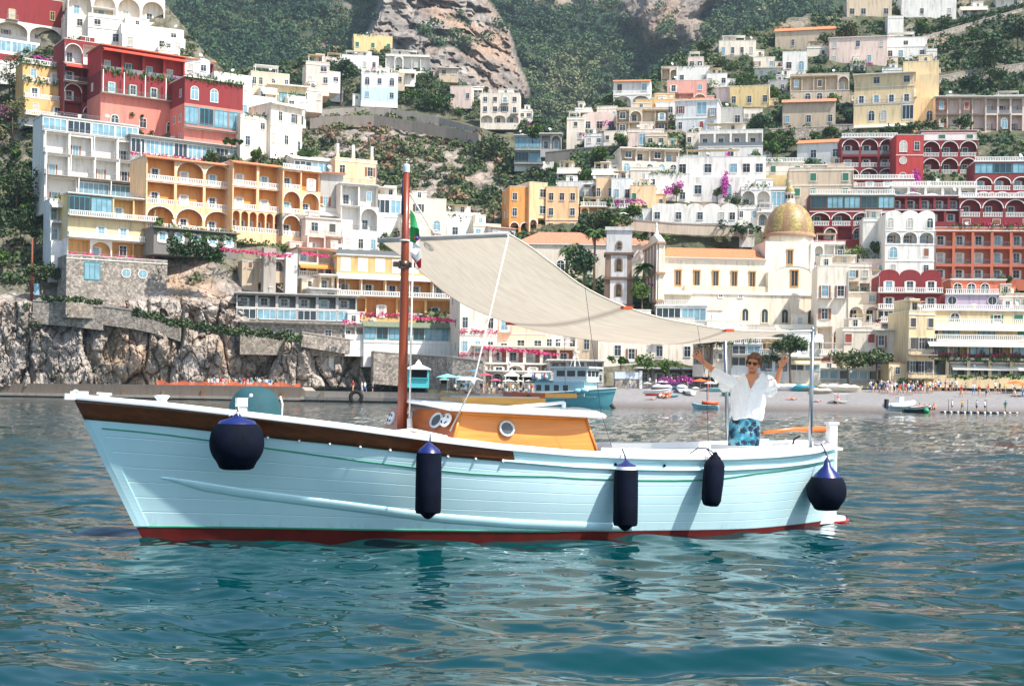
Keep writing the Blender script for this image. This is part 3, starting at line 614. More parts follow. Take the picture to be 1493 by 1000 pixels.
town('''
# ---- left hill
town_house,house;crimson house with cream arches at the top left corner of the town;-60 90 80;L;33;10;f;crim;22 gggg c=wht/28 aaa c=crm p/36 w.w.w i;sh=b,tr=ylw
villa,house;pale cream villa with big vaulted arches above the red terraces;98 240 50;L14;22;10;v;crm;22 w.ww/34 aaaa;nv=4
town_house,house;plain white house stepping down beside the vaulted villa;178 270 78;L6;24;9;f;wht;26 w.ww/12 ..w S2
town_house,house;narrow white house with chimneys below the vaulted villa;128 182 66;L6;24;8;f;wht;24 .w/16 w.
town_house,house;narrow crimson house with arched balconies between ochre stack and coral hotel;92 147 180;L;33;9;f;crim;30 .a i/28 a. i/28 rw I Wred/30 a. i n=wht
hotel,hotel;coral red hotel front with ornate white windows below two crimson terraces;146 268 202;L;34;10;s;coral;58 AwA/33 dddd c=crim I P V/35 rrrr c=red p Wred;rc=t,sh=g
hotel_wing,hotel;crimson wing with two big arched windows over a blue glazed veranda;268 353 217;L1;34;9;R;coral;26 .../35 gggg I/38 AA. c=crim i V;rk=i,sh=t
hotel_wing,hotel;short crimson upper wing with shaded terraces at the end of the coral hotel;264 311 116;L3;34;8;s;crim;27 rr i;rc=t
town_house,house;ochre house with three stacked white balustrade balconies on the far left;36 130 174;L-1;33;9;R;och;26 wdw B/27 d.w S1.3 B V/26 wdw S2.6 B V;rk=b,fc=wht
town_house,house;tall white terraced house with shaded balconies left of the orange hotel;64 205 302;L-1;33;10;R;wht;40 rgg I P/32 r.rr I P/32 .r.r S1 I P/24 gggg S2.2 I;sh=b,rk=i
town_house,house;small white block with one brown shuttered window beside the terraced house;60 110 260;L-5;33;6;f;wht;42 .s;sh=b
town_house,house;yellow and white house with blue windows standing on the stone wall;98 226 380;L-3;33;9;R;wht;29 .aw. I F/31 .dd. c=yl2 B/33 ggr. c=ylw B;inn=och,sh=t,rk=i
stair_tower,house;white stepped stair tower beside the yellow and white house;74 120 396;L-2;30;8;f;wht2;44 .w/30 r. S1/28 r. S2 W;noc,sh=t
stone_house,house;rubble stone basement with two round windows and one blue window;96 243 449;L;30;8;f;stone;33 ...../36 .g.oo.;sh=t,noc
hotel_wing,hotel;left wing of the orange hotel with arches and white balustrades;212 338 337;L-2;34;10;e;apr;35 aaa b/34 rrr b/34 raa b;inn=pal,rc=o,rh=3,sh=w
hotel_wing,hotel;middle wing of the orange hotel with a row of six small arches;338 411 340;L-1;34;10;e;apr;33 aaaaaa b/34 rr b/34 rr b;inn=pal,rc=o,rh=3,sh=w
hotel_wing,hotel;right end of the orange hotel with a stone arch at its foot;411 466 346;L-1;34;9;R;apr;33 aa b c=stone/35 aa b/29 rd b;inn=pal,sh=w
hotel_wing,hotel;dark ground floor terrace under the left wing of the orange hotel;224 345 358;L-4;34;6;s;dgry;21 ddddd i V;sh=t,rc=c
glazed_gallery,building;long grey glazed gallery with a dark flat roof above the orange hotel;190 353 236;L3;34;7;s;gry;29 gggggggg i F;rc=c,sh=w
town_house,house;white house with small dark windows behind the glazed gallery;350 414 222;L2;34;8;f;crm;28 w.d i/19 .ww
town_house,house;long pale yellow house stepping down the slope near the glazed gallery;394 440 220;L7;46;12;s;crm;34 w.w.d/30 .w.ww;rc=w
town_house,house;small white house with a round dish behind the crimson wing;312 368 150;L6;30;8;f;wht2;38 .ww
town_house,house;pale grey house with flat roof below the hillside road bend;345 402 178;L5;32;8;f;wht2;34 w.w;noc
town_house,house;long white gabled house right of the glazed gallery;428 506 264;L2;28;9;g;wht;30 ggr;rc=w,rh=9
town_house,house;shaded grey house wall with brown window beside the orange hotel end;466 500 345;L2;20;7;s;gry;34 .s/38 w. S.5/20 ..;sh=b,rc=t
town_house,house;peach house with three white chimneys on its roof;488 549 292;L2;26;9;f;pch;29 .d/27 w.w;ch=.08 .45 .9,noc,sh=b
town_house,house;white house with shaded terraces and steps below the peach house;448 500 372;L-3;25;9;R;pkw;28 rw i/26 ww S1.5 i;rk=i
town_house,house;tall white house with pale blue stair wall near the mast;498 553 372;L-2;22;9;R;wht;36 www/36 .a S1 i/32 rw S1.5 i;rk=i
town_house,house;grey white house with wide shaded window left of the mast top;546 592 338;L3;18;8;f;wht;22 .p./28 gg S.5;noc
town_house,house;white house with arched window right of the mast top;596 650 345;L4;15;8;f;crm2;30 .A/22 w.;noc
town_house,house;low white house with small windows above the awning front;640 702 352;L5;12;8;f;wht;26 ww.w/14 .w. S2;
town_house,house;balcony house with striped awning above the grey pergola;434 493 404;L-4;26;7;s;wht;20 rd b Worg/20 r. ;rc=t,inn=beig
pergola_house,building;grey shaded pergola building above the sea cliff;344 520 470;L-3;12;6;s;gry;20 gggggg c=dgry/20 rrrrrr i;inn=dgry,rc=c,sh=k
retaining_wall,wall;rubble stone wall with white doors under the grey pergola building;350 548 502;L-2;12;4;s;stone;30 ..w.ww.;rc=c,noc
restaurant,restaurant;orange veranda restaurant with white columns behind the mast;490 663 464;L-3;16;9;R;och;30 rdrr b F/33 rrrrr B n=org P Wwht/26 BBBBBBB;inn=org,rk=p,sh=w
restaurant,restaurant;white restaurant with teal window band and mossy green roof;530 706 520;L-8;14;8;e;wht;20 ......../24 gggggggggg;rc=g,rh=6,sh=t
town_house,house;low white house with parapet left of the green roofed restaurant;503 549 503;L-7;14;7;f;wht;15 .../13 .r. S.6 i;noc
town_house,house;tall cream house with pink flower balconies right of the green roof;668 724 522;L-6;14;9;f;crm;34 www F/36 w.w F/34 ...;noc
town_house,house;salmon pink house with white framed windows by the beach;722 796 520;L-3;10;9;f;salm;34 dww F/36 w.w/30 ..w;noc
town_house,house;narrow pale pink house with pink flowers next to the salmon house;794 820 516;L-2;8;9;f;pkw;30 ww F/34 ww;noc
town_house,house;grey white house with small roof beside white parasols;816 840 520;R2;5;8;f;gry;34 .w;noc
town_house,house;beige house with tiny windows behind the ferry mast;838 872 524;R1;-8;9;f;beig;54 .w./20 ...;noc
town_house,house;long cream house with blue framed windows behind the ferry;870 1012 528;R;0;9;f;crm;33 .wd.w.w/28 .w..w.w;noc,sh=b
beach_restaurant,restaurant;terracotta terrace restaurant with posts above the beach;690 838 549;264;6;9;s;crm;19 ddadd./24 rrrrrr n=terr i;rc=c,noc
# ---- centre
palazzo_wing,building;right wing of the orange palazzo with stacked windows;795 842 342;R6;-4;10;f;apr;22 w.w/22 w.w/22 www;noc,sh=t
palazzo_wing,building;left wing of the orange palazzo with arch at its foot;742 773 344;R6;10;10;f;org;22 aa/24 w./22 w.;noc,sh=t
palazzo_wing,building;middle part of the orange palazzo set back between its wings;771 797 342;R10;24;10;f;apr;24 a./24 .w/24 .w;noc,sh=t
convent,building;long cream building with ornate windows and terracotta hip roof left of bell tower;748 886 408;R6;0;12;h;crm2;52 .A.A.A.;rh=22,rc=t
convent,building;cream building with terracotta roof right of the bell tower;846 966 405;R9;0;10;h;crm2;48 w.w.w;rh=14,rc=t
villa,house;long white villa with low arches and rounded roofs above the church nave;950 1075 346;R6;-4;10;v;wht;20 a.aa.ga/22 w.w.w.ww;nv=5,sh=t
villa,house;white villa with shaded upper terrace and arched windows;1018 1112 232;R-2;-10;10;f;wht;19 A.A.w/22 rrrr p S1.5;noc
villa,house;big white villa with purple creeper over its wall;985 1116 292;R-3;-8;10;f;wht;34 .w.A.A/27 w.w.www S1;sh=t
town_house,house;grey cream gallery house left of the big white villa;905 990 254;R2;6;9;s;crm2;18 AAAAA/18 wrwr;rc=w
town_house,house;white cube house with roof terrace left of the big white villa;940 1006 296;R-1;-4;8;f;wht;20 ..w/20 w.. S1
town_house,house;yellow house with green shutters and long balconies above the dome;1083 1172 278;R;-6;9;R;crm;22 s.s.ss c=ylw I/20 s.s.s S1.2 i;sh=g
town_house,house;white house with arches under the yellow green shuttered house;1080 1146 306;R-5;-6;8;f;wht;30 aag
town_house,house;beige house with green shutters between dome and red hotel;1150 1244 292;R-3;-8;9;f;bg2;22 ss.s/22 .s.s;sh=g
town_house,house;white gabled farmhouse with orange roof left of the red hotel;1162 1226 238;R;-20;11;g;wht;30 .w.w;rc=o,rh=10
# ---- red hotel and neighbours on the right
hotel_wing,hotel;crimson hotel wing with three white arched bays at top left of the red hotel;1226 1308 264;R;-7;9;R;crim;20 aaa p/18 rrr b/25 aaa p;rk=b,sh=w
hotel_tower,hotel;bright red hotel tower with round window;1306 1346 274;R-2;-4;10;f;red;28 A./20 o./26 Aw;noc
hotel_wing,hotel;crimson hotel wing with six arched bays and green doors;1344 1425 254;R;-7;10;f;crim;25 aaa b c=crim/25 aaa b/12 .s.s c=wht S1.5;sh=g
hotel_wing,hotel;crimson right edge wing with glazed arches and white parapets;1420 1530 300;R-3;-7;9;R;crim;22 aaaa b/22 aaaa b/20 gggg;sh=t
hotel_terrace,hotel;long white balustrade terrace at the left foot of the red hotel;1204 1332 288;R-5;-7;7;R;crim;13 aaaaa/13 ddddd B;rk=b
hotel_terrace,hotel;white columned terrace with canopies in the middle of the red hotel;1300 1424 304;R-6;-5;7;R;wht;14 ....../18 rrrrr p;rk=b
hotel_wing,hotel;lower left crimson wing with white glazed loggias and arches;1180 1304 350;R-6;-7;9;R;crim;20 .a.a.a i/22 aaaa b/24 ggggg;rk=b,sh=g
hotel_wing,hotel;lower middle crimson wing with rows of plain balconies;1300 1404 324;R-8;-5;8;R;crim;18 rrrr/20 rrrrr i;rk=i
hotel_wing,hotel;lower right crimson wing with white arches over planted terrace;1398 1530 332;R-8;-5;9;R;crim;15 s.s.s. F/28 aaaa b;rk=b,sh=b
town_house,house;tall white house with magenta bougainvillea canopy on its terrace;1290 1362 402;R-9;-4;10;v;wht;22 w.w/24 A.s/20 aaa i/22 A.A.A;nv=3,sh=b
town_house,house;terracotta orange house with white columns and three balcony rows;1362 1530 408;R-9;-5;9;f;terr;22 rrrrrr/26 rrrrrr i/24 rrrrrr i;inn=terr,tr=wht
town_house,house;orange base storey with arched windows under the terracotta columns;1386 1466 434;R-13;-5;7;R;cor2;26 AAA.;rk=i,noc
town_house,house;red house with white doors and two long balconies;1280 1372 466;R-14;-6;9;v;crim;14 gggg c=crm/24 ddd B/26 ddd B;nv=3,sh=w
town_house,house;lilac house with brown shutters above the yellow restaurant;1378 1456 474;R-14;-8;9;R;lil;22 ..sw/22 o..o;sh=r,rk=b,noc
restaurant,restaurant;yellow beach restaurant with white awnings and green vines;1350 1506 548;R-18;-4;10;R;yl2;26 rrrrr V n=dgry/26 grgrg Wwht F/24 sg.g.s S1.6 b Wwht/20 .A.ds S2.8 b;sh=g,rk=b
town_house,house;tall yellow house with pale shutters left of the beach restaurant;1324 1362 552;R-17;6;10;f;yl2;34 vvs I/34 svv I/26 s.s t;sh=k
town_house,house;cream house with orange shutters above the umbrella pines;1276 1326 536;R-14;-6;8;s;crm2;28 D.s/26 D.s;sh=r,rc=w
town_house,house;white and cream house with small brown windows by the umbrella pines;1228 1278 536;R-13;-4;8;f;crm2;30 ..s/24 s.s;sh=r,noc
town_house,house;cream church annex with square windows right of the dome;1190 1236 510;R-8;-6;10;f;crm;34 .a/40 w./44 ww;noc,sh=b
town_house,house;cream house with white terrace between church annex and red house;1196 1270 432;R-6;-8;9;f;crm2;22 wr.r/22 w.ww;noc
town_house,house;pale house with two arches beside the red house;1236 1284 470;R-11;-8;7;R;crm2;26 aa/18 .w S1;noc,rk=i
town_house,house;white house with bell arch below the lower left crimson wing;1186 1232 386;R-6;-6;7;f;wht;30 a.w;noc
town_house,house;small white cottage beside the lower left crimson wing;1258 1296 368;R-8;-6;7;f;wht;30 .s S0/16 .;sh=t,noc
town_house,house;pale pink corner house behind the yellow restaurant;1452 1530 500;R-8;-14;8;f;pkw;30 w.w.w/16 ...
# ---- upper right slope
villa,house;large yellow villa with brown awnings on the upper right slope;1244 1332 196;R;-16;11;s;yl2;15 rrrrr Wwht/30 .AA.g i/26 dddd S1.2 I/18 .w.w;rc=w,sh=k
villa_wing,house;right wing of the large yellow villa with arched window;1316 1368 184;R2;-14;10;f;yl2;42 .A/34 D. S.5/18 . S2;noc
stone_house,house;old stone farmhouse with reddish roof on the upper right slope;1140 1218 190;R;-12;11;e;bg2;42 w.w.w;rc=t,rh=5,sh=k
villa,house;long beige villa with creeper and arched loggia above the stone farmhouse;1152 1238 152;R;-10;10;f;beig;20 .AAA./22 w.w.a S.4
town_house,house;yellow gabled house on the slope left of the stone farmhouse;1064 1121 158;R;-14;10;f;ylw;30 w.w.w;noc
villa,house;pinkish white villa with shuttered windows above the red hotel;1363 1510 192;R3;-4;10;s;pkw;26 v.A.rArr/24 v.s.rrrr p;sh=r,rc=w
farmhouse,house;long stone farmhouse with pale orange gable roof near the wood;1130 1217 74;R;-14;11;g;bg2;30 .w..w;rc=o,rh=10
cottage,house;small white cottage with turquoise arched door;1141 1177 108;R-3;-10;7;f;wht;30 wA;sh=t,noc
farmhouse,house;large pinkish farmhouse with hipped roof near the top right;1208 1293 96;R;-12;11;h;pkw;22 w.ww./20 w.w.w;rc=t,rh=7
town_house,house;low white house with flat roof and bougainvillea beside the pinkish farmhouse;1290 1352 88;R;-8;8;f;wht;20 ww.w/12 .w. S1
town_house,house;flat white house with dark windows just under the wood;1048 1102 84;R;-6;9;f;crm;22 wwww;
town_house,house;pale grey house at the top edge of the photo;1234 1300 28;R;-4;9;f;beig;26 ww.w
town_house,house;white house with tall window at the top edge;1314 1394 30;R;-4;9;f;wht;34 .w.w
water_tower,building;tapered white watch tower among the upper trees;1294 1317 58;R;-4;5;f;wht;32 .;noc
town_house,house;white arched cottage with orange roof at the head of the middle quarter;894 948 158;R;-8;9;e;wht;20 aa/20 w.w;rc=o,rh=3
town_house,house;long ochre house in the middle quarter;926 1003 170;R-2;-6;8;f;och;22 w..ws;sh=g
town_house,house;beige house with dark arch at the top of the middle quarter;964 988 124;R;-4;8;f;beig;24 .a
town_house,house;white house with blue shutter at the top of the middle quarter;986 1034 126;R;-6;8;f;wht;26 w.w;sh=t
town_house,house;pink house with two storeys in the middle quarter;972 1030 152;R-3;-8;8;f;pink;16 w.a/16 w.w
town_house,house;narrow cream end house of the middle quarter;826 852 208;R;-6;8;f;crm;20 .w/14 w
town_house,house;long white house with rounded gable in the middle quarter;848 900 194;R;-6;8;v;pkw;24 www;nv=1
town_house,house;beige house with shaded arches in the middle quarter;898 974 196;R-1;-6;9;f;beig;18 w.aw/18 wa.w
town_house,house;tall whitish house with hipped roof in the middle quarter;984 1046 194;R-1;-14;9;h;wht2;22 w.sw/26 w.gw;rc=t,rh=7,sh=r
town_house,house;pinkish house below the beige arches of the middle quarter;914 964 216;R-2;-4;8;f;pkw;24 .gw
town_house,house;grey house with tiny windows right of the middle quarter;1040 1082 186;R;-10;8;f;gry;26 w.w
town_house,house;white house with sloping parapet above the middle quarter road;1044 1080 150;R1;-18;9;s;wht2;22 ...;rc=w,noc
town_house,house;white cube at the left end of the row above the orange palazzo;810 852 290;R;-4;8;f;wht;22 .w.
town_house,house;white house with arch in the row above the orange palazzo;850 872 294;R-1;-4;8;f;wht2;26 wa
town_house,house;peach house in the row above the orange palazzo;868 894 296;R-2;-4;8;f;pch;34 w.w
town_house,house;narrow white house in the row above the orange palazzo;891 922 298;R-2;-4;8;f;wht2;34 ww;sh=b
town_house,house;beige house with green shutter at the right end of the palazzo row;918 956 302;R-3;-6;8;f;pch;28 s..;sh=g
town_house,house;white upper house behind the palazzo row;918 966 272;R2;-4;8;f;crm;24 .w.
town_house,house;low house with terrace right of the orange palazzo;846 884 318;R-2;-4;6;R;pch;16 a.w;rk=b,noc
# ---- middle hill
cliff_house,house;white house with pink creeper above the hillside road;526 580 148;M-12;8;8;f;wht;20 w.w c=blu/20 AwA;
cliff_house,house;long white house with flat roof on the middle hill;498 552 103;M-8;8;8;f;wht;20 w.ww
cliff_house,house;yellow house with green shutters under the limestone crag;515 572 76;M-4;10;9;f;ylw;22 s.s.s;sh=g
cliff_house,house;white house with dark arch beside the yellow crag house;562 626 104;M-6;4;8;f;wht;22 .a.w.
cliff_house,house;plain pinkish white block among trees on the middle hill;656 687 150;M-10;-6;8;f;pkw;22 ..w;noc
cliff_house,house;three storey cream house with arched basement on the middle hill;700 757 180;M-10;-4;8;f;crm;13 aaa/15 wwww/14 wwww
cliff_house,house;tiny white house with two windows right of the three storey cream house;756 776 174;M-8;-4;6;f;wht;12 ww;noc
cliff_house,house;white house with teal glazed balconies in the valley;750 792 240;M-12;-4;7;s;wht;20 gg I/22 gg I;sh=t,rc=w
cliff_house,house;small grey house with shaded terrace in the valley;788 818 218;R8;-4;7;s;gry;22 ra;rc=w
cliff_house,house;long beige house with window row on the upper left slope;366 422 130;L30;20;8;f;beig;20 wwww.w
cliff_house,house;house with green glazed porch on the upper left slope;392 446 152;L24;20;8;s;yl2;18 gggg/8 .;rc=w,sh=g
cliff_house,house;white two storey house on the upper left slope;446 480 126;L40;12;8;f;pkw;18 w.w/14 .w
cliff_house,house;pale pink low house beside the big pine on the middle hill;474 506 100;M-4;10;8;f;pkw;14 ww.
cliff_house,house;small white house below the green porch house;404 446 172;L20;20;8;f;wht;16 .w.
''')
# infill: the small roofs packed between the named houses
# ---- infill: small houses packed between the named ones; each label is written from how it looks and the big neighbour it stands by
CN=dict(wht='white',wht2='cool white',crm='cream',crm2='pale sand',pch='peach',beig='beige',pkw='pinkish white',gry='grey',ylw='yellow',och='ochre',bg2='sandy',pink='pink',apr='apricot',blu='pale blue',salm='salmon')
RN=dict(f='flat roof',R='roof terrace',g='gabled roof',v='rounded roof',s='slab roof',e='tiled eave')
PT={'w.w':'two small windows','.a':'one shaded arch','ww':'paired windows','rr':'two shaded balconies','aa':'two arches','w.ww':'three windows','.s':'one shutter','gg':'glazed front','A.A':'two arched windows','ra':'a balcony and an arch','w':'one window','wr.':'a shaded balcony'}
_used=set()
def infill(D,near,spots):
    for x0,x1,yb,h,col,pat,roof in spots:
        n=max(1,round(h/22)); fl='/'.join(f'{h/n:.0f} {pat if k==0 or len(pat)<2 else pat[::-1]}'+(' i' if any(c in pat for c in 'ar') else '') for k in range(n))
        fl=fl.replace(' w.w',random.Random(x0+1).choice([' w.w',' D.w',' d.w i',' w.D',' ww.',' s.w',' v.w',' wD.'])) if x1-x0>26 else fl
        if random.Random(x0*3+yb).random()<.4: fl+=' '+random.Random(x0).choice(['Wwht','Wcrm','t','I','Wwht','V'])
        hw=['low','two storey','tall'][min(2,n-1)]; lb=f"{CN[col]} {hw} house with {PT[pat]} {near}"
        _used.add(lb); yw={'L':24,'R':-8,'M':6}[D[0]]
        bld('town_house','house',lb,x0,x1,yb,D,yw,7,roof,col,fl,grp='houses of the hillside town',rc='t' if roof in 'ge' else 'w',rh=4,sh=random.Random(x0).choice('kbtwk'),noc=(x1-x0<26))
infill('L-1','behind the long glazed gallery',[(300,340,196,20,'wht','w.w','f'),(352,372,205,24,'crm','.a','f'),(270,300,172,20,'pkw','ww','s')])
infill('L-2','on the steps left of the mast',[(430,458,300,26,'wht','w.w','f'),(440,470,322,24,'wht2','rr','R'),(462,500,330,22,'wht','w.ww','f'),(468,492,300,22,'crm','.s','f'),(500,520,306,22,'wht','ww','R'),(454,486,392,22,'wht','rr','R'),(478,520,398,24,'wht2','w.w','f')])
infill('L-1','right of the mast below the rocky slope',[(560,600,318,18,'wht','w.w','v'),(612,640,322,16,'gry','ww','f'),(650,690,334,14,'wht','.s','f'),(585,612,350,24,'crm','.a','f'),(690,730,348,18,'crm2','w.ww','f'),(716,752,352,20,'wht','w.w','g')])
infill('L-6','on the terraces of the sea cliff quarter',[(466,505,424,22,'beig','rr','s'),(452,492,440,18,'gry','ww','s'),(380,414,396,18,'bg2','.a','s')])
infill('R-3','in the middle quarter above the valley',[(852,880,212,14,'wht','ww','f'),(880,912,208,14,'crm','w.w','f'),(1000,1040,212,16,'crm2','w.ww','f'),(1046,1076,208,18,'wht','w.w','f'),(955,985,170,18,'wht','ww','f'),(1030,1060,126,16,'wht','w.w','f'),(1003,1026,100,14,'pkw','ww','f'),(838,862,176,16,'crm','.a','f'),(1004,1040,170,16,'wht2','w.w','f'),(870,900,176,18,'pkw','w.w','f'),(940,972,212,14,'beig','ww','f')])
infill('R-2','between palazzo row and big white villa',[(812,845,262,14,'crm','w.w','f'),(862,900,268,18,'wht','w.ww','f'),(884,918,250,14,'crm2','ww','f'),(930,958,248,16,'wht','w.w','f'),(956,990,272,18,'wht2','rr','R'),(890,918,322,18,'crm','.a','R'),(918,950,328,20,'wht','w.w','f'),(996,1024,250,20,'wht','ww','f'),(960,1000,318,16,'wht','aa','f'),(944,962,352,20,'wht','w','f')])
infill('R-4','between dome and red hotel',[(1076,1104,322,18,'wht','w.w','f'),(1104,1136,330,20,'crm2','aa','R'),(1140,1170,318,14,'gry','ww','s'),(1172,1200,322,18,'wht','w.w','f'),(1112,1142,258,18,'crm','ra','R'),(1172,1204,258,16,'crm2','w.w','s'),(1204,1232,256,14,'beig','ww','f'),(1078,1100,346,14,'wht','.s','f')])
infill('R-5','at the foot of the lower crimson wing',[(1190,1222,400,18,'wht','w.w','R'),(1222,1256,388,20,'crm','aa','f'),(1252,1292,400,18,'pkw','w.w','f'),(1268,1290,432,22,'crm','.a','R'),(1196,1226,372,16,'wht','ww','v')])
infill('R-12','between the red house and the beach restaurants',[(1240,1284,496,20,'crm2','w.w','f'),(1284,1326,486,16,'gry','rr','R'),(1320,1352,492,20,'crm','ww','f'),(1196,1228,540,22,'wht','rr','R'),(1352,1384,482,14,'pch','w.w','f'),(1456,1500,452,20,'bg2','w.ww','f'),(1462,1500,470,16,'wht','ww','f')])
infill('R-14','on the beach front below the church',[(1034,1066,528,34,'wht','w.w','f'),(1010,1040,532,30,'crm','rr','f'),(1066,1110,536,34,'wht2','gg','R'),(1096,1140,520,26,'ylw','rr','s'),(1106,1150,542,24,'wht','rr','R'),(1146,1180,520,30,'wht2','w.w','f'),(1150,1196,544,22,'crm','gg','s'),(1176,1200,512,22,'wht','A.A','v')])
infill('R-7','under the church wall',[(956,1030,472,26,'wht2','gg','R'),(1030,1090,486,14,'crm','w.ww','f'),(1080,1130,494,16,'crm2','w.w','f'),(1130,1190,496,18,'crm','aa','f')])
infill('L-1','on the promontory under the crag',[(440,470,150,18,'pkw','w.w','f'),(418,446,160,16,'wht','ww','f'),(470,496,122,14,'wht','ww','f'),(452,478,108,12,'crm','w.w','f'),(380,404,146,14,'wht','w.w','f'),(352,380,168,16,'crm','.s','f')])
infill('M-9','near the hillside road',[(560,590,124,16,'beig','ww','f'),(582,606,118,14,'wht','w.w','f'),(640,668,112,12,'bg2','ww','s'),(676,704,138,10,'wht','w.ww','s'),(716,748,150,9,'pkw','ww','s'),(540,560,120,16,'pkw','.a','f'),(478,500,140,10,'wht','ww','f')])
infill('R-1','on the upper right slope',[(1098,1130,100,14,'crm2','w.w','f'),(1100,1140,112,12,'wht','ww','s'),(1176,1208,84,14,'crm','.s','f'),(1286,1318,118,16,'wht','w.w','f'),(1240,1262,106,14,'crm','ww','f'),(1320,1356,108,12,'pkw','w.w','s'),(1120,1148,134,14,'gry','ww','f'),(1084,1112,176,14,'crm','w.w','f'),(1380,1420,152,12,'gry','w.w','s'),(1450,1500,154,10,'wht','rr','R'),(1350,1366,90,16,'wht','w','f'),(1400,1440,26,14,'wht','w.w','f'),(1452,1490,10,12,'crm','ww','s')])
infill('L-2','behind the vaulted villa at the upper left',[(230,262,92,18,'wht','w.w','f'),(92,130,46,18,'pkw','w.w','f'),(268,306,108,18,'wht2','ww','v'),(0,40,110,16,'wht','w.w','f')])
# ================================================================== church, bell tower, walls, road
def onbeach(px,py):
    best=None
    for D in np.linspace(float(shore(px))-1,float(shore(px))+42,160):
        e=abs(P(px,py,D).z-max(.0,beachZ(px,D)))
        if best is None or e<best[0]: best=(e,D)
    p=P(px,py,best[1]); p.z=max(0.02,beachZ(px,best[1])); return p
Dc=DR(1090,470)-9; s_=Dc/F; yc=rad(4); cx0=958; cyb=482; C0=P(cx0,cyb,Dc)
church=thing('church','cream church with orange tiled nave roof and gold green tiled dome','church',C0,yc)
X=lambda px:(px-cx0)*s_; Z=lambda py:(cyb-py)*s_
def onCh(px,py,y):
    """church-local x and z of what stands at depth y and shows at (px,py)"""
    a,b=ray(px,py); c,s=math.cos(yc),math.sin(yc); x=(a*(C0.y+y*c)-C0.x+y*s)/(c-a*s); return x,CH+b*(C0.y+x*s+y*c)-C0.z
CW=plaster('#ecdfc9'); CW2=plaster('#e2d3b4'); CB=plaster('#b08a6e'); M_OFR=plain('ochre window frame','#b9894e',.8)
mb=MB()
mb.box(X(958),X(1232),0,22,-6,Z(424),CW); mb.box(X(957),X(1233),-.25,0,Z(427),Z(423),M_TRIM)
mb.box(X(966),X(1123),3,16,Z(424),Z(373),CW); mb.box(X(965),X(1124),2.7,3,Z(376),Z(372),M_TRIM)
mb.box(X(1000),X(1123),1.2,3,Z(424),Z(414),CW2)
mb.box(X(1123),X(1200),.8,15,Z(424),Z(392),CW)
for i in range(12):                                    # curved gable of the transept
    a0,a1=PI*i/12,PI*(i+1)/12; f_=lambda a:(X(1161)-math.cos(a)*X(958+26),Z(392)+math.sin(a)*s_*9); p,q=f_(a0),f_(a1)
    mb.poly([(p[0],.8,Z(392)),(q[0],.8,Z(392)),(q[0],.8,q[1]),(p[0],.8,p[1])],CW); mb.poly([(p[0],.7,p[1]),(q[0],.7,q[1]),(q[0],3,q[1]),(p[0],3,p[1])],M_TRIM)
xa_=onCh(1116,360,3.5)[0]; xb_=onCh(1187,360,3.5)[0]; mb.box(xa_,xb_,3.5,15,Z(392),Z(345),CW)
for px in (1116,1182): mb.box(onCh(px,360,3.3)[0],onCh(px+5,360,3.3)[0],3.2,3.5,Z(392),Z(346),M_TRIM)
mb.build('wall',church)
mb=MB(); mb.poly([(X(963),2.5,Z(373.5)),(X(1124),2.5,Z(373.5)),(X(1118),9.5,Z(353)),(X(984),9.5,Z(353))],M_TILEO); mb.poly([(X(984),9.5,Z(353)),(X(1118),9.5,Z(353)),(X(1124),16.5,Z(373)),(X(963),16.5,Z(373))],M_TILEO); mb.poly([(X(963),16.5,Z(373)),(X(963),2.5,Z(373.5)),(X(984),9.5,Z(353))],M_TILEO); mb.build('nave_roof',church)
cyd=9.2
cxd=onCh(1150.5,340,cyd)[0]; R0=s_*36.5*1.03; ZD=lambda py: onCh(1150,py,cyd)[1]
mb=MB(); mb.lathe([(R0*.97,ZD(362)),(R0*.97,ZD(346))],CW,8,(cxd,cyd,0),smooth=False,a0=PI/8,a1=2*PI+PI/8); mb.lathe([(R0*1.04,ZD(347)),(R0*1.06,ZD(343)),(R0*1.02,ZD(342)),(R0*.9,ZD(342))],CB,40,(cxd,cyd,0)); mb.build('drum',church)
m,nt,b=newmat('majolica dome tiles'); at=N(nt,'Attribute',attribute_name='rib'); tc=N(nt,'TexCoord'); v=N(nt,'TexVoronoi',Scale=2.6); nt.links.new(tc.outputs['Object'],v.inputs['Vector'])
c=ramp(nt,v.outputs['Color'],[(.1,srgb('#7d7340')),(.5,srgb('#9d8648')),(.9,srgb('#b5a163'))]); nt.links.new(mixc(nt,at.outputs['Fac'],c,srgb('#8f5f50')),b.inputs['Base Color']); b.inputs['Roughness'].default_value=.5; b.inputs['Coat Weight'].default_value=.2
V=[];A=[]; nr,na=26,96
for i in range(nr):
    t=i/(nr-1)*PI/2*.965; r=R0*math.cos(t)**.92; z=ZD(342)+s_*47.5*math.sin(t)
    for j in range(na+1):
        a=2*PI*j/na; V.append((cxd+r*math.cos(a),cyd+r*math.sin(a),z)); k=(j%12)-6+.0; A.append(1.0 if (abs(k)<=1 and ((i+j)%2==0)) else (.6 if abs(k)==2 else 0))
link('dome',npmesh('dome',V,gridq(nr,na+1),m,{'rib':A}),church)
mb=MB(); lz=ZD(296.5); mb.lathe([(s_*9,lz-.3),(s_*9,lz+.15),(s_*6.5,lz+.2),(s_*6.5,lz+s_*14),(s_*8,lz+s_*14.3),(s_*8,lz+s_*16)],CW,8,(cxd,cyd,0),smooth=False); 
for k in range(8): a=2*PI*(k+.5)/8; mb.box(-.25,.25,-.02,.02,lz+.9,lz+s_*12,M_DARK,rot=Matrix.Rotation(a+PI/2,3,'Z'),org=Vector((cxd+math.cos(a)*s_*6.15,cyd+math.sin(a)*s_*6.15,0)))
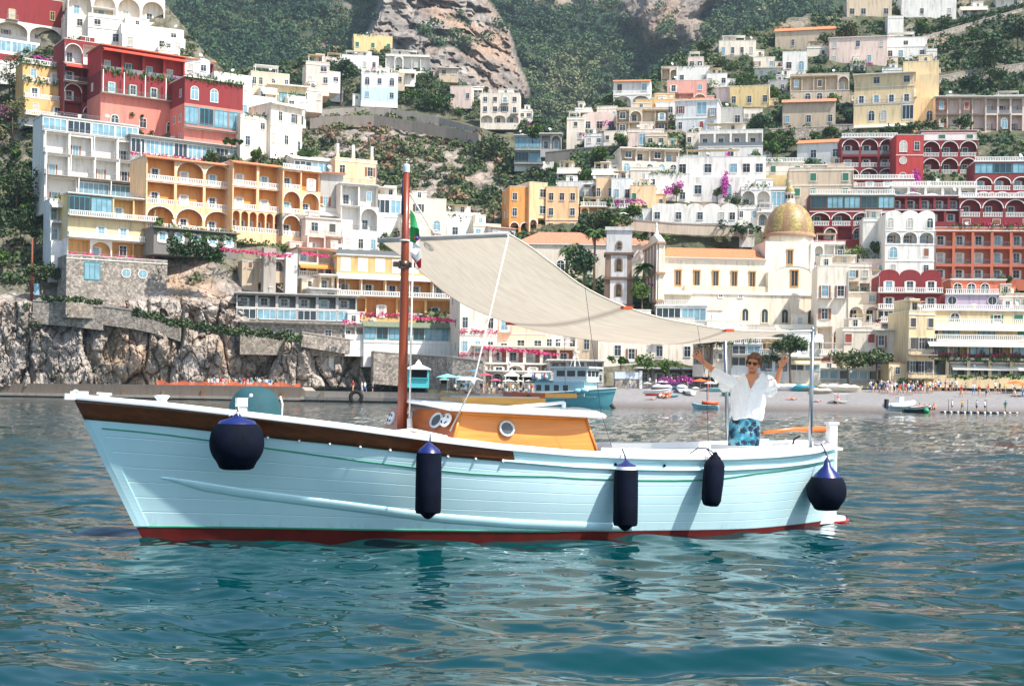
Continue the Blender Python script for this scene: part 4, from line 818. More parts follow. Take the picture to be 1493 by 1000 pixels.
L_=mb.build('lantern',church); mb=MB(); mb.lathe([(s_*7.4,lz+s_*16),(s_*6.6,lz+s_*21),(s_*4,lz+s_*26),(.15,lz+s_*29.5),(0,lz+s_*30)],MATS['majolica dome tiles'],20,(cxd,cyd,0)); mb.tube([(cxd,cyd,lz+s_*30),(cxd,cyd,lz+s_*35)],.07,M_METAL,5); mb.box(cxd-.45,cxd+.45,cyd-.05,cyd+.05,lz+s_*33,lz+s_*33.6,M_METAL); mb.build('cupola',L_)
def cwin(px,py0,py1,w,y,arch=False,fr=M_OFR,gl=M_GLASS,rz=0):
    ww=w*s_; h=(py1-py0)*s_; mb=MB()
    mb.box(-ww/2-.22,ww/2+.22,-.14,0,-.22,0,fr); mb.box(-ww/2-.22,-ww/2,-.12,0,0,h,fr); mb.box(ww/2,ww/2+.22,-.12,0,0,h,fr)
    if arch:
        for i in range(8): a0,a1=PI*i/8,PI*(i+1)/8; r=ww/2; mb.poly([(-r*math.cos(a0),-.05,h+r*math.sin(a0)),(-r*math.cos(a1),-.05,h+r*math.sin(a1)),(0,-.05,h)],gl); mb.poly([(-(r+.22)*math.cos(a0),-.12,h+(r+.22)*math.sin(a0)),(-(r+.22)*math.cos(a1),-.12,h+(r+.22)*math.sin(a1)),(-r*math.cos(a1),-.12,h+r*math.sin(a1)),(-r*math.cos(a0),-.12,h+r*math.sin(a0))],fr)
    else: mb.box(-ww/2-.3,ww/2+.3,-.2,0,h,h+.28,fr)
    mb.poly([(-ww/2,-.05,0),(ww/2,-.05,0),(ww/2,-.05,h),(-ww/2,-.05,h)],gl); mb.box(-.05,.05,-.09,-.051,0,h,fr)
    return link('window',mb.mesh('window'),church,(X(px),y,Z(py1)),rz)
for px in (992,1020,1048,1076,1103): cwin(px,392,413,7,2.99)
cwin(1162,390,412,9,.79); o_=cwin(1154,358,378,7,3.49); o_.location.x=onCh(1152,360,3.5)[0]
for px in (1088,1117,1147,1186): cwin(px,452,467,9,-.01,True,CW2)
for px in (1051,1080,1081.): cwin(px,428,431,5,-.01,False,M_TRIM)
cwin(1050,453,467,6,-.01,False,M_TRIM)
# west front, facing left
mb=MB(); mb.box(X(958),X(967),-.6,15.5,Z(482),Z(352),CW); mb.box(X(956.5),X(958)-.002,-.4,15,Z(440),Z(356),CB)
for z_ in (440,400,356): mb.box(X(954.5),X(968),-1,16,Z(z_),Z(z_-3),CB)
for k in range(5): y=-.5+k*3.7; mb.box(X(955),X(956.5),y,y+.8,Z(440),Z(356),M_TRIM)
mb.poly([(X(958),-.6,Z(352)),(X(958),15.5,Z(352)),(X(958),10,Z(338)),(X(958),5,Z(338))],CW); mb.poly([(X(967),-.6,Z(352)),(X(967),15.5,Z(352)),(X(967),10,Z(338)),(X(967),5,Z(338))][::-1],CW)
mb.poly([(X(958),-.6,Z(352)),(X(967),-.6,Z(352)),(X(967),5,Z(338)),(X(958),5,Z(338))],M_TRIM); mb.poly([(X(958),5,Z(338)),(X(967),5,Z(338)),(X(967),10,Z(338)),(X(958),10,Z(338))],M_TRIM)
mb.lathe([(.5,0),(.35,.8),(.15,1.6),(.3,2.0),(0,2.6)],M_TRIM,8,(X(962),5.5,Z(338))); mb.build('west_front',church)
# bell tower
Dt=DR(901,450)-10; st=Dt/F; T0=P(901,470,Dt); tower=thing('bell_tower','square bell tower with brown corner stones, white panels and arched openings','tower',T0,rad(-3))
BR=plaster('#8d7463'); BR2=plaster('#6f5a4d'); WT=plaster('#cbc8c6'); zt_=lambda py:(470-py)*st
def stage(mb,yb,yt,w,m,mp,cor=True):
    h=w*st/2; mb.box(-h,h,0,2*h,zt_(yb),zt_(yt),m)
    if mp: mb.box(-h*.62,h*.62,-.08,0,zt_(yb)+.3,zt_(yt)-.3,mp); mb.box(-h-.08,-h,h*.38,h*1.62,zt_(yb)+.3,zt_(yt)-.3,mp); mb.box(h,h+.08,h*.38,h*1.62,zt_(yb)+.3,zt_(yt)-.3,mp)
    if cor: mb.box(-h-.35,h+.35,-.35,2*h+.35,zt_(yt)-.25,zt_(yt)+.25,BR2)
mb=MB(); stage(mb,490,446,41,BR,None); stage(mb,446,406,40,BR2,WT); stage(mb,406,370,38,BR,WT); stage(mb,370,336,37,WT,None,False); h=18.5*st; mb.box(-h-.3,h+.3,-.3,2*h+.3,zt_(336),zt_(331),WT); mb.build('wall',tower)
for py0,py1,wd in ((418,433,7),(381,396,7),(356,363,5)):
    w=wd*st; H=(py1-py0)*st; mb=MB()
    for i in range(10):
        a0,a1=PI*i/10,PI*(i+1)/10; r=w/2; R2=r+.32; mb.poly([(-r*math.cos(a0),-.11,H+r*math.sin(a0)),(-r*math.cos(a1),-.11,H+r*math.sin(a1)),(0,-.11,H)],M_DARK); mb.poly([(-R2*math.cos(a0),-.16,H+R2*math.sin(a0)),(-R2*math.cos(a1),-.16,H+R2*math.sin(a1)),(-r*math.cos(a1),-.16,H+r*math.sin(a1)),(-r*math.cos(a0),-.16,H+r*math.sin(a0))],BR)
    mb.box(-w/2-.32,-w/2,-.16,-.09,0,H,BR); mb.box(w/2,w/2+.32,-.16,-.09,0,H,BR); mb.poly([(-w/2,-.11,0),(w/2,-.11,0),(w/2,-.11,H),(-w/2,-.11,H)],M_DARK); mb.lathe([(.1,H*.75),(.3,H*.6),(.45,H*.3),(.5,H*.25)],plain('bronze','#6a5a3a',.4,metal=.8),10,(0,-.13,0),sy=.1)
    link('belfry_opening',mb.mesh('belfry_opening'),tower,(0,0,zt_(py1)))
# retaining walls, built as stone slabs that follow the slope
def swall(label,pts,hpx,D,mat=M_STONE,name='retaining_wall',th=1.6,cap=True,off=-1.2,cat='wall'):
    """pts: (px, py of the top)"""
    DD=[(DF[D[0]](px,py+hpx)+float(D[1:] or 0)+off) if isinstance(D,str) else D for px,py in pts]
    A=[P(px,py,d) for (px,py),d in zip(pts,DD)]; o0=A[0].copy(); o0.z-=hpx*DD[0]/F; t=thing(name,label,cat,o0); mb=MB(); mc=MB()
    for a,b,d in zip(A,A[1:],DD):
        u=(b-a).normalized(); n=Vector((-u.y,u.x,0)).normalized()*th
        if n.y<0: n=-n
        h=hpx*d/F+1.; a=a-o0; b=b-o0; q=lambda p,z:(p.x,p.y,p.z-z)
        mb.poly([q(a,h),q(b,h),q(b,0),q(a,0)],mat); mb.poly([q(a,0),q(b,0),q(b+n,0),q(a+n,0)],mat); mb.poly([q(a,h),q(a,0),q(a+n,0),q(a+n,h)],mat); mb.poly([q(b,h),q(b+n,h),q(b+n,0),q(b,0)],mat)
        if cap: f=n*-.06; mc.poly([q(a+f,-.12),q(b+f,-.12),q(b+f,.12),q(a+f,.12)],M_SLAB); mc.poly([q(a+f,-.12),q(b+f,-.12),q(b+n,-.12),q(a+n,-.12)][::-1],M_SLAB)
    mb.build('stone_face',t)
    if cap: mc.build('coping',t)
    return t
swall('plain stone wall right of the round windowed basement',[(96,380),(100,378)],60,'L-6',th=2)
swall('low dry stone wall along the cliff path at the far left',[(48,438),(100,442),(150,448)],26,'L-3.5')
swall('stone wall zigzagging over the cliff below the round windows',[(150,446),(195,452),(240,462),(262,470)],20,'L-3.5')
swall('pale concrete ramp running down below the hotel terrace',[(385,361),(403,362)],92,'L-3',plaster('#a59c90'),name='ramp_wall',cap=False,cat='wall')
swall('narrow white ramp wall right of the concrete ramp',[(417,368),(434,370)],65,'L-4',plaster('#d3cec6'),name='ramp_wall',cap=False,cat='wall')
swall('stone sea wall behind the kiosks',[(545,512),(600,517),(660,520),(705,526)],40,'L-9')
swall('long stone wall of the coast path above the sea rocks',[(440,484),(490,492),(545,500),(560,505)],14,'L-7')
swall('old stone terrace wall under the reddish roofed farmhouse',[(1096,190),(1130,188),(1170,186),(1214,184)],22,'R-1')
swall('terrace wall between white gabled farmhouse and the wood',[(1215,182),(1245,182)],16,'R-1')
swall('terrace wall on the upper right slope',[(1330,60),(1400,38),(1493,12)],8,'R-1')
swall('overgrown terrace wall right of the yellow villa',[(1368,112),(1430,100),(1500,92)],16,'R-1')
swall('stone garden wall below the white villa complex',[(1020,300),(1060,298),(1110,300)],9,'R-7')
swall('dark stone wall of the road under the middle quarter',[(795,222),(850,216),(905,212)],10,'R-1',plaster('#8b857c'))
swall('long pale terrace wall above the convent roof',[(896,318),(940,322),(985,326),(1090,330)],9,'R-9',plaster('#c9bda8'))
# hillside road with its parapet
rp=[(430,166),(460,163),(500,159),(540,158),(570,160),(600,165),(640,173),(670,181),(700,189)]
A=[P(x,y+3,DM(x,y+9)-6) for x,y in rp]; mb=MB(); G=[[a,a+Vector((0,9,.05))] for a in A]; mb.grid(G,M_SLAB,smooth=False); o=mb.build('road'); kind(o,'structure')
t=thing('road_parapet','curved stone parapet and arched support of the hillside road','parapet',A[0]); mb=MB(); M_PAR=plaster('#a39a90')
for a,b in zip(A,A[1:]):
    a=a-A[0]; b=b-A[0]; mb.poly([(a.x,a.y,a.z-2.6),(b.x,b.y,b.z-2.6),(b.x,b.y,b.z+1.1),(a.x,a.y,a.z+1.1)],M_PAR); mb.poly([(a.x,a.y,a.z+1.1),(b.x,b.y,b.z+1.1),(b.x,b.y+.5,b.z+1.1),(a.x,a.y+.5,a.z+1.1)],M_PAR); mb.poly([(a.x,a.y+.5,a.z+1.1),(b.x,b.y+.5,b.z+1.1),(b.x,b.y+.5,b.z),(a.x,a.y+.5,a.z)],M_PAR)
mb.build('parapet_wall',t)
swall('grey stone supporting wall under the left bend of the hillside road',[(452,172),(500,169),(545,168),(600,176),(650,185),(698,196)],12,'M-9',plaster('#8f857b'),cap=False)
# pier
pp=[(-120,557.5,268),(0,558.5,262),(180,560,257),(330,562,254),(440,564,252),(445,568,252),(560,571,246),(640,575,240),(700,578,234),(800,581,229)]
A=[P(x,y,d) for x,y,d in pp]
for a in A: a.z=max(a.z,2.35) if a.x<P(443,560,252).x else 2.0
M_PIER=plaster('#766b60'); M_PIER2=plaster('#a0968a')
mb=MB()
for i,(a,b) in enumerate(zip(A,A[1:])):
    m=M_PIER if i<5 else M_PIER2; mb.poly([(a.x,a.y,-2),(b.x,b.y,-2),(b.x,b.y,b.z),(a.x,a.y,a.z)],m); mb.poly([(a.x,a.y,a.z),(b.x,b.y,b.z),(b.x,b.y+14,b.z),(a.x,a.y+14,a.z)],M_PIER2)
o=thing('pier','long weathered concrete pier under the sea cliff','pier',(0,0,0)); mb.build('quay_wall',o)
mb=MB()
for i,(a,b) in enumerate(zip(A,A[1:])):
    if i in (0,): continue
    z0,z1=(.35,.95) if i>3 else (.25,.75); dy=-1.6
    mb.poly([(a.x,a.y+dy,z0),(b.x,b.y+dy,z0),(b.x,b.y+dy,z1),(a.x,a.y+dy,z1)],M_PIER2); mb.poly([(a.x,a.y+dy,z1),(b.x,b.y+dy,z1),(b.x,b.y,z1),(a.x,a.y,z1)],M_PIER2)
mb.build('ledge',o)
for k in range(9):
    px=180+k*58; 
    D=float(np.interp(px,[p[0] for p in pp],[p[2] for p in pp]))-.12; a=P(px,575,D); mb=MB(); mb.box(-.35,.35,-.1,.1,-1,1.4+.3*(k%3),M_PIER if k%2 else plain('rust stained concrete','#7d5f45',.9,var=.4,scale=1)); mb.build('buttress',o,(a.x,a.y,0))
a=P(521,577,243.5); mb=MB(); mb.lathe([(.95+.35*math.cos(t_),.30*math.sin(t_)) for t_ in np.linspace(0,2*PI,12)],plain('black tyre rubber','#191817',.9),24,rot=Matrix.Rotation(PI/2,3,'X')); t=mb.build('tyre',None,(a.x,a.y-2,1.0)); tag(t,'black tyre hanging as a fender on the pier','tyre')
# ================================================================== scrub between houses (kept clear of them)
def clear(C):
    px=HX+C[:,0]/C[:,1]*F; py=HY-(C[:,2]-CH)/C[:,1]*F; k=np.ones(len(C),bool)
    for T,W,z,pxm in ALLB.values():
        L=T.location; a=T.rotation_euler.z; p1=(L.x+W*math.cos(a),L.y+W*math.sin(a)); xa,xb=HX+L.x/L.y*F,HX+p1[0]/p1[1]*F; yb=HY-(L.z-CH)/L.y*F; yt=yb-z/pxm*1.0
        k&=~((px>xa-3)&(px<xb+3)&(py<yb+1)&(py>yt-2)&(C[:,1]<max(L.y,p1[1])+9))
    for (x0,x1,y0,y1) in ((950,1236,262,482),(880,924,330,470),(1010,1110,470,560)): k&=~((px>x0)&(px<x1)&(py>y0)&(py<y1))
    return C[k]
g=np.random.default_rng(31)
m=np.where((PYr<505)&(PYr>-20),1.,0.)*(1-RR*.6); C,i=scatter(RV,m,8200,g); C=clear(C)
clumps('hillside_garden_scrub',C,.8+1.9*g.random(len(C))**1.8,46,.42,G_FOREST,np.clip(.40+.34*fbm(C*.03,3)+g.normal(size=len(C))*.15,.02,.95),'olive and dark green scrub on the slopes between the houses',lvar=.1,flat=.9,seed=9)
m=np.where((PYl<425)&(PYl>-20),1.,0.)+.10*((PYl>425)&(PYl<520)&(fbm(LV*.1+70,3)>.3)); m*=np.where(PXl<74,3.,1)*np.where((PXl>240)&(PYl>350)&(PXl<480),.12,1); C,i=scatter(LV,m,4200,g); C=clear(C)
clumps('left_hillside_scrub',C,.6+1.3*g.random(len(C))**1.7,46,.32,G_SCRUB,np.clip(.36+.3*fbm(C*.06,3)+g.normal(size=len(C))*.14,.02,.8),'dense green scrub on the left hillside above the cliff',lvar=.1,flat=.9,seed=10)
# ================================================================== trees
M_BARK=plain('grey brown bark','#6b5847',.95,var=.3,scale=3,bump=.5,bscale=12)
def crownpts(kind,w,h,seed):
    g=np.random.default_rng(seed); pts=[];ti=[]
    if kind=='pine': nc,per=26,70; cs=[((g.random()**.5)*w*.42,g.random()*2*PI) for _ in range(nc)]; cen=[(r*math.cos(a),r*math.sin(a),h*.80+g.normal()*h*.055-(r/w)**2*h*.30) for r,a in cs]; rr=[w*(.13+.09*g.random()) for _ in cen]; fl=.75
    elif kind=='cypress': cen=[(g.normal()*w*.08,g.normal()*w*.08,h*(.12+.84*k/13)) for k in range(14)]; rr=[w*.42*(1-(k/14)**2.2)+.15 for k in range(14)]; per=46; fl=1.3
    elif kind=='bush': nc,per=13,58; cen=[(g.normal()*w*.24,g.normal()*w*.2,h*(.25+.5*g.random())) for _ in range(nc)]; rr=[min(w,h)*(.2+.14*g.random()) for _ in cen]; fl=.85
    else: nc,per=18,60; cen=[];rr=[]
    if kind=='round':
        for _ in range(nc): d=g.normal(size=3); d/=np.linalg.norm(d); q=g.random()**.5; cen.append((d[0]*w*.34*q,d[1]*w*.34*q,h*.64+d[2]*h*.26*q)); rr.append(w*(.13+.09*g.random()))
        fl=.85
    for c,r in zip(cen,rr):
        d=g.normal(size=(per,3)); d/=np.linalg.norm(d,axis=1)[:,None]; q=(g.random((per,1)))**.3; pts.append(np.array(c)+d*q*r*np.array([1,1,fl])); ti.append(np.full(per,g.normal()*.13))
    return np.concatenate(pts),np.concatenate(ti)
def treemesh(kind,w,h,v,mat,tint):
    key=(kind,round(w),round(h),v,mat.name)
    def fn():
        p,t=crownpts(kind,w,h,v*13+int(w*7)); return leafcloud(p,max(.2,min(.5,w*.045)),np.clip(t+tint,0,1),mat,'foliage',v)
    return leafmesh(('crown',)+key,fn)
def tree(kind,label,px,py,wpx,hpx,D,v=0,tint=.4,mat=None,group='trees of the town',cat='tree',name=None,off=-4):
    d=DF[D[0]](px,py)+float(D[1:] or 0)+off if isinstance(D,str) else D
    p=P(px,py,d); w=wpx*d/F; h=hpx*d/F; mat=mat or G_FOREST; nm=name or {'pine':'umbrella_pine','round':'broadleaf_tree','cypress':'cypress_tree','bush':'garden_shrub'}[kind]
    t=thing(nm,label,cat,p,0,group); cr=link('crown',treemesh(kind,w,h,v,mat,tint),t)
    mb=MB(); g=random.Random(v+int(px)); tr=max(.1,h*.02)
    if kind in('pine','round'):
        top=h*(.72 if kind=='pine' else .55); b=Vector((g.uniform(-.3,.3)*h*.15,0,top)); m1=Vector((b.x*.7,.1,top*.5)); mb.tube([(0,0,-1),(0,0,0),m1,b],[tr*1.5,tr*1.3,tr,tr*.6],M_BARK,8)
        for k in range(5): a=k*1.3+g.random(); e=b+Vector((math.cos(a)*w*.3,math.sin(a)*w*.3,h*.10)); mb.tube([m1.lerp(b,.5+.1*k),b.lerp(e,.5)+Vector((0,0,-.1)),e],[tr*.5,tr*.35,tr*.12],M_BARK,5)
    else: mb.tube([(0,0,-.8),(0,0,h*.6)],[tr*1.2,tr*.4],M_BARK,6)
    mb.build('trunk',t); return t
def palm(label,px,py,hpx,cpx,D,v=0,off=-4):
    d=DF[D[0]](px,py)+float(D[1:] or 0)+off; p=P(px,py,d); h=hpx*d/F; c=cpx*d/F/2; t=thing('palm_tree',label,'palm tree',p,0,'palm trees')
    mb=MB(); mb.tube([(0,0,-1),(0,0,h*.5),(.1,0,h)],[.32,.22,.2],M_BARK,8); mb.build('trunk',t)
    g=np.random.default_rng(v); V=[];Tn=[]
    for k in range(26):
        a=k*2.4; e=g.uniform(-.5,1.1); u=np.array([math.cos(a),math.sin(a),0]); pr=None
        for i in range(9):
            s=i/8; r=c*s*math.cos(e*.6)*1.05; z=h+c*(math.sin(e)*s*.9-s*s*.75)+.1; q=u*r+np.array([.1,0,z])
            if pr is not None:
                for sd in (-1,1):
                    n=np.array([-u[1],u[0],0])*sd*c*.26*math.sin(PI*min(1,s*.9+.1)); V+= [pr,q,q+n*.9+u*.12*c-[0,0,c*.14],pr+n*.8+u*.1*c-[0,0,c*.12]]; Tn+= [g.uniform(.2,.8)]*4
            pr=q
    link('crown',npmesh('crown',V,np.arange(len(V)).reshape(-1,4),G_LUSH,{'tint':Tn},smooth=False),t); return t
# pines on the beach front
tree('pine','umbrella pine with leaning trunk left of the waving man',1034,556,62,86,250,1,.5)
tree('pine','umbrella pine with tall thin trunk right of the waving man',1153,562,52,80,248,2,.5)
tree('pine','low umbrella pine just behind the waving man',1122,552,34,40,252,3,.5)
tree('pine','wide umbrella pine over the crowded promenade',1276,566,48,58,248,4,.55)
tree('pine','smaller umbrella pine left of the crowded promenade pine',1237,566,50,54,247,5,.55)
tree('round','small bushy pine between two beach houses',1085,546,34,34,254,2,.35)
tree('pine','large umbrella pine standing above the bend of the hillside road',497,152,58,66,'M-4',7,.22)
tree('round','big dark pine beside the bell tower',849,430,66,80,'R-9',8,.2)
tree('round','bright green tree beside the bell tower foot',936,452,40,46,'R-11',9,.7,G_LUSH)
palm('tall palm left of the bell tower',866,422,84,36,'R-12',1)
palm('small palm in front of the orange palazzo roofs',826,392,28,30,'R-12',2)
palm('bushy palm between bell tower and church',938,420,32,36,'R-13',3)
palm('palm near the chimney left of the red hotel',1272,202,10,18,'R-4',4)
for i,(x,y,w,h,k,m,tn,lb) in enumerate([
 (896,334,48,34,'bush',G_LUSH,.35,'dense green tree mass right of the orange palazzo'),(922,326,34,28,'round',G_LUSH,.45,'leafy tree under the palazzo row'),(866,330,36,20,'bush',G_FOREST,.3,'round olive trees in front of the orange palazzo'),
 (948,290,24,22,'round',G_FOREST,.5,'small round tree left on the white villa terrace'),(986,290,22,18,'round',G_LUSH,.5,'small light tree in the middle of the white villa terrace'),(1046,296,22,26,'round',G_FOREST,.5,'small olive tree by the purple creeper'),(1070,300,26,20,'bush',G_FOREST,.35,'dark shrub right of the purple creeper'),
 (1082,344,40,24,'bush',G_FOREST,.25,'dark green garden shrub left of the dome'),(1108,200,44,34,'round',G_FOREST,.3,'dark tree group right of the yellow gabled house'),(1144,206,30,22,'bush',G_LUSH,.4,'light shrub under the stone farmhouse'),(1236,66,44,34,'round',G_FOREST,.55,'grey green olive tree beside the long farmhouse'),(1206,72,34,24,'round',G_FOREST,.5,'olive tree between the two farmhouses'),
 (1252,150,34,36,'round',G_FOREST,.2,'dark tree left of the yellow villa'),(1420,142,56,32,'round',G_FOREST,.2,'dark rounded tree above the pinkish villa'),(1450,110,60,60,'round',G_FOREST,.35,'large dark tree on the right edge slope'),(1484,70,60,50,'round',G_FOREST,.4,'tall olive coloured tree at the right edge'),(1402,186,36,18,'bush',G_LUSH,.4,'green shrub before the pinkish villa arch'),
 (1246,380,34,24,'bush',G_LUSH,.8,'yellow green tree beside the white bell arch house'),(1282,380,34,30,'round',G_FOREST,.4,'dark green tree left of the bougainvillea house'),(1214,368,22,18,'bush',G_LUSH,.7,'light shrub below the lower left crimson wing'),(1460,416,50,14,'bush',G_LUSH,.6,'green pergola vine over the orange base'),
 (24,300,60,66,'bush',G_SCRUB,.45,'large yellowish bush mass on the far left slope'),(30,345,50,46,'bush',G_SCRUB,.3,'dark bush under the yellowish bush mass'),(60,420,44,40,'round',G_SCRUB,.35,'round dark green tree left of the stair tower'),(84,412,26,26,'bush',G_SCRUB,.5,'olive bush at the foot of the stair tower'),(14,132,30,60,'bush',G_SCRUB,.4,'tall creeper bush left of the ochre house'),(18,200,34,70,'bush',G_SCRUB,.55,'greyish bush with pink blossom left of the white terraced house'),
 (232,345,16,36,'bush',G_LUSH,.6,'bright creeper on the corner of the orange hotel'),(205,205,26,18,'bush',G_SCRUB,.35,'dark shrub below the coral hotel wall'),(338,212,40,10,'bush',G_LUSH,.4,'row of potted plants below the crimson wing'),(196,176,20,12,'bush',G_LUSH,.3,'green creeper at the foot of the narrow crimson house'),
 (560,380,22,50,'bush',G_SCRUB,.5,'loose shrub behind the mast'),(480,214,34,14,'bush',G_SCRUB,.4,'low shrub behind the stepped pale house'),(612,524,30,16,'bush',G_LUSH,.3,'green shrub on the sea wall behind the kiosk'),(566,516,24,22,'bush',G_LUSH,.35,'green shrub right of the mast on the sea wall'),(640,528,28,14,'bush',G_SCRUB,.6,'dry shrub on the sea wall behind the parasols'),
 (905,532,30,14,'bush',G_LUSH,.6,'green hedge roof of the beach bar behind the ferry'),(945,540,36,26,'bush',G_LUSH,.5,'leafy pergola beside the white stone hut'),(975,545,28,24,'bush',G_LUSH,.55,'yellowish leafy shrub beside the pergola'),(1368,498,24,16,'bush',G_LUSH,.7,'vine on the corner of the yellow restaurant'),(1360,545,16,40,'bush',G_LUSH,.3,'dark creeper hanging beside the yellow restaurant'),(1385,575,20,22,'bush',G_LUSH,.3,'shrub at the foot of the yellow restaurant'),
 (720,230,60,30,'bush',G_SCRUB,.4,'green thicket left of the teal glazed house'),(776,205,40,24,'bush',G_LUSH,.6,'bright green trees above the teal glazed house'),(630,160,44,24,'bush',G_LUSH,.35,'green garden trees above the hillside road'),(600,150,34,22,'bush',G_LUSH,.5,'light green trees beside the white creeper house'),(690,140,40,14,'bush',G_LUSH,.4,'green strip of trees under the crag')]):
    D='M-3' if y<245 and 440<x<760 else ('L-3' if x<700 else 'R-6'); D=248 if y>527 and x>880 else D
    tree(k,lb,x,y,w,h,D,i,tn,m,'trees and shrubs among the houses','tree' if k=='round' else 'shrub',None,-4)
# hedges as trimmed masses
def hedge(label,pts,hpx,D,mat=G_LUSH,tint=.25,name='hedge',wd=2.,off=-4,cat='hedge',den=30,lf=.3,group=None):
    A=[P(x,y,(DF[D[0]](x,y)+float(D[1:] or 0)+off) if isinstance(D,str) else D) for x,y in pts]; g=np.random.default_rng(int(pts[0][0])); pt=[]
    for a,b in zip(A,A[1:]):
        L=(b-a).length; n=int(L*den*hpx/14*(2.4 if name=='hedge' else 1)); u=g.random(n); h=hpx*a.y/F*(.75+.25*np.sin(u*L*1.7)); q=np.array(a)[None]+u[:,None]*np.array(b-a)[None]; q[:,2]+=g.random(n)**.8*h; q[:,1]+=g.normal(size=n)*wd*.35; q[:,0]+=g.normal(size=n)*.3; pt.append(q)
    V=np.concatenate(pt)-np.array(A[0]); o=link(name,leafcloud(V,lf,tint,mat,name,3),None,A[0]); tag(o,label,cat,group); return o
hedge('dark clipped hedge hanging below the orange hotel terrace',[(246,372),(290,376),(325,386)],30,'L-9',G_LUSH,.15)
hedge('long green vine pergola over the orange hotel terrace',[(268,348),(330,352),(400,362),(420,364)],9,'L-9',G_LUSH,.4,'vine_pergola',2.5,cat='vine')
hedge('grey green bushes lining the cliff edge path',[(262,478),(320,488),(380,492),(440,500)],16,'L-5',G_SCRUB,.35)
hedge('green bush strip along the low stone wall at the far left',[(60,440),(110,440),(150,446)],9,'L-6',G_SCRUB,.4)
hedge('green strip growing above the cliff stairs',[(195,462),(225,466),(262,480)],14,'L-6',G_SCRUB,.35)
hedge('clipped hedge line at the top right terraces',[(1335,52),(1400,34),(1493,10)],8,'R-3',G_LUSH,.2)
hedge('lower hedge line at the top right terraces',[(1345,80),(1400,64),(1493,44)],9,'R-3',G_LUSH,.35)
hedge('hedge in front of the yellow villa',[(1290,196),(1330,190),(1366,186)],13,'R-7',G_LUSH,.25)
hedge('green bank between stone farmhouse and white gabled farmhouse',[(1104,216),(1150,214),(1200,212),(1240,210)],12,'R-5',G_LUSH,.4)
hedge('green roof planting on the yellow beach restaurant',[(1386,552),(1430,553),(1493,552)],7,243,G_LUSH,.6,'roof_planting',1.,cat='plants')
hedge('hedge row behind the promenade crowd',[(1310,560),(1345,561)],9,244,G_LUSH,.5,'hedge',1.)
hedge('green planting on the terrace right of the palazzo',[(930,352),(960,350),(985,352)],7,'R-12',G_LUSH,.5,'hedge')
PK='bougainvillea in the town'
for i,(pts,h,D,lb) in enumerate([([(968,286),(990,278),(1004,268),(1040,266)],14,'R-12','deep purple bougainvillea draped along the white villa balcony'),([(1054,290),(1062,268),(1060,246)],30,'R-11','purple bougainvillea climbing the white villa wall'),([(1078,262),(1076,276)],18,'R-9','narrow purple bougainvillea between two arched windows'),
 ([(772,448),(790,456),(806,466)],16,'R-13','magenta bougainvillea beside the ornate convent windows'),([(926,422),(952,418)],9,'R-14','purple bougainvillea under the bushy palm'),([(1304,344),(1330,338),(1354,342)],12,'R-17','bright magenta bougainvillea canopy on the white house terrace'),([(1330,296),(1338,284),(1336,262)],20,'R-9','purple bougainvillea climbing beside the red hotel tower'),
 ([(876,184),(894,182)],8,'R-6','pink bougainvillea by the long white middle quarter house'),([(842,202),(858,200)],8,'R-6','pink bougainvillea under the end house of the middle quarter'),([(1262,98),(1272,97)],9,'R-6','pink bougainvillea beside the large pinkish farmhouse'),([(0,172),(12,170)],18,'L-5','pink bougainvillea at the left edge of the photo'),([(205,292),(222,294)],12,'L-9','purple bougainvillea between terraced house and orange hotel'),
 ([(1062,98),(1072,97)],5,'R-4','tiny pink bougainvillea beside the flat white house'),([(960,562),(985,560),(1010,558)],12,247,'magenta bougainvillea behind the orange parasol on the beach'),([(768,186),(776,188)],9,'M-8','pink bougainvillea above the teal glazed house'),([(894,300),(925,296),(940,298)],7,'R-8','purple bougainvillea on the wall under the palazzo row'),([(540,104),(556,102)],6,'M-12','pink creeper on the roof of the white creeper house'),
 ([(205,108),(250,116),(295,126)],5,'L-8','purple bougainvillea along the coral hotel balconies'),([(50,86),(90,92),(130,98)],6,'L-8','pink bougainvillea along the top of the ochre house')]):
    hedge(lb,pts,h,D,M_BOUG,.62,'bougainvillea',1.,cat='flowering vine',den=34,lf=.26,group=PK)
for i,(pts,lb) in enumerate([([(322,366),(365,371),(425,376)],'bright pink geranium boxes along the terrace rail below the orange hotel'),([(442,372),(478,376)],'bright pink geranium boxes right of the orange hotel terrace'),([(500,472),(520,474)],'pink geraniums left of the mast on the restaurant edge'),([(597,466),(632,468)],'pink geraniums right of the mast on the green roof edge'),([(634,468),(662,470)],'pink geraniums at the right end of the green roof edge'),([(706,510),(735,512),(790,516)],'pink geranium row under the salmon house'),([(684,466),(712,470)],'pink geraniums on the tall cream house'),([(780,516),(815,520)],'pink geraniums under the narrow pink house')]):
    hedge(lb,pts,6,'L-13' if pts[0][0]<600 else 'L-16',M_FLOW,.75,'geranium_box',.5,cat='flowers',den=60,lf=.22,group='pink geranium boxes')

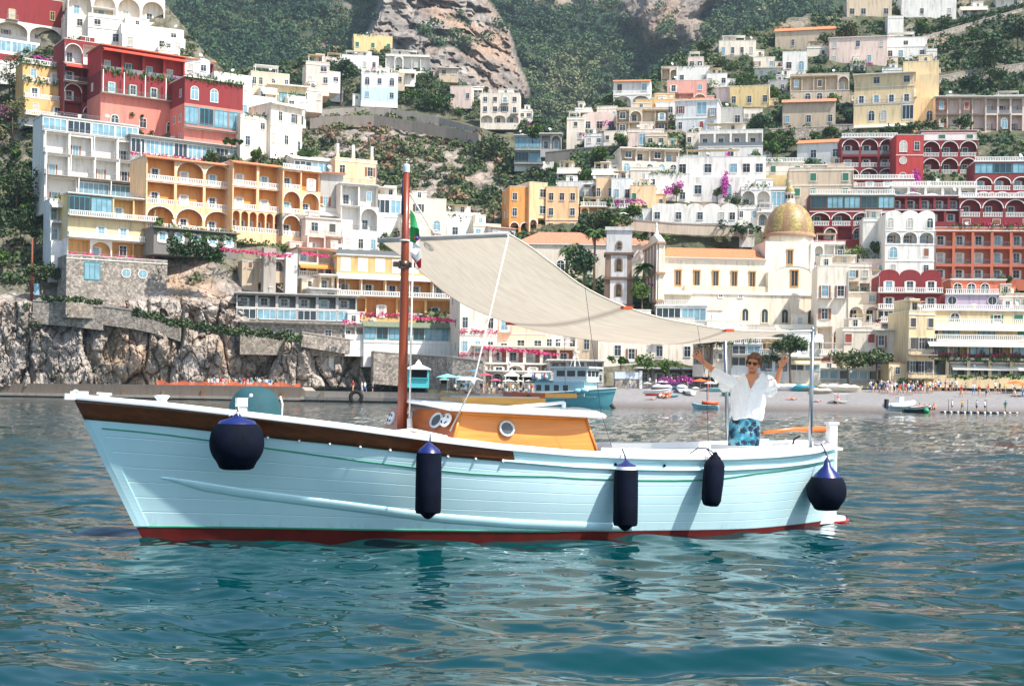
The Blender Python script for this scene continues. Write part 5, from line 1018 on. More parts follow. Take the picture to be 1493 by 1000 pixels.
# small olive and lemon trees over the right slope and among the houses, one by one
gg=np.random.default_rng(77); cand=[]
for x0,x1,y0,y1,n,D,wh in ((1090,1240,110,235,16,'R','between the farmhouses'),(1340,1493,20,180,22,'R','on the terraced slope at right'),(780,960,165,310,22,'R','in the valley by the middle quarter'),(980,1100,70,130,10,'R','below the wood'),(1010,1230,205,330,16,'R','among the houses above the church'),(600,760,120,180,9,'M','by the hillside road'),(440,600,110,160,7,'M','on the promontory'),(250,450,180,360,12,'L','among the left houses'),(0,70,230,420,12,'L','on the left cliff top')):
    k=0
    while k<n:
        px,py=gg.uniform(x0,x1),gg.uniform(y0,y1); d=DF[D](px,py)-4; p=P(px,py,d)
        k+=1
        if not len(clear(np.array([[p.x,p.y,p.z+1.5]]))): continue
        sp=gg.integers(3); w=gg.uniform(20,34); t=tree(['round','bush','round'][sp],f"{['olive tree','leafy shrub','bright lemon tree'][sp]} {wh}",px,py,w*(.7 if D=='M' else 1),w*gg.uniform(.8,1.15)*(.7 if D=='M' else 1),D,int(gg.integers(4)),[.5,.4,.55][sp],[G_FOREST,G_LUSH,G_LUSH][sp],'small trees on the slopes','tree' if sp!=1 else 'shrub')
# ================================================================== THE BOAT
TH=rad(22.7); BA=PI+TH; BO=(0.065,16.83)
def BW(x,y,z=0): return Vector((BO[0]+x*math.cos(BA)-y*math.sin(BA),BO[1]+x*math.sin(BA)+y*math.cos(BA),z))
def BL(px,py,y):
    """boat-local (x,z) of the point seen at (px,py) on the fore-and-aft plane at local y"""
    a,b=ray(px,py); c,s=math.cos(BA),math.sin(BA)
    x=(a*(BO[1]+y*c)-BO[0]+y*s)/(c-a*s); D=BO[1]+x*s+y*c; return x,CH+b*D
def bg(x):
    if x>=-0.5: u=min(1,(x+.5)/5.74); return 1.4*(1-u**2.3)**.9
    u=min(1,(-x-.5)/4.1); return 1.4*math.sqrt(max(0,1-u**2.6))
shz=lambda x: float(np.interp(x,[-4.6,-3.98,-3.6,-2.92,-2.16,-1.28,-.67,0,.88,1.59,2.65,3.57,4.39,5.24],[1.10,1.062,1.035,1.002,.984,.99,1.005,1.035,1.105,1.184,1.323,1.428,1.517,1.585]))
LD=9.82
def hp(s,z,off=0,side=1):
    """hull skin: s 0 stem..1 stern, height z, off = metres proud of the skin"""
    xd=5.22-LD*s; sh=shz(xd); v=z/sh
    x0=4.45+.77*z/1.58 if z>0 else 4.45+z*.5; x1=-4.62+.05*z
    x=x0+(x1-x0)*s
    k=float(np.interp(s,[0,.12,.3,.55,.8,.93,1],[.25,.42,.72,.86,.78,.55,.4]))
    vv=max(0,min(1,v)); r=k+(1-k)*vv**1.15+ .03*math.sin(PI*vv)
    if v<0: r=k*math.sqrt(max(0,1-(z/-.42)**2))
    y=bg(xd)*r
    nx=(bg(5.22-LD*max(0,s-.01))-bg(5.22-LD*min(1,s+.01)))/(.02*LD) ; nrm=Vector((nx if abs(nx)<3 else math.copysign(3,nx),1,0)).normalized()
    return Vector((x+nrm.x*off,(y+nrm.y*off)*side if s>0 or off else 0,z))
zred=lambda s: float(np.interp(s,[0,.1,.35,.6,.75,.85,1],[.150,.145,.125,.09,.062,.055,.06]))
wood_w=plain('varnished mahogany','#6b3a1c',.28,var=.3,scale=3,coat=.6)
def woodmat(name,c1,c2,ax,rough=.3,coat=.5,sc=1.):
    m,nt,b=newmat(name); tc=N(nt,'TexCoord'); s=[7*sc,7*sc,7*sc]; s['xyz'.index(ax)]=.5*sc
    mp=N(nt,'Mapping',Scale=s); nt.links.new(tc.outputs['Object'],mp.inputs[0]); n=N(nt,'TexNoise',Scale=2.2,Detail=7.,Roughness=.6,Distortion=.6); nt.links.new(mp.outputs[0],n.inputs['Vector'])
    n2=N(nt,'TexNoise',Scale=.9,Detail=2.); nt.links.new(tc.outputs['Object'],n2.inputs['Vector'])
    c=ramp(nt,n.outputs[0],[(.3,srgb(c1)),(.7,srgb(c2))]); c=mixc(nt,ramp(nt,n2.outputs[0],[(.4,(0,0,0)),(.75,(.5,.5,.5))]),c,tuple(x*.72 for x in srgb(c2)))
    nt.links.new(c,b.inputs['Base Color']); b.inputs['Roughness'].default_value=rough; b.inputs['Coat Weight'].default_value=coat; b.inputs['Coat Roughness'].default_value=.12
    bp=N(nt,'Bump',Strength=.12,Distance=.01); nt.links.new(n.outputs[0],bp.inputs['Height']); nt.links.new(bp.outputs[0],b.inputs['Normal']); return m
M_WBAND=woodmat('dark varnished strake','#4a220e','#80441f','x')
M_CAB=woodmat('honey varnished plywood','#c8741f','#dd8c33','x',.42,.25)
M_CABF=woodmat('reddish varnished plywood','#9c5226','#b96a34','y',.42,.25)
M_MAST=woodmat('red brown spar varnish','#6e2810','#8a3a18','z',.4,.15)
M_WHITE=plain('white gloss paint','#eef1f0',.28,var=.05,scale=2,coat=.3)
M_DECK=plain('white deck paint','#e9e9e6',.6,var=.08,scale=3)
M_RED=plain('red antifouling','#64160f',.5,var=.35,scale=5)
M_REDB=plain('bright red trim','#c8281c',.4)
M_GREEN=plain('green line paint','#4fa585',.35,var=.15)
M_STEEL=plain('stainless tube','#9ca4aa',.28,metal=.85,var=.05)
M_ROPE=plain('white rope','#e6e2da',.85,bump=.4,bscale=200)
M_DROPE=plain('dark navy rope','#1b2140',.8)
M_FEND=plain('navy black fender cover','#0a1122',.75,spec=.12,var=.45,scale=5,bump=.35,bscale=120)
M_FBLUE=plain('blue fender vinyl','#152463',.35,var=.15)
# planked hull paint: plank seams are drawn by height below the sheer
def hullmat():
    m,nt,b=newmat('pale blue hull paint'); tc=N(nt,'TexCoord'); at=N(nt,'Attribute',attribute_name='strake')
    fr=N(nt,'Math',operation='FRACT'); nt.links.new(at.outputs['Fac'],fr.inputs[0])
    ln=ramp(nt,fr.outputs[0],[(0,(0,0,0)),(.045,(1,1,1)),(.955,(1,1,1)),(1,(0,0,0))])
    n=N(nt,'TexNoise',Scale=1.2,Detail=6.); nt.links.new(tc.outputs['Object'],n.inputs['Vector'])
    mp=N(nt,'Mapping',Scale=(5,5,.8)); nt.links.new(tc.outputs['Object'],mp.inputs[0]); n2=N(nt,'TexNoise',Scale=1.6,Detail=5.,Distortion=.5); nt.links.new(mp.outputs[0],n2.inputs['Vector'])
    c=ramp(nt,n.outputs[0],[(.3,(.58,.84,.885)),(.7,(.68,.90,.925))])
    c=mixc(nt,ramp(nt,n2.outputs[0],[(.64,(0,0,0)),(.74,(.45,.45,.45))]),c,(.74,.86,.86))
    c=mixc(nt,ln,(.70,.90,.94),c)
    mp3=N(nt,'Mapping',Scale=(3.5,3.5,.5)); nt.links.new(tc.outputs['Object'],mp3.inputs[0]); n3=N(nt,'TexNoise',Scale=2.4,Detail=6.,Roughness=.7); nt.links.new(mp3.outputs[0],n3.inputs['Vector'])
    lowd=ramp(nt,at.outputs['Fac'],[(0,(1,1,1)),(.9,(.12,.12,.12))]); dirt=mixc(nt,1.,ramp(nt,n3.outputs[0],[(.50,(0,0,0)),(.72,(.55,.55,.55))]),lowd,'MULTIPLY'); c=mixc(nt,dirt,c,(.34,.42,.33))
    rst=ramp(nt,n3.outputs[0],[(.70,(0,0,0)),(.80,(.35,.35,.35))]); c=mixc(nt,rst,c,(.50,.42,.33)); nt.links.new(c,b.inputs['Base Color'])
    b.inputs['Roughness'].default_value=.3; b.inputs['Coat Weight'].default_value=.25; b.inputs['Coat Roughness'].default_value=.15
    bp=N(nt,'Bump',Strength=.35,Distance=.012); nt.links.new(ln,bp.inputs['Height']); nt.links.new(bp.outputs[0],b.inputs['Normal']); return m
M_HULL=hullmat(); M_HULLP=plain('pale blue trim paint',(.61,.88,.92),.3,var=.08,scale=2,coat=.25)
boat=thing('fishing_boat','wooden motor boat with pale blue hull, dark wood band, orange varnished cabin and beige awning','boat',(BO[0],BO[1],0),BA)
SS=[ (i/64)**1.0 for i in range(65)]; SS=[.0]+[.004,.01]+SS[1:]
def both(fn,mb):
    for sd in (1,-1): fn(sd,mb)
# topsides
V=[];Q=[];ST=[]; nz=26
for sd in (1,-1):
    b0=len(V)
    for s in SS:
        sh=shz(5.22-LD*s); zr=zred(s)
        for j in range(nz+1):
            z=zr+(sh-zr)*j/nz; V.append(hp(s,z,0,sd)); ST.append((z-zr)/(sh-zr)*8.6)
    for i in range(len(SS)-1):
        for j in range(nz):
            q=[b0+i*(nz+1)+j,b0+(i+1)*(nz+1)+j,b0+(i+1)*(nz+1)+j+1,b0+i*(nz+1)+j+1]; Q.append(q if sd==1 else q[::-1])
o=link('hull',npmesh('hull',V,Q,M_HULL,{'strake':ST}),boat)
def strip(name,zt,zb,off,mat,s0=0.,s1=1.,parent=boat,rows=3,n=70,bulge=0,sides=(1,-1)):
    """a plank or line laid on the hull skin between two height curves, standing off the skin"""
    mb=MB()
    for sd in sides:
        G=[];ss=[s0+(s1-s0)*i/n for i in range(n+1)]
        prof=[(0,-.004)]+[(k/rows,off+bulge*math.sin(PI*k/rows)) for k in range(rows+1)]+[(1,-.004)]
        for s in ss: G.append([hp(s,zb(s)+(zt(s)-zb(s))*u,w,sd) for u,w in prof])
        mb.grid(G,mat,smooth=True,flip=(sd==-1))
        for e in (0,-1): mb.poly(G[e],mat)
    return mb.build(name,parent)
SH=lambda s: shz(5.22-LD*s)
bandw=interp([(0,.25),(.2,.245),(.37,.20),(.455,.175)])
strip('wood_band',lambda s:SH(s)-.03,lambda s:SH(s)-.01-float(bandw(s)),.014,M_WBAND,0,.455,rows=4)
gr=interp([(0,.345),(.05,.345),(.13,.365),(.27,.395),(.4,.375),(.5,.315),(.6,.31),(.72,.30),(.8,.24),(.92,.215),(1,.21)])
strip('green_line',lambda s:SH(s)-float(gr(s))+.009,lambda s:SH(s)-float(gr(s))-.009,.006,M_GREEN,.012,.985)
strip('rub_rail',lambda s:SH(s)-.165,lambda s:SH(s)-.20,.012,M_HULLP,.44,.99,bulge=.015)
strip('top_strake',lambda s:SH(s)-.045,lambda s:SH(s)-.10,.010,M_HULLP,.455,.99,bulge=.012)
sp=interp([(.0,.72),(.06,.70),(.133,.58),(.265,.418),(.35,.31),(.45,.235),(.564,.185),(.75,.15),(.9,.17),(1,.2)])
strip('spray_rail',lambda s:float(sp(s))+.012*min(1,(s-.05)*30),lambda s:float(sp(s))-.09*min(1,(s-.045)*22)-.005,.004,M_HULLP,.052,.60,bulge=.014,rows=5)
strip('bottom_line',lambda s:zred(s)+.012,lambda s:zred(s)-.012,.005,M_GREEN,0,.5)
mb=MB()
for sd in (1,-1):
    G=[[hp(s,-.40+(zred(s)+.40)*j/8,0,sd) for j in range(9)] for s in SS]; mb.grid(G,M_RED,flip=(sd==-1))
mb.build('antifouling_bottom',boat)
# stem post
mb=MB(); 
for sd in (1,-1):
    G=[]
    for i in range(25):
        z=.155+(1.28-.155)*i/24; x0=4.45+.77*z/1.58 if z>0 else 4.45+z*.5
        a=hp(.013,z,.012,sd); a0=Vector((x0+.018,.004*sd,z)); a1=hp(.004,z,.010,sd); a2=hp(.0140,z,-.006,sd); G.append([a0,a1,a,a2])
    mb.grid(G,M_HULLP,flip=(sd==1),smooth=False)
mb.build('stem_post',boat)
# white gunwale rail
mb=MB()
for sd in (1,-1):
    G=[]
    for i in range(91):
        s=i/90; x=5.22-LD*s; z=SH(s); wi=.045+.09*min(1,s/.42) if s<.42 else .135; hh=.045+.012*min(1,s/.4)
        p=hp(s,z,.028,sd); q=Vector((p.x,p.y-sd*wi if abs(p.y)>wi else 0,p.z))
        G.append([p-Vector((0,0,hh)),p+Vector((0,sd*.006,-.02)),p+Vector((0,0,.0)),p+Vector((0,-sd*.02,.012)),q+Vector((0,0,.012)),q-Vector((0,0,.05))])
    mb.grid(G,M_WHITE,flip=(sd==-1))
mb.box(5.18,5.30,-.06,.06,1.535,1.60,M_WHITE)
mb.build('gunwale_rail',boat)
# foredeck, side decks, cockpit
mb=MB(); G=[]
for i in range(40):
    x=5.1-i/39*4.2; b=max(0.0,bg(x)-.04); z=shz(x)-.035; G.append([Vector((x,b*(j/6-1),z+.05*(1-(j/6-1)**2))) for j in range(13)])
mb.grid(G,M_DECK)
for sd in (1,-1):
    G=[]
    for i in range(50):
        x=.92-i/49*5.35; b=bg(x)-.05; z=shz(x)-.03; inn=max(b-.30,0) ; G.append([Vector((x,sd*b,z)),Vector((x,sd*inn,z+.005))])
    mb.grid(G,M_DECK,flip=(sd==-1))
mb.build('deck',boat)
mb=MB()
for sd in (1,-1):                                   # cockpit coaming and inner lining
    G=[]
    for i in range(40):
        x=-.62-i/39*3.35; b=bg(x)-.33; z=shz(x)+.055; G.append([Vector((x,sd*(b+.03),z-.09)),Vector((x,sd*(b+.03),z)),Vector((x,sd*(b),z)),Vector((x,sd*(b-.05),.52))])
    mb.grid(G,M_WHITE,flip=(sd==1),smooth=False)
mb.box(-4.05,-3.97,-.42,.42,.5,1.08,M_WHITE); mb.box(-4.5,-3.9,-.45,.45,1.0,1.035,M_DECK)
mb.build('cockpit_coaming',boat)
mb=MB(); mb.grid([[Vector((-.55-3.5*i/20,sd*max(.05,min(1.05,bg(-.55-3.5*i/20)-.36)),.52)) for sd in (1,-1)] for i in range(21)],M_DECK); mb.build('cockpit_floor',boat)
mb=MB(); mb.box(-3.4,-2.05,-.85,-.5,.52,.93,M_WHITE); mb.box(-3.75,-3.05,-.5,.58,.52,.90,M_WHITE); mb.box(-2.2,-1.6,-.95,-.6,.52,1.05,M_WHITE); mb.build('locker_bench',boat)
mb=MB(); mb.box(-3.78,-3.02,-.45,.62,.965,1.045,M_WHITE); mb.build('seat_cushion',boat)
mb=MB(); mb.box(-3.78,-2.95,-.5,.68,.90,.935,woodmat('pale deck plank','#b98a5a','#d0a878','x',.5,.1)); mb.build('seat_board',boat)
# rudder post, tiller, tail fairing
mb=MB(); mb.box(-4.70,-4.58,-.05,.05,-.3,1.33,M_WHITE); mb.box(-4.72,-4.56,-.06,.06,1.33,1.365,M_WHITE); mb.build('rudder_post',boat)
x0,z0=BL(1110,633,.1); x1,z1=BL(1200,626,0)
M_ORW=woodmat('orange varnished tiller','#c4571a','#e07a32','x',.35,.4)
mb=MB(); G=[]
mb.tube([(x0,.12,z0+.02),(x0*.5+x1*.5,.06,(z0+z1)/2+.035),(x1-.02,0,z1+.0)],[.022,.032,.045],M_ORW,8); mb.build('tiller',boat)
mb=MB()
for k in range(6): pass
G=[]
for i in range(13):
    t=i/12; x=-3.95-t*.92; wd=.34*(1-t**2.2)+.03; zt=.30*(1-t)**1.5+.09
    G.append([Vector((x,wd,.02)),Vector((x,wd*.97,zt*.5)),Vector((x,wd*.6,zt*.9)),Vector((x,0,zt)),Vector((x,-wd*.6,zt*.9)),Vector((x,-wd,.02))])
mb.grid(G,M_WHITE); mb.build('stern_fairing',boat)
mb=MB(); mb.tube([(-4.5,.30,.035),(-4.7,.24,.035),(-4.85,.12,.04),(-4.9,0,.04),(-4.85,-.12,.04)],.016,M_REDB,8); mb.build('red_trim',boat)
# fittings at the bow
def fit(name,fn,parent=boat):
    mb=MB(); fn(mb); return mb.build(name,parent)
M_FIT=plain('weathered white fitting','#d9dcd6',.5,var=.15)
x,z=BL(117,577,0); fit('bow_roller',lambda m:(m.box(x-.08,x+.10,-.05,-.03,z-.03,z+.05,M_FIT),m.box(x-.08,x+.10,.03,.05,z-.03,z+.05,M_FIT),m.tube([(x+.05,-.05,z+.04),(x+.05,.05,z+.04)],.03,M_FIT,10),m.box(x-.3,x-.2,-.04,.04,z-.03,z+.015,M_FIT),m.tube([(x-.33,0,z+.02),(x-.17,0,z+.03)],.014,M_FIT,6)))
def bollard(px,py,y,w,h):
    x,z=BL(px,py,y); o=fit('bollard',lambda m:(m.lathe([(w*.8,0),(w*.6,h*.5),(w*.9,h*.8),(w,h),(0,h+.01)],M_WHITE,12,(x,y,z)),)); return x,z
bollard(236,590,.35,.085,.10)
x,z=BL(353,603,.78); fit('cleat',lambda m:(m.box(x-.05,x+.05,.68,.80,z-.01,z+.06,M_FIT),m.box(x-.055,x+.055,.68,.80,z+.075,z+.17,M_WHITE),m.box(x-.03,x+.03,.70,.78,z+.06,z+.075,M_STEEL)))
x2,z2=BL(366,576,.6); fit('antenna_stub',lambda m:(m.tube([(x,.74,z+.1),(x2,.6,z2)],.006,M_STEEL,6),m.tube([(x2,.58,z2),(x2,.62,z2)],.018,M_WHITE,8)))
# canvas cover on the foredeck
M_TEAL=plain('teal canvas','#17474f',.8,var=.2,scale=4,bump=.3,bscale=25)
x,z=BL(371,590,.0); mb=MB(); G=[]
for i in range(17):
    t=i/16*PI/2; rr=math.cos(t)**.75; G.append([Vector((x+.30*rr*math.cos(a)*(1+.03*math.sin(5*a)),.30*rr*math.sin(a),z-.14+.345*math.sin(t)**.9)) for a in np.linspace(0,2*PI,33)])
mb.grid(G,M_TEAL,flip=True)
mb.tube([(x-.292,.10,z-.12),(x-.297,.10,z+.02),(x-.27,.10,z+.10)],.011,M_WHITE,6)
mb.build('canvas_cover',boat)
# cabin
def Lp(px,py,y): a,b=BL(px,py,y); return Vector((a,y,b))
fb=Lp(658,641,.86); ft=Lp(672,598,.76); ab=Lp(875,657,.84); at_=Lp(853,607,.74)
fbo=Lp(554,628,-.86); fto=Lp(571,594,-.76); abo=Vector((ab.x,-ab.y,ab.z)); ato=Vector((at_.x,-at_.y,at_.z))
dz=Vector((0,0,-.12))
mb=MB(); mb.poly([fb+dz,ft,at_,ab+dz],M_CAB); mb.build('cabin_side_panel',boat)
mb=MB(); mb.poly([fbo+dz,abo+dz,ato,fto],M_CAB); mb.build('cabin_side_panel',boat)
mb=MB(); mf=(fb+fbo)/2+Vector((.16,0,0)); mft=(ft+fto)/2+Vector((.12,0,0)); mb.poly([fb+dz,mf+dz,mft,ft],M_CABF); mb.poly([mf+dz,fbo+dz,fto,mft],M_CABF); mb.build('cabin_front_panel',boat)
mb=MB(); mb.poly([ab+dz,at_,ato,abo+dz],M_CAB); mb.build('cabin_rear_panel',boat)
mb=MB()
for p,q in ((fb,ft),(ab,at_)): mb.tube([p+dz+Vector((0,.004,0)),q+Vector((0,.004,0))],.018,M_CAB,6)
mb.tube([ft+Vector((0,.01,-.03)),at_+Vector((0,.01,-.03))],.02,M_CAB,6); mb.build('cabin_corner_trim',boat)
# roof with camber
mb=MB(); G=[];Gb=[]
xf=ft.x+.22; xa=at_.x-.22
for i in range(21):
    t=i/20; x=xf+(xa-xf)*t; zc=ft.z+(at_.z-ft.z)*((xf-.22-x)/(ft.x-at_.x)); hb=.92-.10*abs(2*t-1)**4; fx=.25*(1-t)**3
    row=[Vector((x+fx*(1-(j/8)**2)*1.0-fx*.3,hb*j/8,zc+.03+.075*(1-(j/8)**2))) for j in range(-8,9)]; G.append(row)
    Gb.append([p-Vector((0,0,.036)) for p in row])
M_ROOF=plain('pale blue grey roof paint','#c3d3dc',.4,var=.1,scale=3)
mb.grid(G,M_ROOF,flip=False); mb.grid(Gb,M_WHITE,flip=True)
for e in (0,-1): mb.grid([[a for a in G[e]],[a for a in Gb[e]]],M_WHITE,smooth=False)
mb.build('cabin_roof',boat)
mb=MB()
for e in (0,16): mb.tube([G[i][e]-Vector((0,0,.022)) for i in range(21)],.024,M_WHITE,6)
mb.tube([p-Vector((0,0,.02)) for p in G[0]],.027,M_WHITE,6); mb.tube([p-Vector((0,0,.02)) for p in G[-1]],.027,M_WHITE,6); mb.build('roof_edge',boat)
zr=ft.z+.13
M_YW=woodmat('golden varnish hatch','#c98a2e','#e0a548','x',.35,.4)
mb=MB(); a=Lp(672,587,.35); b=Lp(792,592,.35); mb.box(b.x,a.x,-.35,.42,zr-.06,zr+.02,M_YW); mb.box(b.x+.05,a.x-.1,-.28,.35,zr+.02,zr+.035,M_ROOF); mb.build('roof_hatch',boat)
mb=MB(); mb.tube([Lp(700,597,.62)+Vector((0,0,.0)),Lp(770,594,.6)+Vector((0,0,.02)),Lp(822,588,.55)+Vector((0,0,.01))],.022,M_WHITE,6); mb.tube([Lp(822,598,.55),Lp(822,586,.55)],.028,M_WHITE,8); mb.tube([Lp(735,604,.62)+Vector((0,0,.02)),Lp(822,600,.6),Lp(868,602,.5)],.012,M_YW,6); mb.build('roof_handrail',boat)
mb=MB(); a=Lp(738,583,-.2); b=Lp(785,583,-.2); c=Lp(832,585,-.2)
M_RB=woodmat('reddish board','#8a3f22','#a8573a','x',.5,.1)
mb.box(b.x,a.x,-.3,0,zr+.02,zr+.09,M_RB); mb.build('stowed_board',boat)
mb=MB(); mb.box(c.x,b.x-.005,-.28,-.02,zr+.03,zr+.085,M_YW); mb.tube([Lp(770,592,.1)+Vector((0,0,.1)),Lp(772,587,.1)+Vector((0,0,.1))],.03,plain('rust','#6b4424'),6); mb.build('stowed_board',boat)
def porthole(c,n,r,solid=False):
    n=n.normalized(); q=n.to_track_quat('Z','Y').to_matrix(); mb=MB(); M_GL=plain('dark cabin glass','#4a5458',.12,var=.3,scale=8)
    if solid:
        mb.lathe([(r,0),(r,.02),(r*.9,.028),(0,.03)],M_WHITE,24,c,rot=q)
        for k in range(4): 
            a=k*PI/2+.7; p=q@Vector((math.cos(a)*r*.6,math.sin(a)*r*.6,.031)); u=q@Vector((-math.sin(a),math.cos(a),0))*r*.22; mb.tube([p+c-u,p+c+u],.008,M_FEND,5)
        return mb.build('vent_disc',boat)
    mb.lathe([(r,0),(r,.018),(r*.95,.026),(r*.78,.026),(r*.74,.012),(r*.74,.0)],plain('pale alloy ring','#c9d3d6',.3,metal=.3,var=.05),28,c,rot=q)
    o=mb.build('porthole_frame',boat); mb=MB(); mb.lathe([(r*.75,.010),(0,.012)],M_GL,24,c,rot=q); mb.build('glass',o)
def onplane(px,py,p0,nn):
    """point of the cabin face seen at (px,py)"""
    a,b=ray(px,py); d=Vector((a,1,b)); R3=Matrix.Rotation(-BA,3,'Z'); o_=R3@(Vector((0,0,CH))-Vector((BO[0],BO[1],.0))); d=R3@d
    t=(p0-o_).dot(nn)/d.dot(nn); return o_+d*t
ns=(at_-fb).cross(ft-fb).normalized(); ns=ns if ns.y>0 else -ns
porthole(onplane(738.5,625,fb,ns),ns,.098)
nf=(mft-fb).cross(ft-fb).normalized(); nf=nf if nf.x>0 else -nf
nf2=(mft-fbo).cross(fto-fbo).normalized(); nf2=nf2 if nf2.x>0 else -nf2
porthole(onplane(637,613,fb,nf),nf,.10); porthole(onplane(652.5,614,fb,nf)+nf*.02,nf,.085,True)
porthole(onplane(597,608,fbo,nf2),nf2,.085); porthole(onplane(571.5,610,fbo,nf2),nf2,.085,True)
# mast
xm,_=BL(586,628,0); xt,zt=BL(592.5,252,0)
mast=None; mb=MB(); mb.tube([(xm,0,1.0),(xm+(xt-xm)*.3,0,2.0),(xm+(xt-xm)*.65,0,3.2),(xt,0,zt)],[.062,.056,.05,.036],M_MAST,14)
mb.tube([(xt+.045,.02,zt-.08),(xt+.05,.02,zt-.5)],.012,M_DROPE,6); mast=mb.build('mast',boat)
mb=MB(); mb.lathe([(.040,0),(.042,.07),(.035,.10),(0,.105)],plain('pale mast cap','#b9c6d6',.3),14,(xt,0,zt)); mb.tube([(xt,0,zt+.1),(xt,0,zt+.13)],.012,M_STEEL,6); mb.build('mast_cap',mast)
f=(3.2-1)/(zt-1); xr,zrg=BL(589,386,0)
mb=MB(); mb.lathe([(.056,-.045),(.066,-.045),(.066,.045),(.056,.045)],plain('dark steel band','#5d5048',.35,metal=.7),16,(xr,0,zrg)); mb.box(xr-.13,xr-.06,-.03,.03,zrg-.03,zrg+.03,MATS['dark steel band']); mb.box(xr+.06,xr+.13,-.03,.03,zrg-.03,zrg+.03,MATS['dark steel band']); mb.build('mast_band',mast)
mb=MB(); mb.lathe([(.058,-.01),(.062,-.01),(.062,.01),(.058,.01)],M_ROPE,12,(BL(590,351,0)[0],0,BL(590,351,0)[1])); mb.build('lashing',mast)
mb=MB(); mb.tube([Lp(602,372,.07)+Vector((0,.0,0)),Lp(599,500,.1),Lp(597,622,.14)],.011,M_ROPE,6); mb.tube([Lp(597,610,.16),Lp(598,630,.16)],[.03,.04],M_ROPE,8); mb.build('halyard',boat)
# awning poles
def pole(px0,py0,px1,py1,y): 
    a=Lp(px0,py0,y); b=Lp(px1,py1,y); mb=MB(); mb.tube([a-Vector((0,0,.12)),b],.026,M_STEEL,10); o=mb.build('awning_pole',boat)
    mb=MB(); mb.lathe([(.05,-.1),(.05,-.085),(.03,-.075)],M_STEEL,12,tuple(a)); mb.build('pole_foot',o); return b
ptN=pole(1181,658,1185,484,.80); ptF=pole(1062,655,1057,487,-1.02)
mb=MB(); mb.tube([ptN,ptN+Vector((0,0,.06))],.02,M_STEEL,8); mb.build('pole_cap',boat)
# awning: near edge, far edge, sag between
tl=Vector(P(553,351,17.35)); tr=Vector(P(742,342,15.2)); R3=Matrix.Rotation(-BA,3,'Z'); toL=lambda p: R3@(p-Vector((BO[0],BO[1],0)))
def poly_at(pts): return [toL(P(*p)) for p in pts]
ptNw=ptN; 
near=[toL(tr)]+poly_at([(770,359,15.3),(800,381,15.45),(850,418,15.7),(905,445,15.95),(960,463,16.25),(1010,473,16.55),(1060,481,16.85),(1120,484,17.2)])+[ptN+Vector((0,0,.01))]
far=[toL(tl)]+poly_at([(580,370,17.4),(615,398,17.45),(655,431,17.55),(700,455,17.7),(760,476,17.8),(830,491,18.0),(900,499,18.15),(960,499,18.35),(1010,495,18.5)])+[ptF+Vector((0,0,.01))]
def resample(P_,n):
    P_=[Vector(p) for p in P_]; L=[0]
    for a,b in zip(P_,P_[1:]): L.append(L[-1]+(b-a).length)
    out=[]
    for i in range(n):
        d=L[-1]*i/(n-1); k=max(j for j in range(len(L)-1) if L[j]<=d+1e-9); t=(d-L[k])/(L[k+1]-L[k])
        p0=P_[max(k-1,0)];p1=P_[k];p2=P_[k+1];p3=P_[min(k+2,len(P_)-1)]
        out.append(.5*((2*p1)+(p2-p0)*t+(2*p0-5*p1+4*p2-p3)*t*t+(3*p1-p0-3*p2+p3)*t**3))
    return out
NA,NB=60,18
n_=resample(near,NA); f_=resample(far,NA)
def canvasmat():
    m,nt,b=newmat('beige awning canvas'); at=N(nt,'Attribute',attribute_name='seam'); tc=N(nt,'TexCoord')
    ws=N(nt,'TexNoise',Scale=9.,Detail=5.); mp=N(nt,'Mapping',Scale=(.25,2.2,1)); nt.links.new(tc.outputs['Object'],mp.inputs[0]); nt.links.new(mp.outputs[0],ws.inputs['Vector'])
    c=ramp(nt,ws.outputs[0],[(.3,(.62,.53,.42)),(.7,(.73,.64,.52))])
    sm=ramp(nt,at.outputs['Fac'],[(0,(0,0,0)),(1,(1,1,1))]); c=mixc(nt,sm,c,(.40,.34,.28)); nt.links.new(c,b.inputs['Base Color']); b.inputs['Roughness'].default_value=.9; b.inputs['Specular IOR Level'].default_value=.15
    wv=N(nt,'TexWave',Scale=1.4,Distortion=5.); wv.inputs['Detail'].default_value=2.; m2=N(nt,'Mapping',Scale=(.3,3,1)); nt.links.new(tc.outputs['Object'],m2.inputs[0]); nt.links.new(m2.outputs[0],wv.inputs['Vector'])
    bp=N(nt,'Bump',Strength=.22,Distance=.02); nt.links.new(wv.outputs[0],bp.inputs['Height']); nt.links.new(bp.outputs[0],b.inputs['Normal'])
    tr_=N(nt,'BsdfTranslucent'); nt.links.new(c,tr_.inputs[0]); mx=N(nt,'MixShader'); mx.inputs[0].default_value=.36; out=nt.nodes['Material Output']
    nt.links.new(b.outputs[0],mx.inputs[1]); nt.links.new(tr_.outputs[0],mx.inputs[2]); nt.links.new(mx.outputs[0],out.inputs[0]); return m
V=[];SM=[]
for i in range(NA):
    for j in range(NB):
        t=j/(NB-1); p=n_[i].lerp(f_[i],t); p=p-Vector((0,0,.10*math.sin(PI*t)*math.sin(PI*(i/(NA-1)))**.6))
        p.z+=.006*math.sin(i*.9+j*.25)*math.sin(PI*t); V.append(p); SM.append(1.0 if (i in (22,42)) else 0)
me=npmesh('awning',V,gridq(NA,NB),canvasmat(),{'seam':SM}); awning_o=link('awning',me,boat)
mb=MB(); M_CVE=plain('canvas hem','#d8cbb8',.9)
mb.tube([p+Vector((0,0,.004)) for p in n_],.012,M_CVE,6); mb.tube([p+Vector((0,0,.004)) for p in f_],.010,M_CVE,6); mb.build('hem',awning_o)
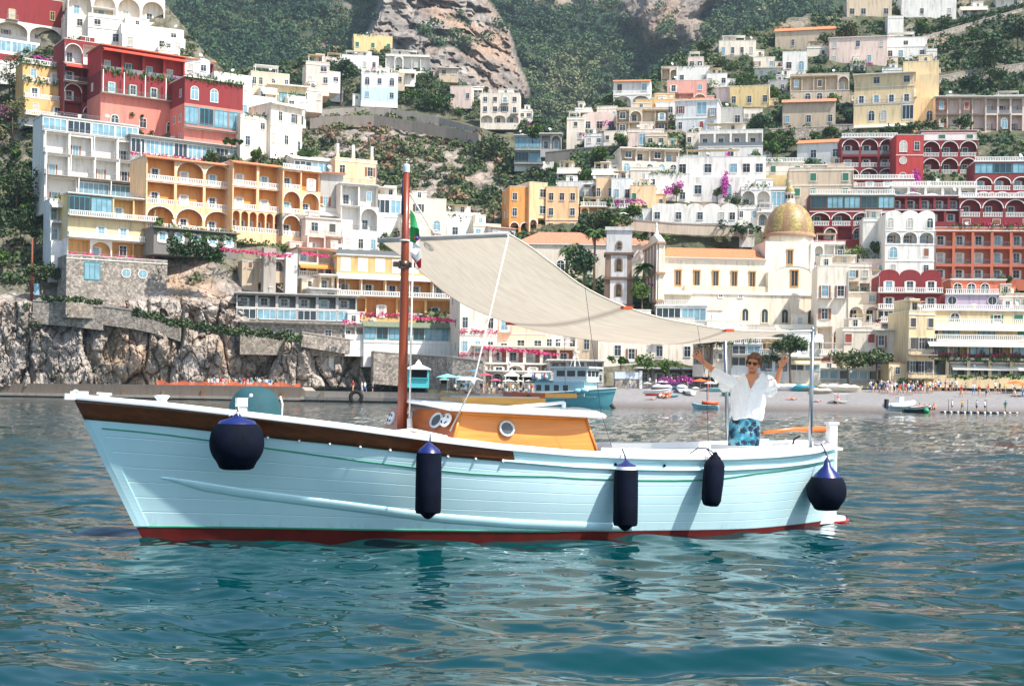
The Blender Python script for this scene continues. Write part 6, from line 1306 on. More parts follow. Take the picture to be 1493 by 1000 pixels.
mb=MB(); mb.tube([toL(tl)+Vector((0,0,.0)),toL(tr)+Vector((0,0,.0))],.03,plain('grey canvas sleeve','#b9b4ac',.8),8); mb.build('spreader_sleeve',awning_o)
mb=MB(); M_ORP=plain('orange patch','#c4502a',.7)
for k,(e) in ((22,n_),(22,f_),(42,n_)):
    p=e[k]; mb=MB(); mb.box(p.x-.06,p.x+.06,p.y-.04,p.y+.04,p.z-.02,p.z+.012,M_ORP); mb.build('corner_patch',awning_o)
def rope(name,pts,r,m,parent=boat): mb=MB(); mb.tube(pts,r,m,5); return mb.build(name,parent)
rope('sheet_rope',[toL(tr),Lp(690,560,1.25),Lp(656,628,1.25)],.009,M_ROPE)
rope('sheet_rope',[Lp(690,553,1.25)+Vector((0,0,.02)),Lp(688,560,1.25)-Vector((0,0,.02))],.03,M_ROPE)
rope('lifting_rope',[Lp(598,283,0),toL(P(633,343,16.6))],.010,M_ROPE)
rope('lifting_rope',[Lp(600,310,0),toL(P(638,343,16.6))],.007,M_ROPE)
mb=MB(); c_=toL(P(636,347,16.6)); 
for k in range(4): mb.lathe([(.035+.01*k,-.01),(.05+.01*k,0),(.035+.01*k,.01)],MATS['golden varnish hatch'] if k==1 else M_ROPE,10,(c_.x,c_.y,c_.z+.02*k),rot=Matrix.Rotation(k,3,'X'))
mb.build('rope_coil',boat)
rope('thin_line',[toL(P(853,419,15.7)),Lp(876,600,1.2),Lp(893,655,1.36)],.003,M_DROPE)
rope('thin_line',[toL(P(1017,476,16.6)),Lp(1030,560,1.3),Lp(1033,655,1.3)],.003,M_DROPE)
rope('thin_line',[toL(P(823,493,18.0)),Lp(824,560,-1.2),Lp(826,598,-.8)],.003,M_DROPE)
# flag of three colours hanging behind the mast
mb=MB(); fcols=(plain('flag green','#1f8a4c',.8),plain('flag white','#eceae4',.8),plain('flag red','#c8202c',.8)); fl=None
rows=[[(599.5,303,16.2),(601,308,16.2)],[(600,330,16.2),(606,322,16.15)],[(599,360,16.2),(607,345,16.12)],[(599,378,16.2),(609,358,16.1)],[(601,385,16.15),(610,370,16.1)],[(606,392,16.12),(610,385,16.08)]]
rows=[[(597,305,16.2),(601,312,16.22),(602,318,16.18)],[(597,330,16.2),(603,332,16.12),(606,333,16.2)],[(597,352,16.2),(603,355,16.25),(608,345,16.15)],[(597,366,16.2),(604,372,16.12),(609.5,362,16.2)],[(598,374,16.2),(604,384,16.2),(610,376,16.12)],[(605,380,16.15),(608,392,16.2),(610,390,16.12)]]
for k in range(5):
    A=[toL(P(p[0]+1.6*(i+.6),p[1],p[2]-.15)) for i,p in enumerate(rows[k])]; B=[toL(P(p[0]+1.6*(i+.6),p[1],p[2]-.15)) for i,p in enumerate(rows[k+1])]
    mb.grid([A,B],fcols[0 if k<2 else 1 if k==2 else 2 if k>3 else 1])
mb.build('flag',mast); 
mb=MB(); p=toL(P(608,347,15.9)); mb.lathe([(.035,-.004),(.035,.004),(0,.005)],fcols[2],10,tuple(p),rot=Matrix.Rotation(PI/2,3,'X')); mb.lathe([(.02,-.0),(.02,.008),(0,.009)],plain('crest blue','#2a4f9a'),8,tuple(p),rot=Matrix.Rotation(-PI/2,3,'X')); mb.build('flag_crest',mast)
# small fittings, bolts and lashings along the rail
for px,py,s_ in ((423,640,1),(390,641,1),(434,645,1),(478,650,1),(527,657,1),(565,660,1),(655,667,1),(705,671,1)): pass
mb=MB()
for s in np.linspace(.15,.44,10):
    s=float(s); p=hp(s,SH(s)-.012-float(bandw(s)),.02); mb.lathe([(.0,-.014),(.013,-.01),(.015,0),(.013,.01),(0,.014)],M_WHITE,8,tuple(p))
mb.build('white_stud',boat)
mb=MB(); p=hp(.64,SH(.64)-.2,.0); 
for s in (.585,.653): p=hp(s,SH(s)-.13,.006); mb=MB(); mb.lathe([(.018,0),(.018,.01),(0,.012)],M_FEND,8,tuple(p),rot=Matrix.Rotation(-PI/2,3,'X')); mb.build('skin_fitting',boat)
rope('deck_rope',[Lp(545,628,.3)+Vector((0,0,.02)),Lp(570,632,.6)+Vector((0,0,.02)),Lp(600,630,.5)+Vector((0,0,.03)),Lp(625,634,.9)+Vector((0,0,.02)),Lp(652,641,1.0)+Vector((0,0,.03))],.02,M_ROPE)
# fenders hang from the rail and lie against the hull: things of their own
def fender(label,kind_,px,ytop,ybot,wpx,yl,knot,tilt=0,ring=False,g='navy fenders hanging along the hull'):
    xc,zt=BL(px,ytop,yl); _,zb=BL(px,ybot,yl); D=BW(xc,yl).y; r=wpx/2/F*D; H=zt-zb
    w=BW(xc,yl,zt+.045); t=thing('fender',label,'fender',w,BA,g); 
    if tilt: t.rotation_euler=(0,tilt,BA)
    mb=MB()
    if kind_=='ball':
        hh=H; c=-hh+r*.98
        prof=[(0,-hh*1.0)]+[(r*.50,-hh*.995),(r*.62,-hh*.97)]+[(r*math.cos(a)*(1+.0*a),c+r*math.sin(a)*(1.0 if a<0 else 1.12)) for a in np.linspace(-.72,.70,14)]
        mb.lathe(prof,M_FEND,32); mb.build('cover',t)
        p=prof[-1]; mb=MB(); mb.lathe([(p[0]*.96,p[1]-.01),(p[0]*.82,p[1]+.03),(.05,p[1]+(-p[1])*.55),(.028,-.02),(0,-.01)],M_FBLUE,24); mb.build('neck',t)
        tz=-.01
    else:
        pr=[(0,-H*1.0),(r*.25,-H*.985),(r*.45,-H*.95),(r*.62,-H*.925),(r*.93,-H*.915),(r,-H*.88),(r*1.0,-H*.5),(r*.98,-H*.16),(r*.93,-H*.10)] if kind_=='long' else [(0,-H),(r*.55,-H*.99),(r*.72,-H*.97),(r*.92,-H*.88),(r,-H*.55),(r*.98,-H*.22),(r*.80,-H*.13),(r*.6,-H*.09)]
        mb.lathe(pr,M_FEND,28); mb.build('cover',t)
        p=pr[-1]; mb=MB(); 
        if ring: mb.lathe([(r*.9,-H*.12),(r*.86,-H*.055)],M_WHITE,24); p=(r*.86,-H*.055); mb.build('white_ring',t); mb=MB()
        mb.lathe([(p[0],p[1]),(p[0]*.85,p[1]*.55),(p[0]*.4,.0),(.02,.03),(0,.035)],M_FBLUE if kind_=='long' else M_FEND,24); mb.build('neck',t)
    for k in range(5):
        pass
    mb=MB(); kx,kz=BL(knot[0],knot[1],yl-.1); e=Vector((kx-xc,-.10,kz-zt)); mb.tube([(0,0,-.02),e*.5+Vector((0,.02,0)),e],.009,M_DROPE,6); mb.lathe([(0,-.02),(.02,0),(0,.02)],M_DROPE,8,(0,0,.01))
    for a in (-1,0,1): mb.tube([(.0,0,.02),(a*r*.35,r*.2,-H*.07)],.006,M_ROPE,5)
    mb.build('lanyard',t); return t
def bq(px): # half beam at that column plus clearance
    return 0
fender('round navy fender with blue neck hanging near the bow of the wooden boat','ball',346,607,691,79,1.16,(345,601))
fender('navy sausage fender with pointed tail hanging below the cabin mast','long',625.5,655,763,38,1.50,(627,640))
fender('navy sausage fender with blue cap and white ring, third from the bow','long',913,680,780,36,1.53,(907,660),ring=True)
fender('tilted black sausage fender below the waving man','short',1043,668,744,31,1.50,(1030,660),tilt=rad(-5))
fender('round navy fender hanging at the stern beside the rudder post','ball',1206,671,749,57,1.0,(1197,652))
rope('mooring_rope',[Lp(1005,664,1.3)+Vector((0,0,.02)),Lp(1018,655,1.3)+Vector((0,0,.02)),Lp(1030,656,1.35)+Vector((0,0,.02)),Lp(1038,664,1.45)],.008,M_DROPE)
rope('mooring_rope',[Lp(1193,657,.7),Lp(1200,655,.8),Lp(1190,660,.85),Lp(1204,658,.9)],.012,M_FEND)
rope('engine_hose',[Lp(1155,652,.3),Lp(1158,640,.3),Lp(1166,636,.3)],.012,M_FEND)
mb=MB(); 
for px,py in ((1112,641),(1122,640)): p=Lp(px,py,-.9); mb.box(p.x-.05,p.x+.05,-.95,-.85,p.z-.06,p.z+.02,M_STEEL)
mb.build('winch',boat)
# ================================================================== people, parasols, boats, kiosks on the shore
def bake(mb,name,vox,smooth=2):
    o=bpy.data.objects.new('tmp',mb.mesh('tmp')); COL.objects.link(o); r=o.modifiers.new('r','REMESH'); r.mode='VOXEL'; r.voxel_size=vox; s=o.modifiers.new('s','SMOOTH'); s.iterations=smooth; s.factor=.5
    bpy.context.view_layer.update(); dg=bpy.context.evaluated_depsgraph_get(); me=bpy.data.meshes.new_from_object(o.evaluated_get(dg)); me.name=name; bpy.data.objects.remove(o); me.materials.clear()
    me.polygons.foreach_set('use_smooth',[True]*len(me.polygons)); return me
def ell(mb,c,r,m,n=12,rot=None):
    prof=[(max(0.0001,math.cos(a))*1.0,math.sin(a)) for a in np.linspace(-PI/2,PI/2,max(6,n//2+1))]; b=len(mb.v); mb.lathe(prof,m,n)
    for i in range(b,len(mb.v)):
        v=Vector((mb.v[i][0]*r[0],mb.v[i][1]*r[1],mb.v[i][2]*r[2])); v=rot@v if rot is not None else v; mb.v[i]=tuple(v+Vector(c))
def limb(mb,pts,rs,m,n=10):
    mb.tube(pts,rs,m,n)
    for p,r in zip(pts,rs): ell(mb,p,(r,r,r),m,8)
SKIN=plain('sun tanned skin','#cc8a66',.55,var=.12,scale=9); SKINL=plain('light skin','#d6a07c',.6)
def smallperson(pose):
    mb=MB(); m=SKIN
    if pose=='sit':
        limb(mb,[(0,0,.12),(0,.05,.55)],[.15,.14],m); ell(mb,(0,.02,.80),(.095,.11,.13),m)
        for s in (-1,1): limb(mb,[(s*.09,0,.12),(s*.14,-.42,.42),(s*.13,-.72,.06)],[.09,.07,.05],m); limb(mb,[(s*.18,.04,.52),(s*.26,.0,.28),(s*.22,.1,.06)],[.055,.045,.04],m)
        return bake(mb,'seated figure',.04,1)
    if pose=='lie':
        limb(mb,[(-.2,0,.14),(.3,0,.16)],[.14,.15],m); ell(mb,(.62,0,.16),(.13,.1,.1),m)
        for s in (-1,1): limb(mb,[(-.2,s*.09,.12),(-.62,s*.13,.16),(-1.0,s*.1,.08)],[.09,.07,.05],m); limb(mb,[(.3,s*.2,.12),(.1,s*.3,.08),(.3,s*.36,.07)],[.05,.045,.04],m)
        return bake(mb,'lying figure',.04,1)
    st=.0 if pose=='stand' else .24
    limb(mb,[(0,0,.92),(0,0,1.10),(0,.0,1.32)],[.15,.13,.16],m); ell(mb,(0,0,1.36),(.20,.10,.10),m); limb(mb,[(0,0,1.4),(0,-.01,1.52)],[.06,.05],m); ell(mb,(0,-.01,1.62),(.085,.10,.12),m)
    for s in (-1,1):
        limb(mb,[(s*.09,0,.9),(s*.11,-st*s*.6,.50),(s*.11,-st*s,.07)],[.095,.07,.045],m); limb(mb,[(s*.11,-st*s,.06),(s*.12,-st*s-.12,.03)],[.045,.035],m)
        if pose=='bag' and s==1: limb(mb,[(s*.20,0,1.38),(s*.27,-.05,1.12),(s*.16,-.24,1.22)],[.055,.045,.035],m)
        else: limb(mb,[(s*.20,0,1.38),(s*.25,st*s*.4,1.12),(s*.26,st*s*.9-.06,.86)],[.055,.045,.035],m)
    return bake(mb,'standing figure',.036,1)
def dress(me,top,bot,hair,skin,longl,sit=False,lie=False):
    for mm in (skin,top,bot,hair): me.materials.append(mm)
    for p in me.polygons:
        c=p.center; k=0
        if lie: k=3 if c.x>.62 and c.z>.16 else (2 if -.3<c.x<.02 and abs(c.y)<.2 else 0)
        elif sit: k=3 if (c.z>.82 and c.y>-.02) or c.z>.88 else (1 if .25<c.z<.62 and c.y>-.16 else 2 if c.z<.3 and c.y>-.3 and abs(c.x)<.2 else 0)
        else:
            if c.z>1.60 and (c.y>-.03 or c.z>1.68): k=3
            elif c.z>1.47: k=0
            elif c.z>.93 and not (abs(c.x)>.2 and c.z<1.16): k=1
            elif c.z>(.12 if longl else .55) and abs(c.x)<.205: k=2
        p.material_index=k
    return me
CL={n:plain('cloth '+n,c,.85) for n,c in dict(white='#e9e8e4',red='#b8322e',navy='#28304a',blue='#4f7fb0',pink='#d98a98',grey='#8f8f8c',black='#242424',teal='#3f8f93',yellow='#d8b24a',beige='#c9b491',green='#4d7a4f',orange='#cf6a35').items()}
HR={n:plain(n+' hair',c,.8) for n,c in dict(dark='#2c211b',brown='#5a3f2a',blond='#b3925c',hat='#e2d8c0').items()}
PV=[]
for i,(pose,t,b,h,lg) in enumerate([('stand','white','navy','dark',0),('walk','red','beige','brown',0),('bag','white','blue','blond',1),('walk','blue','white','dark',0),('stand','pink','white','brown',0),('bag','black','grey','hat',0),('stand','teal','beige','hat',1),('walk','white','black','dark',1),('stand','grey','navy','brown',0),('walk','yellow','blue','blond',0),('bag','navy','white','dark',0),('stand','white','white','hat',1)]):
    if pose not in _mc: _mc[pose]=smallperson(pose)
    PV.append((dress(_mc[pose].copy(),CL[t],CL[b],HR[h],SKIN if i%2 else SKINL,lg),f"person in {t} top and {b} {'trousers' if lg else 'shorts'}"+(' and hat' if h=='hat' else '')))
_mc['sit']=smallperson('sit'); _mc['lie']=smallperson('lie')
SV=[(dress(_mc['sit'].copy(),SKIN,CL['navy'],HR['dark'],SKIN,0,sit=True),'person in navy trunks sitting'),(dress(_mc['sit'].copy(),CL['white'],CL['red'],HR['brown'],SKINL,0,sit=True),'person in white top sitting'),(dress(_mc['sit'].copy(),CL['orange'],CL['orange'],HR['blond'],SKIN,0,sit=True),'blond person in orange swimsuit sitting')]
LV_=[(dress(_mc['lie'].copy(),SKIN,CL['red'],HR['dark'],SKIN,0,lie=True),'person in red swimwear lying'),(dress(_mc['lie'].copy(),SKIN,CL['blue'],HR['brown'],SKIN,0,lie=True),'person in blue swimwear lying')]
pr=random.Random(4)
def person(v,p,where,grp,rz=None,sc=1.):
    me,l=v; where=where.replace('near the right orange parasols','near the orange parasols'); l=l.replace(' shorts','').replace(' trousers','').replace(' top and ',' and ') if len((l+' '+where).split())>11 else l; o=link('person',me,None,p,pr.uniform(-PI,PI) if rz is None else rz); o.scale=(sc,)*3; tag(o,f'{l} {where}','person',grp); return o
def crowd(n,x0,x1,y0,y1,where,grp,D=None,z=None):
    for k in range(n):
        px=x0+(x1-x0)*(k+pr.random())/n; py=pr.uniform(y0,y1)
        if D is None: p=onbeach(px,py)
        else:
            d=D(px)+pr.uniform(-1.2,1.5); p=P(px,py,d); p.z=z
        person(PV[pr.randrange(len(PV))],p,where,grp,sc=pr.uniform(.92,1.06)*1.12)
pierD=lambda px: float(np.interp(px,[p[0] for p in pp],[p[2] for p in pp]))+3
crowd(24,303,398,560,561,'behind the orange pier net','people behind the orange net',pierD,2.35)
crowd(4,512,545,562,563,'on the pier near the mast','people on the pier by the mast',pierD,2.0)
crowd(30,660,800,568,570,'by the beach kiosks','people by the beach kiosks',lambda x:pierD(x)+6,2.0)
crowd(12,800,830,566,568,'beside the ferry','people beside the ferry',lambda x:250,2.3)
crowd(44,1268,1400,566,573,'in the promenade crowd','people in the promenade crowd')
crowd(14,1290,1345,572,577,'before the promenade crowd','people in front of the promenade crowd')
crowd(12,1400,1493,572,579,'near the orange parasols','people near the right orange parasols')
crowd(10,905,1010,562,568,'among the beached boats','people among the beached boats')
crowd(4,110,112,566,567,'on the rocks','people on the rocks',lambda x:261,3.2) if False else None
for k,(px,py,v) in enumerate([(963,582,1),(968,583,0),(975,582,2),(1341,599,0),(1348,600,2),(1355,600,1),(1362,599,0)]): person(SV[v],onbeach(px,py-2),'on the beach near the water',('bathers near the water'),rz=pr.uniform(-1,1),sc=1.2)
for k,(px,py,v) in enumerate([(950,584,1),(1155,584,0),(1110,584,1),(1190,587,1),(1218,588,0)]): person(LV_[v],onbeach(px,py-1),'on the pebble beach','sunbathers lying on the beach',rz=.1,sc=1.2)
person(PV[4],onbeach(1222,590),'alone at the water edge','people in front of the promenade crowd',.3,1.1)
for px,py in ((1388,588),(1403,590),(1424,592),(1436,590),(1466,590)): p=P(px,597,217); p.z=.35; person(PV[(int(px)*3)%12],p,'on the floating pontoons','people on the pontoons',sc=1.05)
# orange safety net
m,nt,b=newmat('orange safety net'); b.inputs['Base Color'].default_value=(.85,.16,.05,1); b.inputs['Roughness'].default_value=.7
tc=N(nt,'TexCoord'); n_=N(nt,'TexNoise',Scale=1.1,Detail=4.); nt.links.new(tc.outputs['Object'],n_.inputs['Vector']); ra=ramp(nt,n_.outputs[0],[(.3,(.45,.45,.45)),(.6,(.85,.85,.85))]); nt.links.new(ra,b.inputs['Alpha'])
mb=MB(); A=[]; npx=list(range(228,442,6))
for i,px in enumerate(npx): d=pierD(px)-2.2; a=P(px,560,d); a.z=2.36; A.append(a)
G=[[a+Vector((0,0,-.0)) for a in A],[a+Vector((0,.05*math.sin(i*1.3),.5+.1*math.sin(i*.8))) for i,a in enumerate(A)],[a+Vector((0,.08*math.sin(i*1.7),1.0+.2*math.sin(i*1.1)-.35*(i%5==3))) for i,a in enumerate(A)]]
mb.grid(G,m); o=mb.build('safety_net'); tag(o,'sagging orange safety net along the pier below the cliff','net')
# parasols
def parasol(label,px,py,w,hpx,col,p=None,sides=8,grp='beach parasols',flat=.28,D=None):
    p=p or (onbeach(px,py) if D is None else P(px,py,D)); s=p.y/F; r=w*s/2; h=hpx*s; t=thing('parasol',label,'parasol',p,pr.random(),grp); M=plain('parasol '+col,col,.8,var=.08)
    mb=MB(); mb.tube([(0,0,-.3),(0,0,h)],.04,M_RAILW,6); mb.build('pole',t); mb=MB()
    prof=[(r,h-r*flat*1.1),(r*.98,h-r*flat),(r*.5,h-r*flat*.42),(.02,h+.03)]; mb.lathe(prof,M,sides,smooth=False); mb.lathe([(r*.97,h-r*flat-.01),(.02,h-.02)],M,sides,smooth=False); mb.build('canopy',t); return t
for i,(x,y,w,h,c,l) in enumerate([(1021,566,27,14,'#d9622f','orange parasol on the beach behind the small orange boat'),(967,566,22,12,'#d8dcd8','white and red striped parasol near the stone hut'),(1036,570,20,14,'#e8eef0','white parasol with orange pole on the beach'),(1014,572,12,8,'#ece4d2','small cream parasol beside the beached dinghy'),(1343,568,21,8,'#d5402c','red parasol in front of the hedge on the promenade'),(1361,569,14,7,'#d8503a','smaller red parasol right of the red one'),(1481,573,26,18,'#df6a28','big orange parasol at the right edge of the beach'),(1496,578,24,20,'#e0702c','orange parasol cut by the right edge of the photo'),(944,566,14,9,'#e6e2da','pale parasol beside the stone hut')]): parasol(l,x,y,w,h,c)
for i,(x,y,w,h,c,l) in enumerate([(652,571,34,26,'#7cc6cf','turquoise parasol right of the green bin kiosk'),(684,572,40,24,'#dff0f0','large white and aqua parasol among the kiosks'),(691,571,14,32,'#3f8fc0','small blue parasol behind the aqua one'),(708,572,22,28,'#d4485c','red parasol among the kiosks'),(722,572,18,20,'#dc5a6c','pinkish red parasol among the kiosks'),(741,573,20,20,'#efece4','cream parasol left of the lamp posts'),(757,573,13,19,'#f0eee8','small white parasol in front of the cream stalls'),(771,573,13,19,'#ece8de','second small parasol in front of the cream stalls'),(790,573,14,16,'#f0ece6','white parasol beside the ferry stern'),(817,506,14,9,'#f2f1ec','white parasol on the terrace left of the grey house'),(829,506,14,9,'#eeeeea','white parasol on the terrace by the grey house')]):
    parasol(l,x,y,w,h,c,P(x,y,pierD(x)+5 if y>540 else 262))
for i,(x,y,w,h,l) in enumerate([(1330,296,26,16,'white canopy umbrella left on the red hotel terrace'),(1358,296,24,14,'white canopy umbrella in the middle of the red hotel terrace'),(1392,298,22,12,'white canopy umbrella right on the red hotel terrace'),(1412,299,20,12,'white canopy umbrella at the right end of the red hotel terrace'),(909,320,16,10,'white parasol on the terrace by the purple creeper')]): parasol(l,x,y,w,h,'#efe9dc',P(x,y,DR(x,y)-12),grp='terrace umbrellas')
# kiosks
def kiosk(label,x0,x1,yb,yt,D,col,roofc,cnt):
    a=P(x0,yb,D); s=D/F; W=(x1-x0)*s; H=(yb-yt)*s; t=thing('kiosk',label,'kiosk',a); M=plain('kiosk '+col,col,.6); R_=plain('kiosk roof '+roofc,roofc,.7)
    mb=MB(); mb.box(0,W,0,3,0,H*.38,M); mb.box(0,.2,0,3,H*.38,H*.72,M); mb.box(W-.2,W,0,3,H*.38,H*.72,M); mb.box(0,W,2.6,3,H*.38,H*.72,M_DARK); mb.box(0,W,0,3,H*.72,H*.76,M_RAILW); mb.build('booth',t)
    mb=MB(); mb.lathe([(W*.82,H*.72),(W*.80,H*.77),(W*.2,H*.92),(W*.2,H*.94),(W*.16,H*1.0),(.02,H*1.12)],R_,4,(W/2,1.5,0),smooth=False,a0=PI/4,a1=PI/4+2*PI); mb.build('roof',t)
    mb=MB(); mb.box(-.1,W+.1,-.35,-.01,H*.36,H*.40,plain('counter '+cnt,cnt,.6)); mb.build('counter',t); return t
kiosk('turquoise beach kiosk with white tiered roof right of the mast',594,624,565,528,250,'#49b7bd','#f1f1ec','#3aa6b0')
kiosk('small dark kiosk with green lid roof beside the turquoise kiosk',641,654,566,549,250,'#5a5a56','#4f9a8c','#45443f')
kiosk('grey beach hut with blue awning left of the parasols',664,680,568,544,253,'#8fa9b0','#8cc8d8','#6f8288')
kiosk('cream stall with curtains right of the red parasols',736,756,570,540,254,'#e4dcc8','#f0ece2','#cfc4ac')
kiosk('cream stall with open front left of the ferry',762,784,570,541,254,'#e2d8c2','#eeeae0','#cdbf9f')
# stone hut with white door beside the ferry
hut=onbeach(897,566); s=hut.y/F; t=thing('stone_hut','low stone hut with whitewashed top and gate beside the ferry','hut',hut); mb=MB(); mb.box(0,34*s,0,4,-.5,14*s,M_STONE); mb.build('wall',t); mb=MB(); mb.box(-.1,34*s+.1,-.1,4,14*s,24*s,plaster('#cdd6dc')); mb.build('upper_wall',t); mb=MB(); mb.box(34*s+.1,39*s,-.2,.2,0,26*s,M_RAILW); mb.build('gate',t)
# boats
def hullmesh(L,B,H,m,mi=None,sheer=.35,tr=.55,rub=None):
    mb=MB(); n=16; G=[]
    for i in range(n+1):
        u=i/n; x=-L/2+L*u; b=B/2*((1-(max(0,u-.35)/.65)**2.2)*(tr+(1-tr)*min(1,u/.35)**.6)); z=H*(.72+sheer*(max(0,u-.3)/.7)**2*1.3)
        G.append([Vector((x+.12*L*u*u*(k/5) ,b*(.35+.65*(k/5)**.6),z*(k/5)-.15)) for k in range(6)])
    for sd in (1,-1): mb.grid([[Vector((p.x,p.y*sd,p.z)) for p in r] for r in G],m,flip=(sd==-1))
    mb.grid([[Vector((r[4].x,r[4].y*s_,r[4].z)) for s_ in (1,0,-1)] for r in G],mi or m); mb.poly([Vector((p.x,p.y,p.z)) for p in G[0]]+[Vector((p.x,-p.y,p.z)) for p in G[0]][::-1],m)
    for sd in (1,-1): mb.tube([Vector((r[5].x,r[5].y*sd,r[5].z)) for r in G],.05 if not rub else rub[0],rub[1] if rub else m,6)
    return mb
def boat_(label,px,py,L,B,H,rz,col,inner='#cfc8ba',grp='boats pulled up on the beach',p=None,cover=None,extra=None,name='rowing_boat',rub=None,cat='boat'):
    p=p or onbeach(px,py); t=thing(name,label,cat,p,rz,grp); M=plain('boat paint '+col,col,.45); mi=plain('boat inside '+inner,inner,.7); mb=hullmesh(L,B,H,M,mi,rub=rub); mb.build('hull',t)
    if cover:
        mc=plain('boat cover '+cover,cover,.85,var=.15,bump=.4,bscale=6); mb=MB(); G=[]
        for i in range(11):
            u=i/10; b=B/2*(1-abs(2*u-1)**3)*.98+.05; G.append([Vector((-L/2+L*u*1.05,b*math.cos(a),H*.75+(.5+.18*math.sin(u*9))*math.sin(a)*(1-abs(2*u-1)**2.5))) for a in np.linspace(0,PI,9)])
        mb.grid(G,mc,flip=True); mb.build('cover',t)
    else:
        mb=MB(); mb.box(-L*.12,-L*.04,-B*.42,B*.42,H*.5,H*.56,mi); mb.box(L*.1,L*.18,-B*.36,B*.36,H*.5,H*.56,mi); mb.build('bench',t)
    return t
for i,(x,y,L,B,H,rz,c,cv,l) in enumerate([(958,573,4.5,1.8,.9,.2,'#d9dde0',None,'white rowing boat beside the striped parasol'),(958,576,4.0,1.6,.5,.05,'#cc4a3c',None,'flat red and white pedal boat on the beach'),(972,579,3.4,1.5,.5,.1,'#3f8cab',None,'small blue dinghy in front of the red boat'),(994,571,5,2,1.,1.4,'#e3e6e4','#e4e6e6','white covered boat in the middle of the beach'),(1006,575,4.5,2,1.,1.7,'#e6e8e6',None,'white dinghy with bow to the sea left of the orange boat'),(965,569,4,1.6,.8,.4,'#7b6d62','#cfd3d6','boat under pale cover near the stone hut'),(983,568,4.2,1.7,.8,-.2,'#4f93b5',None,'blue dinghy among the beached boats'),
  (1050,570,5,2,.9,.4,'#7fb9bd',None,'pale turquoise boat behind the awning pole'),(1066,576,4.4,1.8,.8,.8,'#2f7d78',None,'dark green boat behind the awning pole'),
  (1128,569,5,2,.9,.3,'#5d6e80','#3d5068','boat under navy cover right of the man'),(1144,569,5.2,2,.9,.0,'#e2e2dd','#e8eaee','boat under white cover right of the man'),(1160,569,5.0,2,.9,.0,'#b9d2dc','#cfe2ea','boat under light blue cover below the tall pine'),(1172,570,4,1.8,.9,.0,'#2f8d9a','#2a8b9a','boat under turquoise cover beside the light blue one'),(1188,570,6,2.1,.9,.05,'#8a8478',None,'long grey wooden boat on the beach'),(1208,570,4.4,2,1.,.2,'#cfc9bd','#c9c2b4','boat under beige cover right of the near awning pole'),(1222,570,4.8,2.2,1.1,.1,'#efece4','#ecebe6','boat under bright white cover right of the beige one'),(1234,571,4.6,2.2,1.,-.1,'#ddd2bb','#d9ceb6','boat under sand coloured cover near the promenade'),(1196,574,4,1.6,.7,.1,'#9c9186','#b9ac9a','low boat under grey brown cover')]):
    boat_(l,x,y,L,B,H,rz,c,cover=cv)
# small boat afloat with orange tube and mast
p=P(1030,594,216); p.z=.05; t=boat_('small pale boat with orange tube moored by the beach',1030,594,3.9,1.9,.95,PI*.92,'#a9d6d8',p=p,name='dinghy',grp='boats afloat'); 
mb=MB(); mb.tube([(-1.8,.8,.95),(-.3,1.0,.95),(.6,.9,1.0)],.28,plain('orange tube','#df5a2a',.5),8); mb.tube([(-1.8,-.8,.95),(-.3,-1.0,.95)],.28,MATS['orange tube'],8); mb.build('tube',t); mb=MB(); mb.tube([(-.2,0,.3),(-.2,0,4.6)],.06,MATS['orange tube'],6); mb.build('mast',t); mb=MB(); mb.box(-.6,.2,-.3,.3,.5,1.3,M_RAILW); mb.build('console',t)
p=P(1335,604.5,208); p.z=.05; t=boat_('dark green tender with green buoy moored before the crowd',1335,604,3.9,1.9,.9,.06,'#1f3a36','#6d6a5e',p=p,name='tender',grp='boats afloat'); mb=MB(); ell(mb,(1.3,-.95,.35),(.42,.42,.42),plain('green buoy','#2fa36a',.5),12); mb.build('buoy',t)
p=P(1311,591,214); p.z=.35; t=boat_('white inflatable boat standing at the water edge',1311,591,5,2.3,1.2,.5,'#e9ebec','#c9cdd0',p=p,name='inflatable_boat',rub=(.38,plain('white inflatable tube','#eef0f0',.5)),grp='boats afloat'); mb=MB(); mb.box(-.4,.5,-.5,.5,.8,2.1,M_RAILW); mb.build('console',t); mb=MB(); mb.box(-2.9,-2.4,-.25,.25,.3,1.7,M_DARK); mb.build('outboard_motor',t)
p=P(1328,588,215); p.z=.3; boat_('grey launch with canopy frame behind the green tender',1328,588,4.4,1.8,.9,.0,'#b6a8a4',p=p,name='launch',grp='boats afloat')
p=P(1336,578,226); p=onbeach(1336,588); t=thing('beach_bed','white lounger with grey canopy at the water edge','lounger',onbeach(1226,588)); mb=MB(); mb.box(-1,1,-.5,.5,.35,.45,M_RAILW); mb.build('bed',t); mb=MB(); mb.poly([(-1.2,-.7,1.5),(1.2,-.7,1.5),(1.2,.7,1.7),(-1.2,.7,1.7)],plain('grey canopy','#9a9a98',.8)); mb.tube([(-1,0,0),(-1,0,1.6)],.03,M_RAILI,5); mb.tube([(1,0,0),(1,0,1.6)],.03,M_RAILI,5); mb.build('canopy',t)
# floating pontoons
for k,px in enumerate(range(1380,1480,14)):
    p=P(px,602,216); p.z=.0; t=thing('pontoon','low dark pontoon of white floats moored off the right beach','pontoon',p,.05*k,'floating pontoons off the beach'); mb=MB(); mb.box(-.75,.75,-.8,.8,.05,.28,M_DARK); mb.build('deck',t)
    for j in (-1,0,1): mb=MB(); ell(mb,(j*.5,-.7,.12),(.2,.3,.22),M_RAILW if (k+j)%2 else M_FEND,8); mb.build('float',t)
    if k%2==0: mb=MB(); mb.tube([(.3,0,.2),(.3,0,2.2)],.04,M_DARK,5); mb.build('post',t)
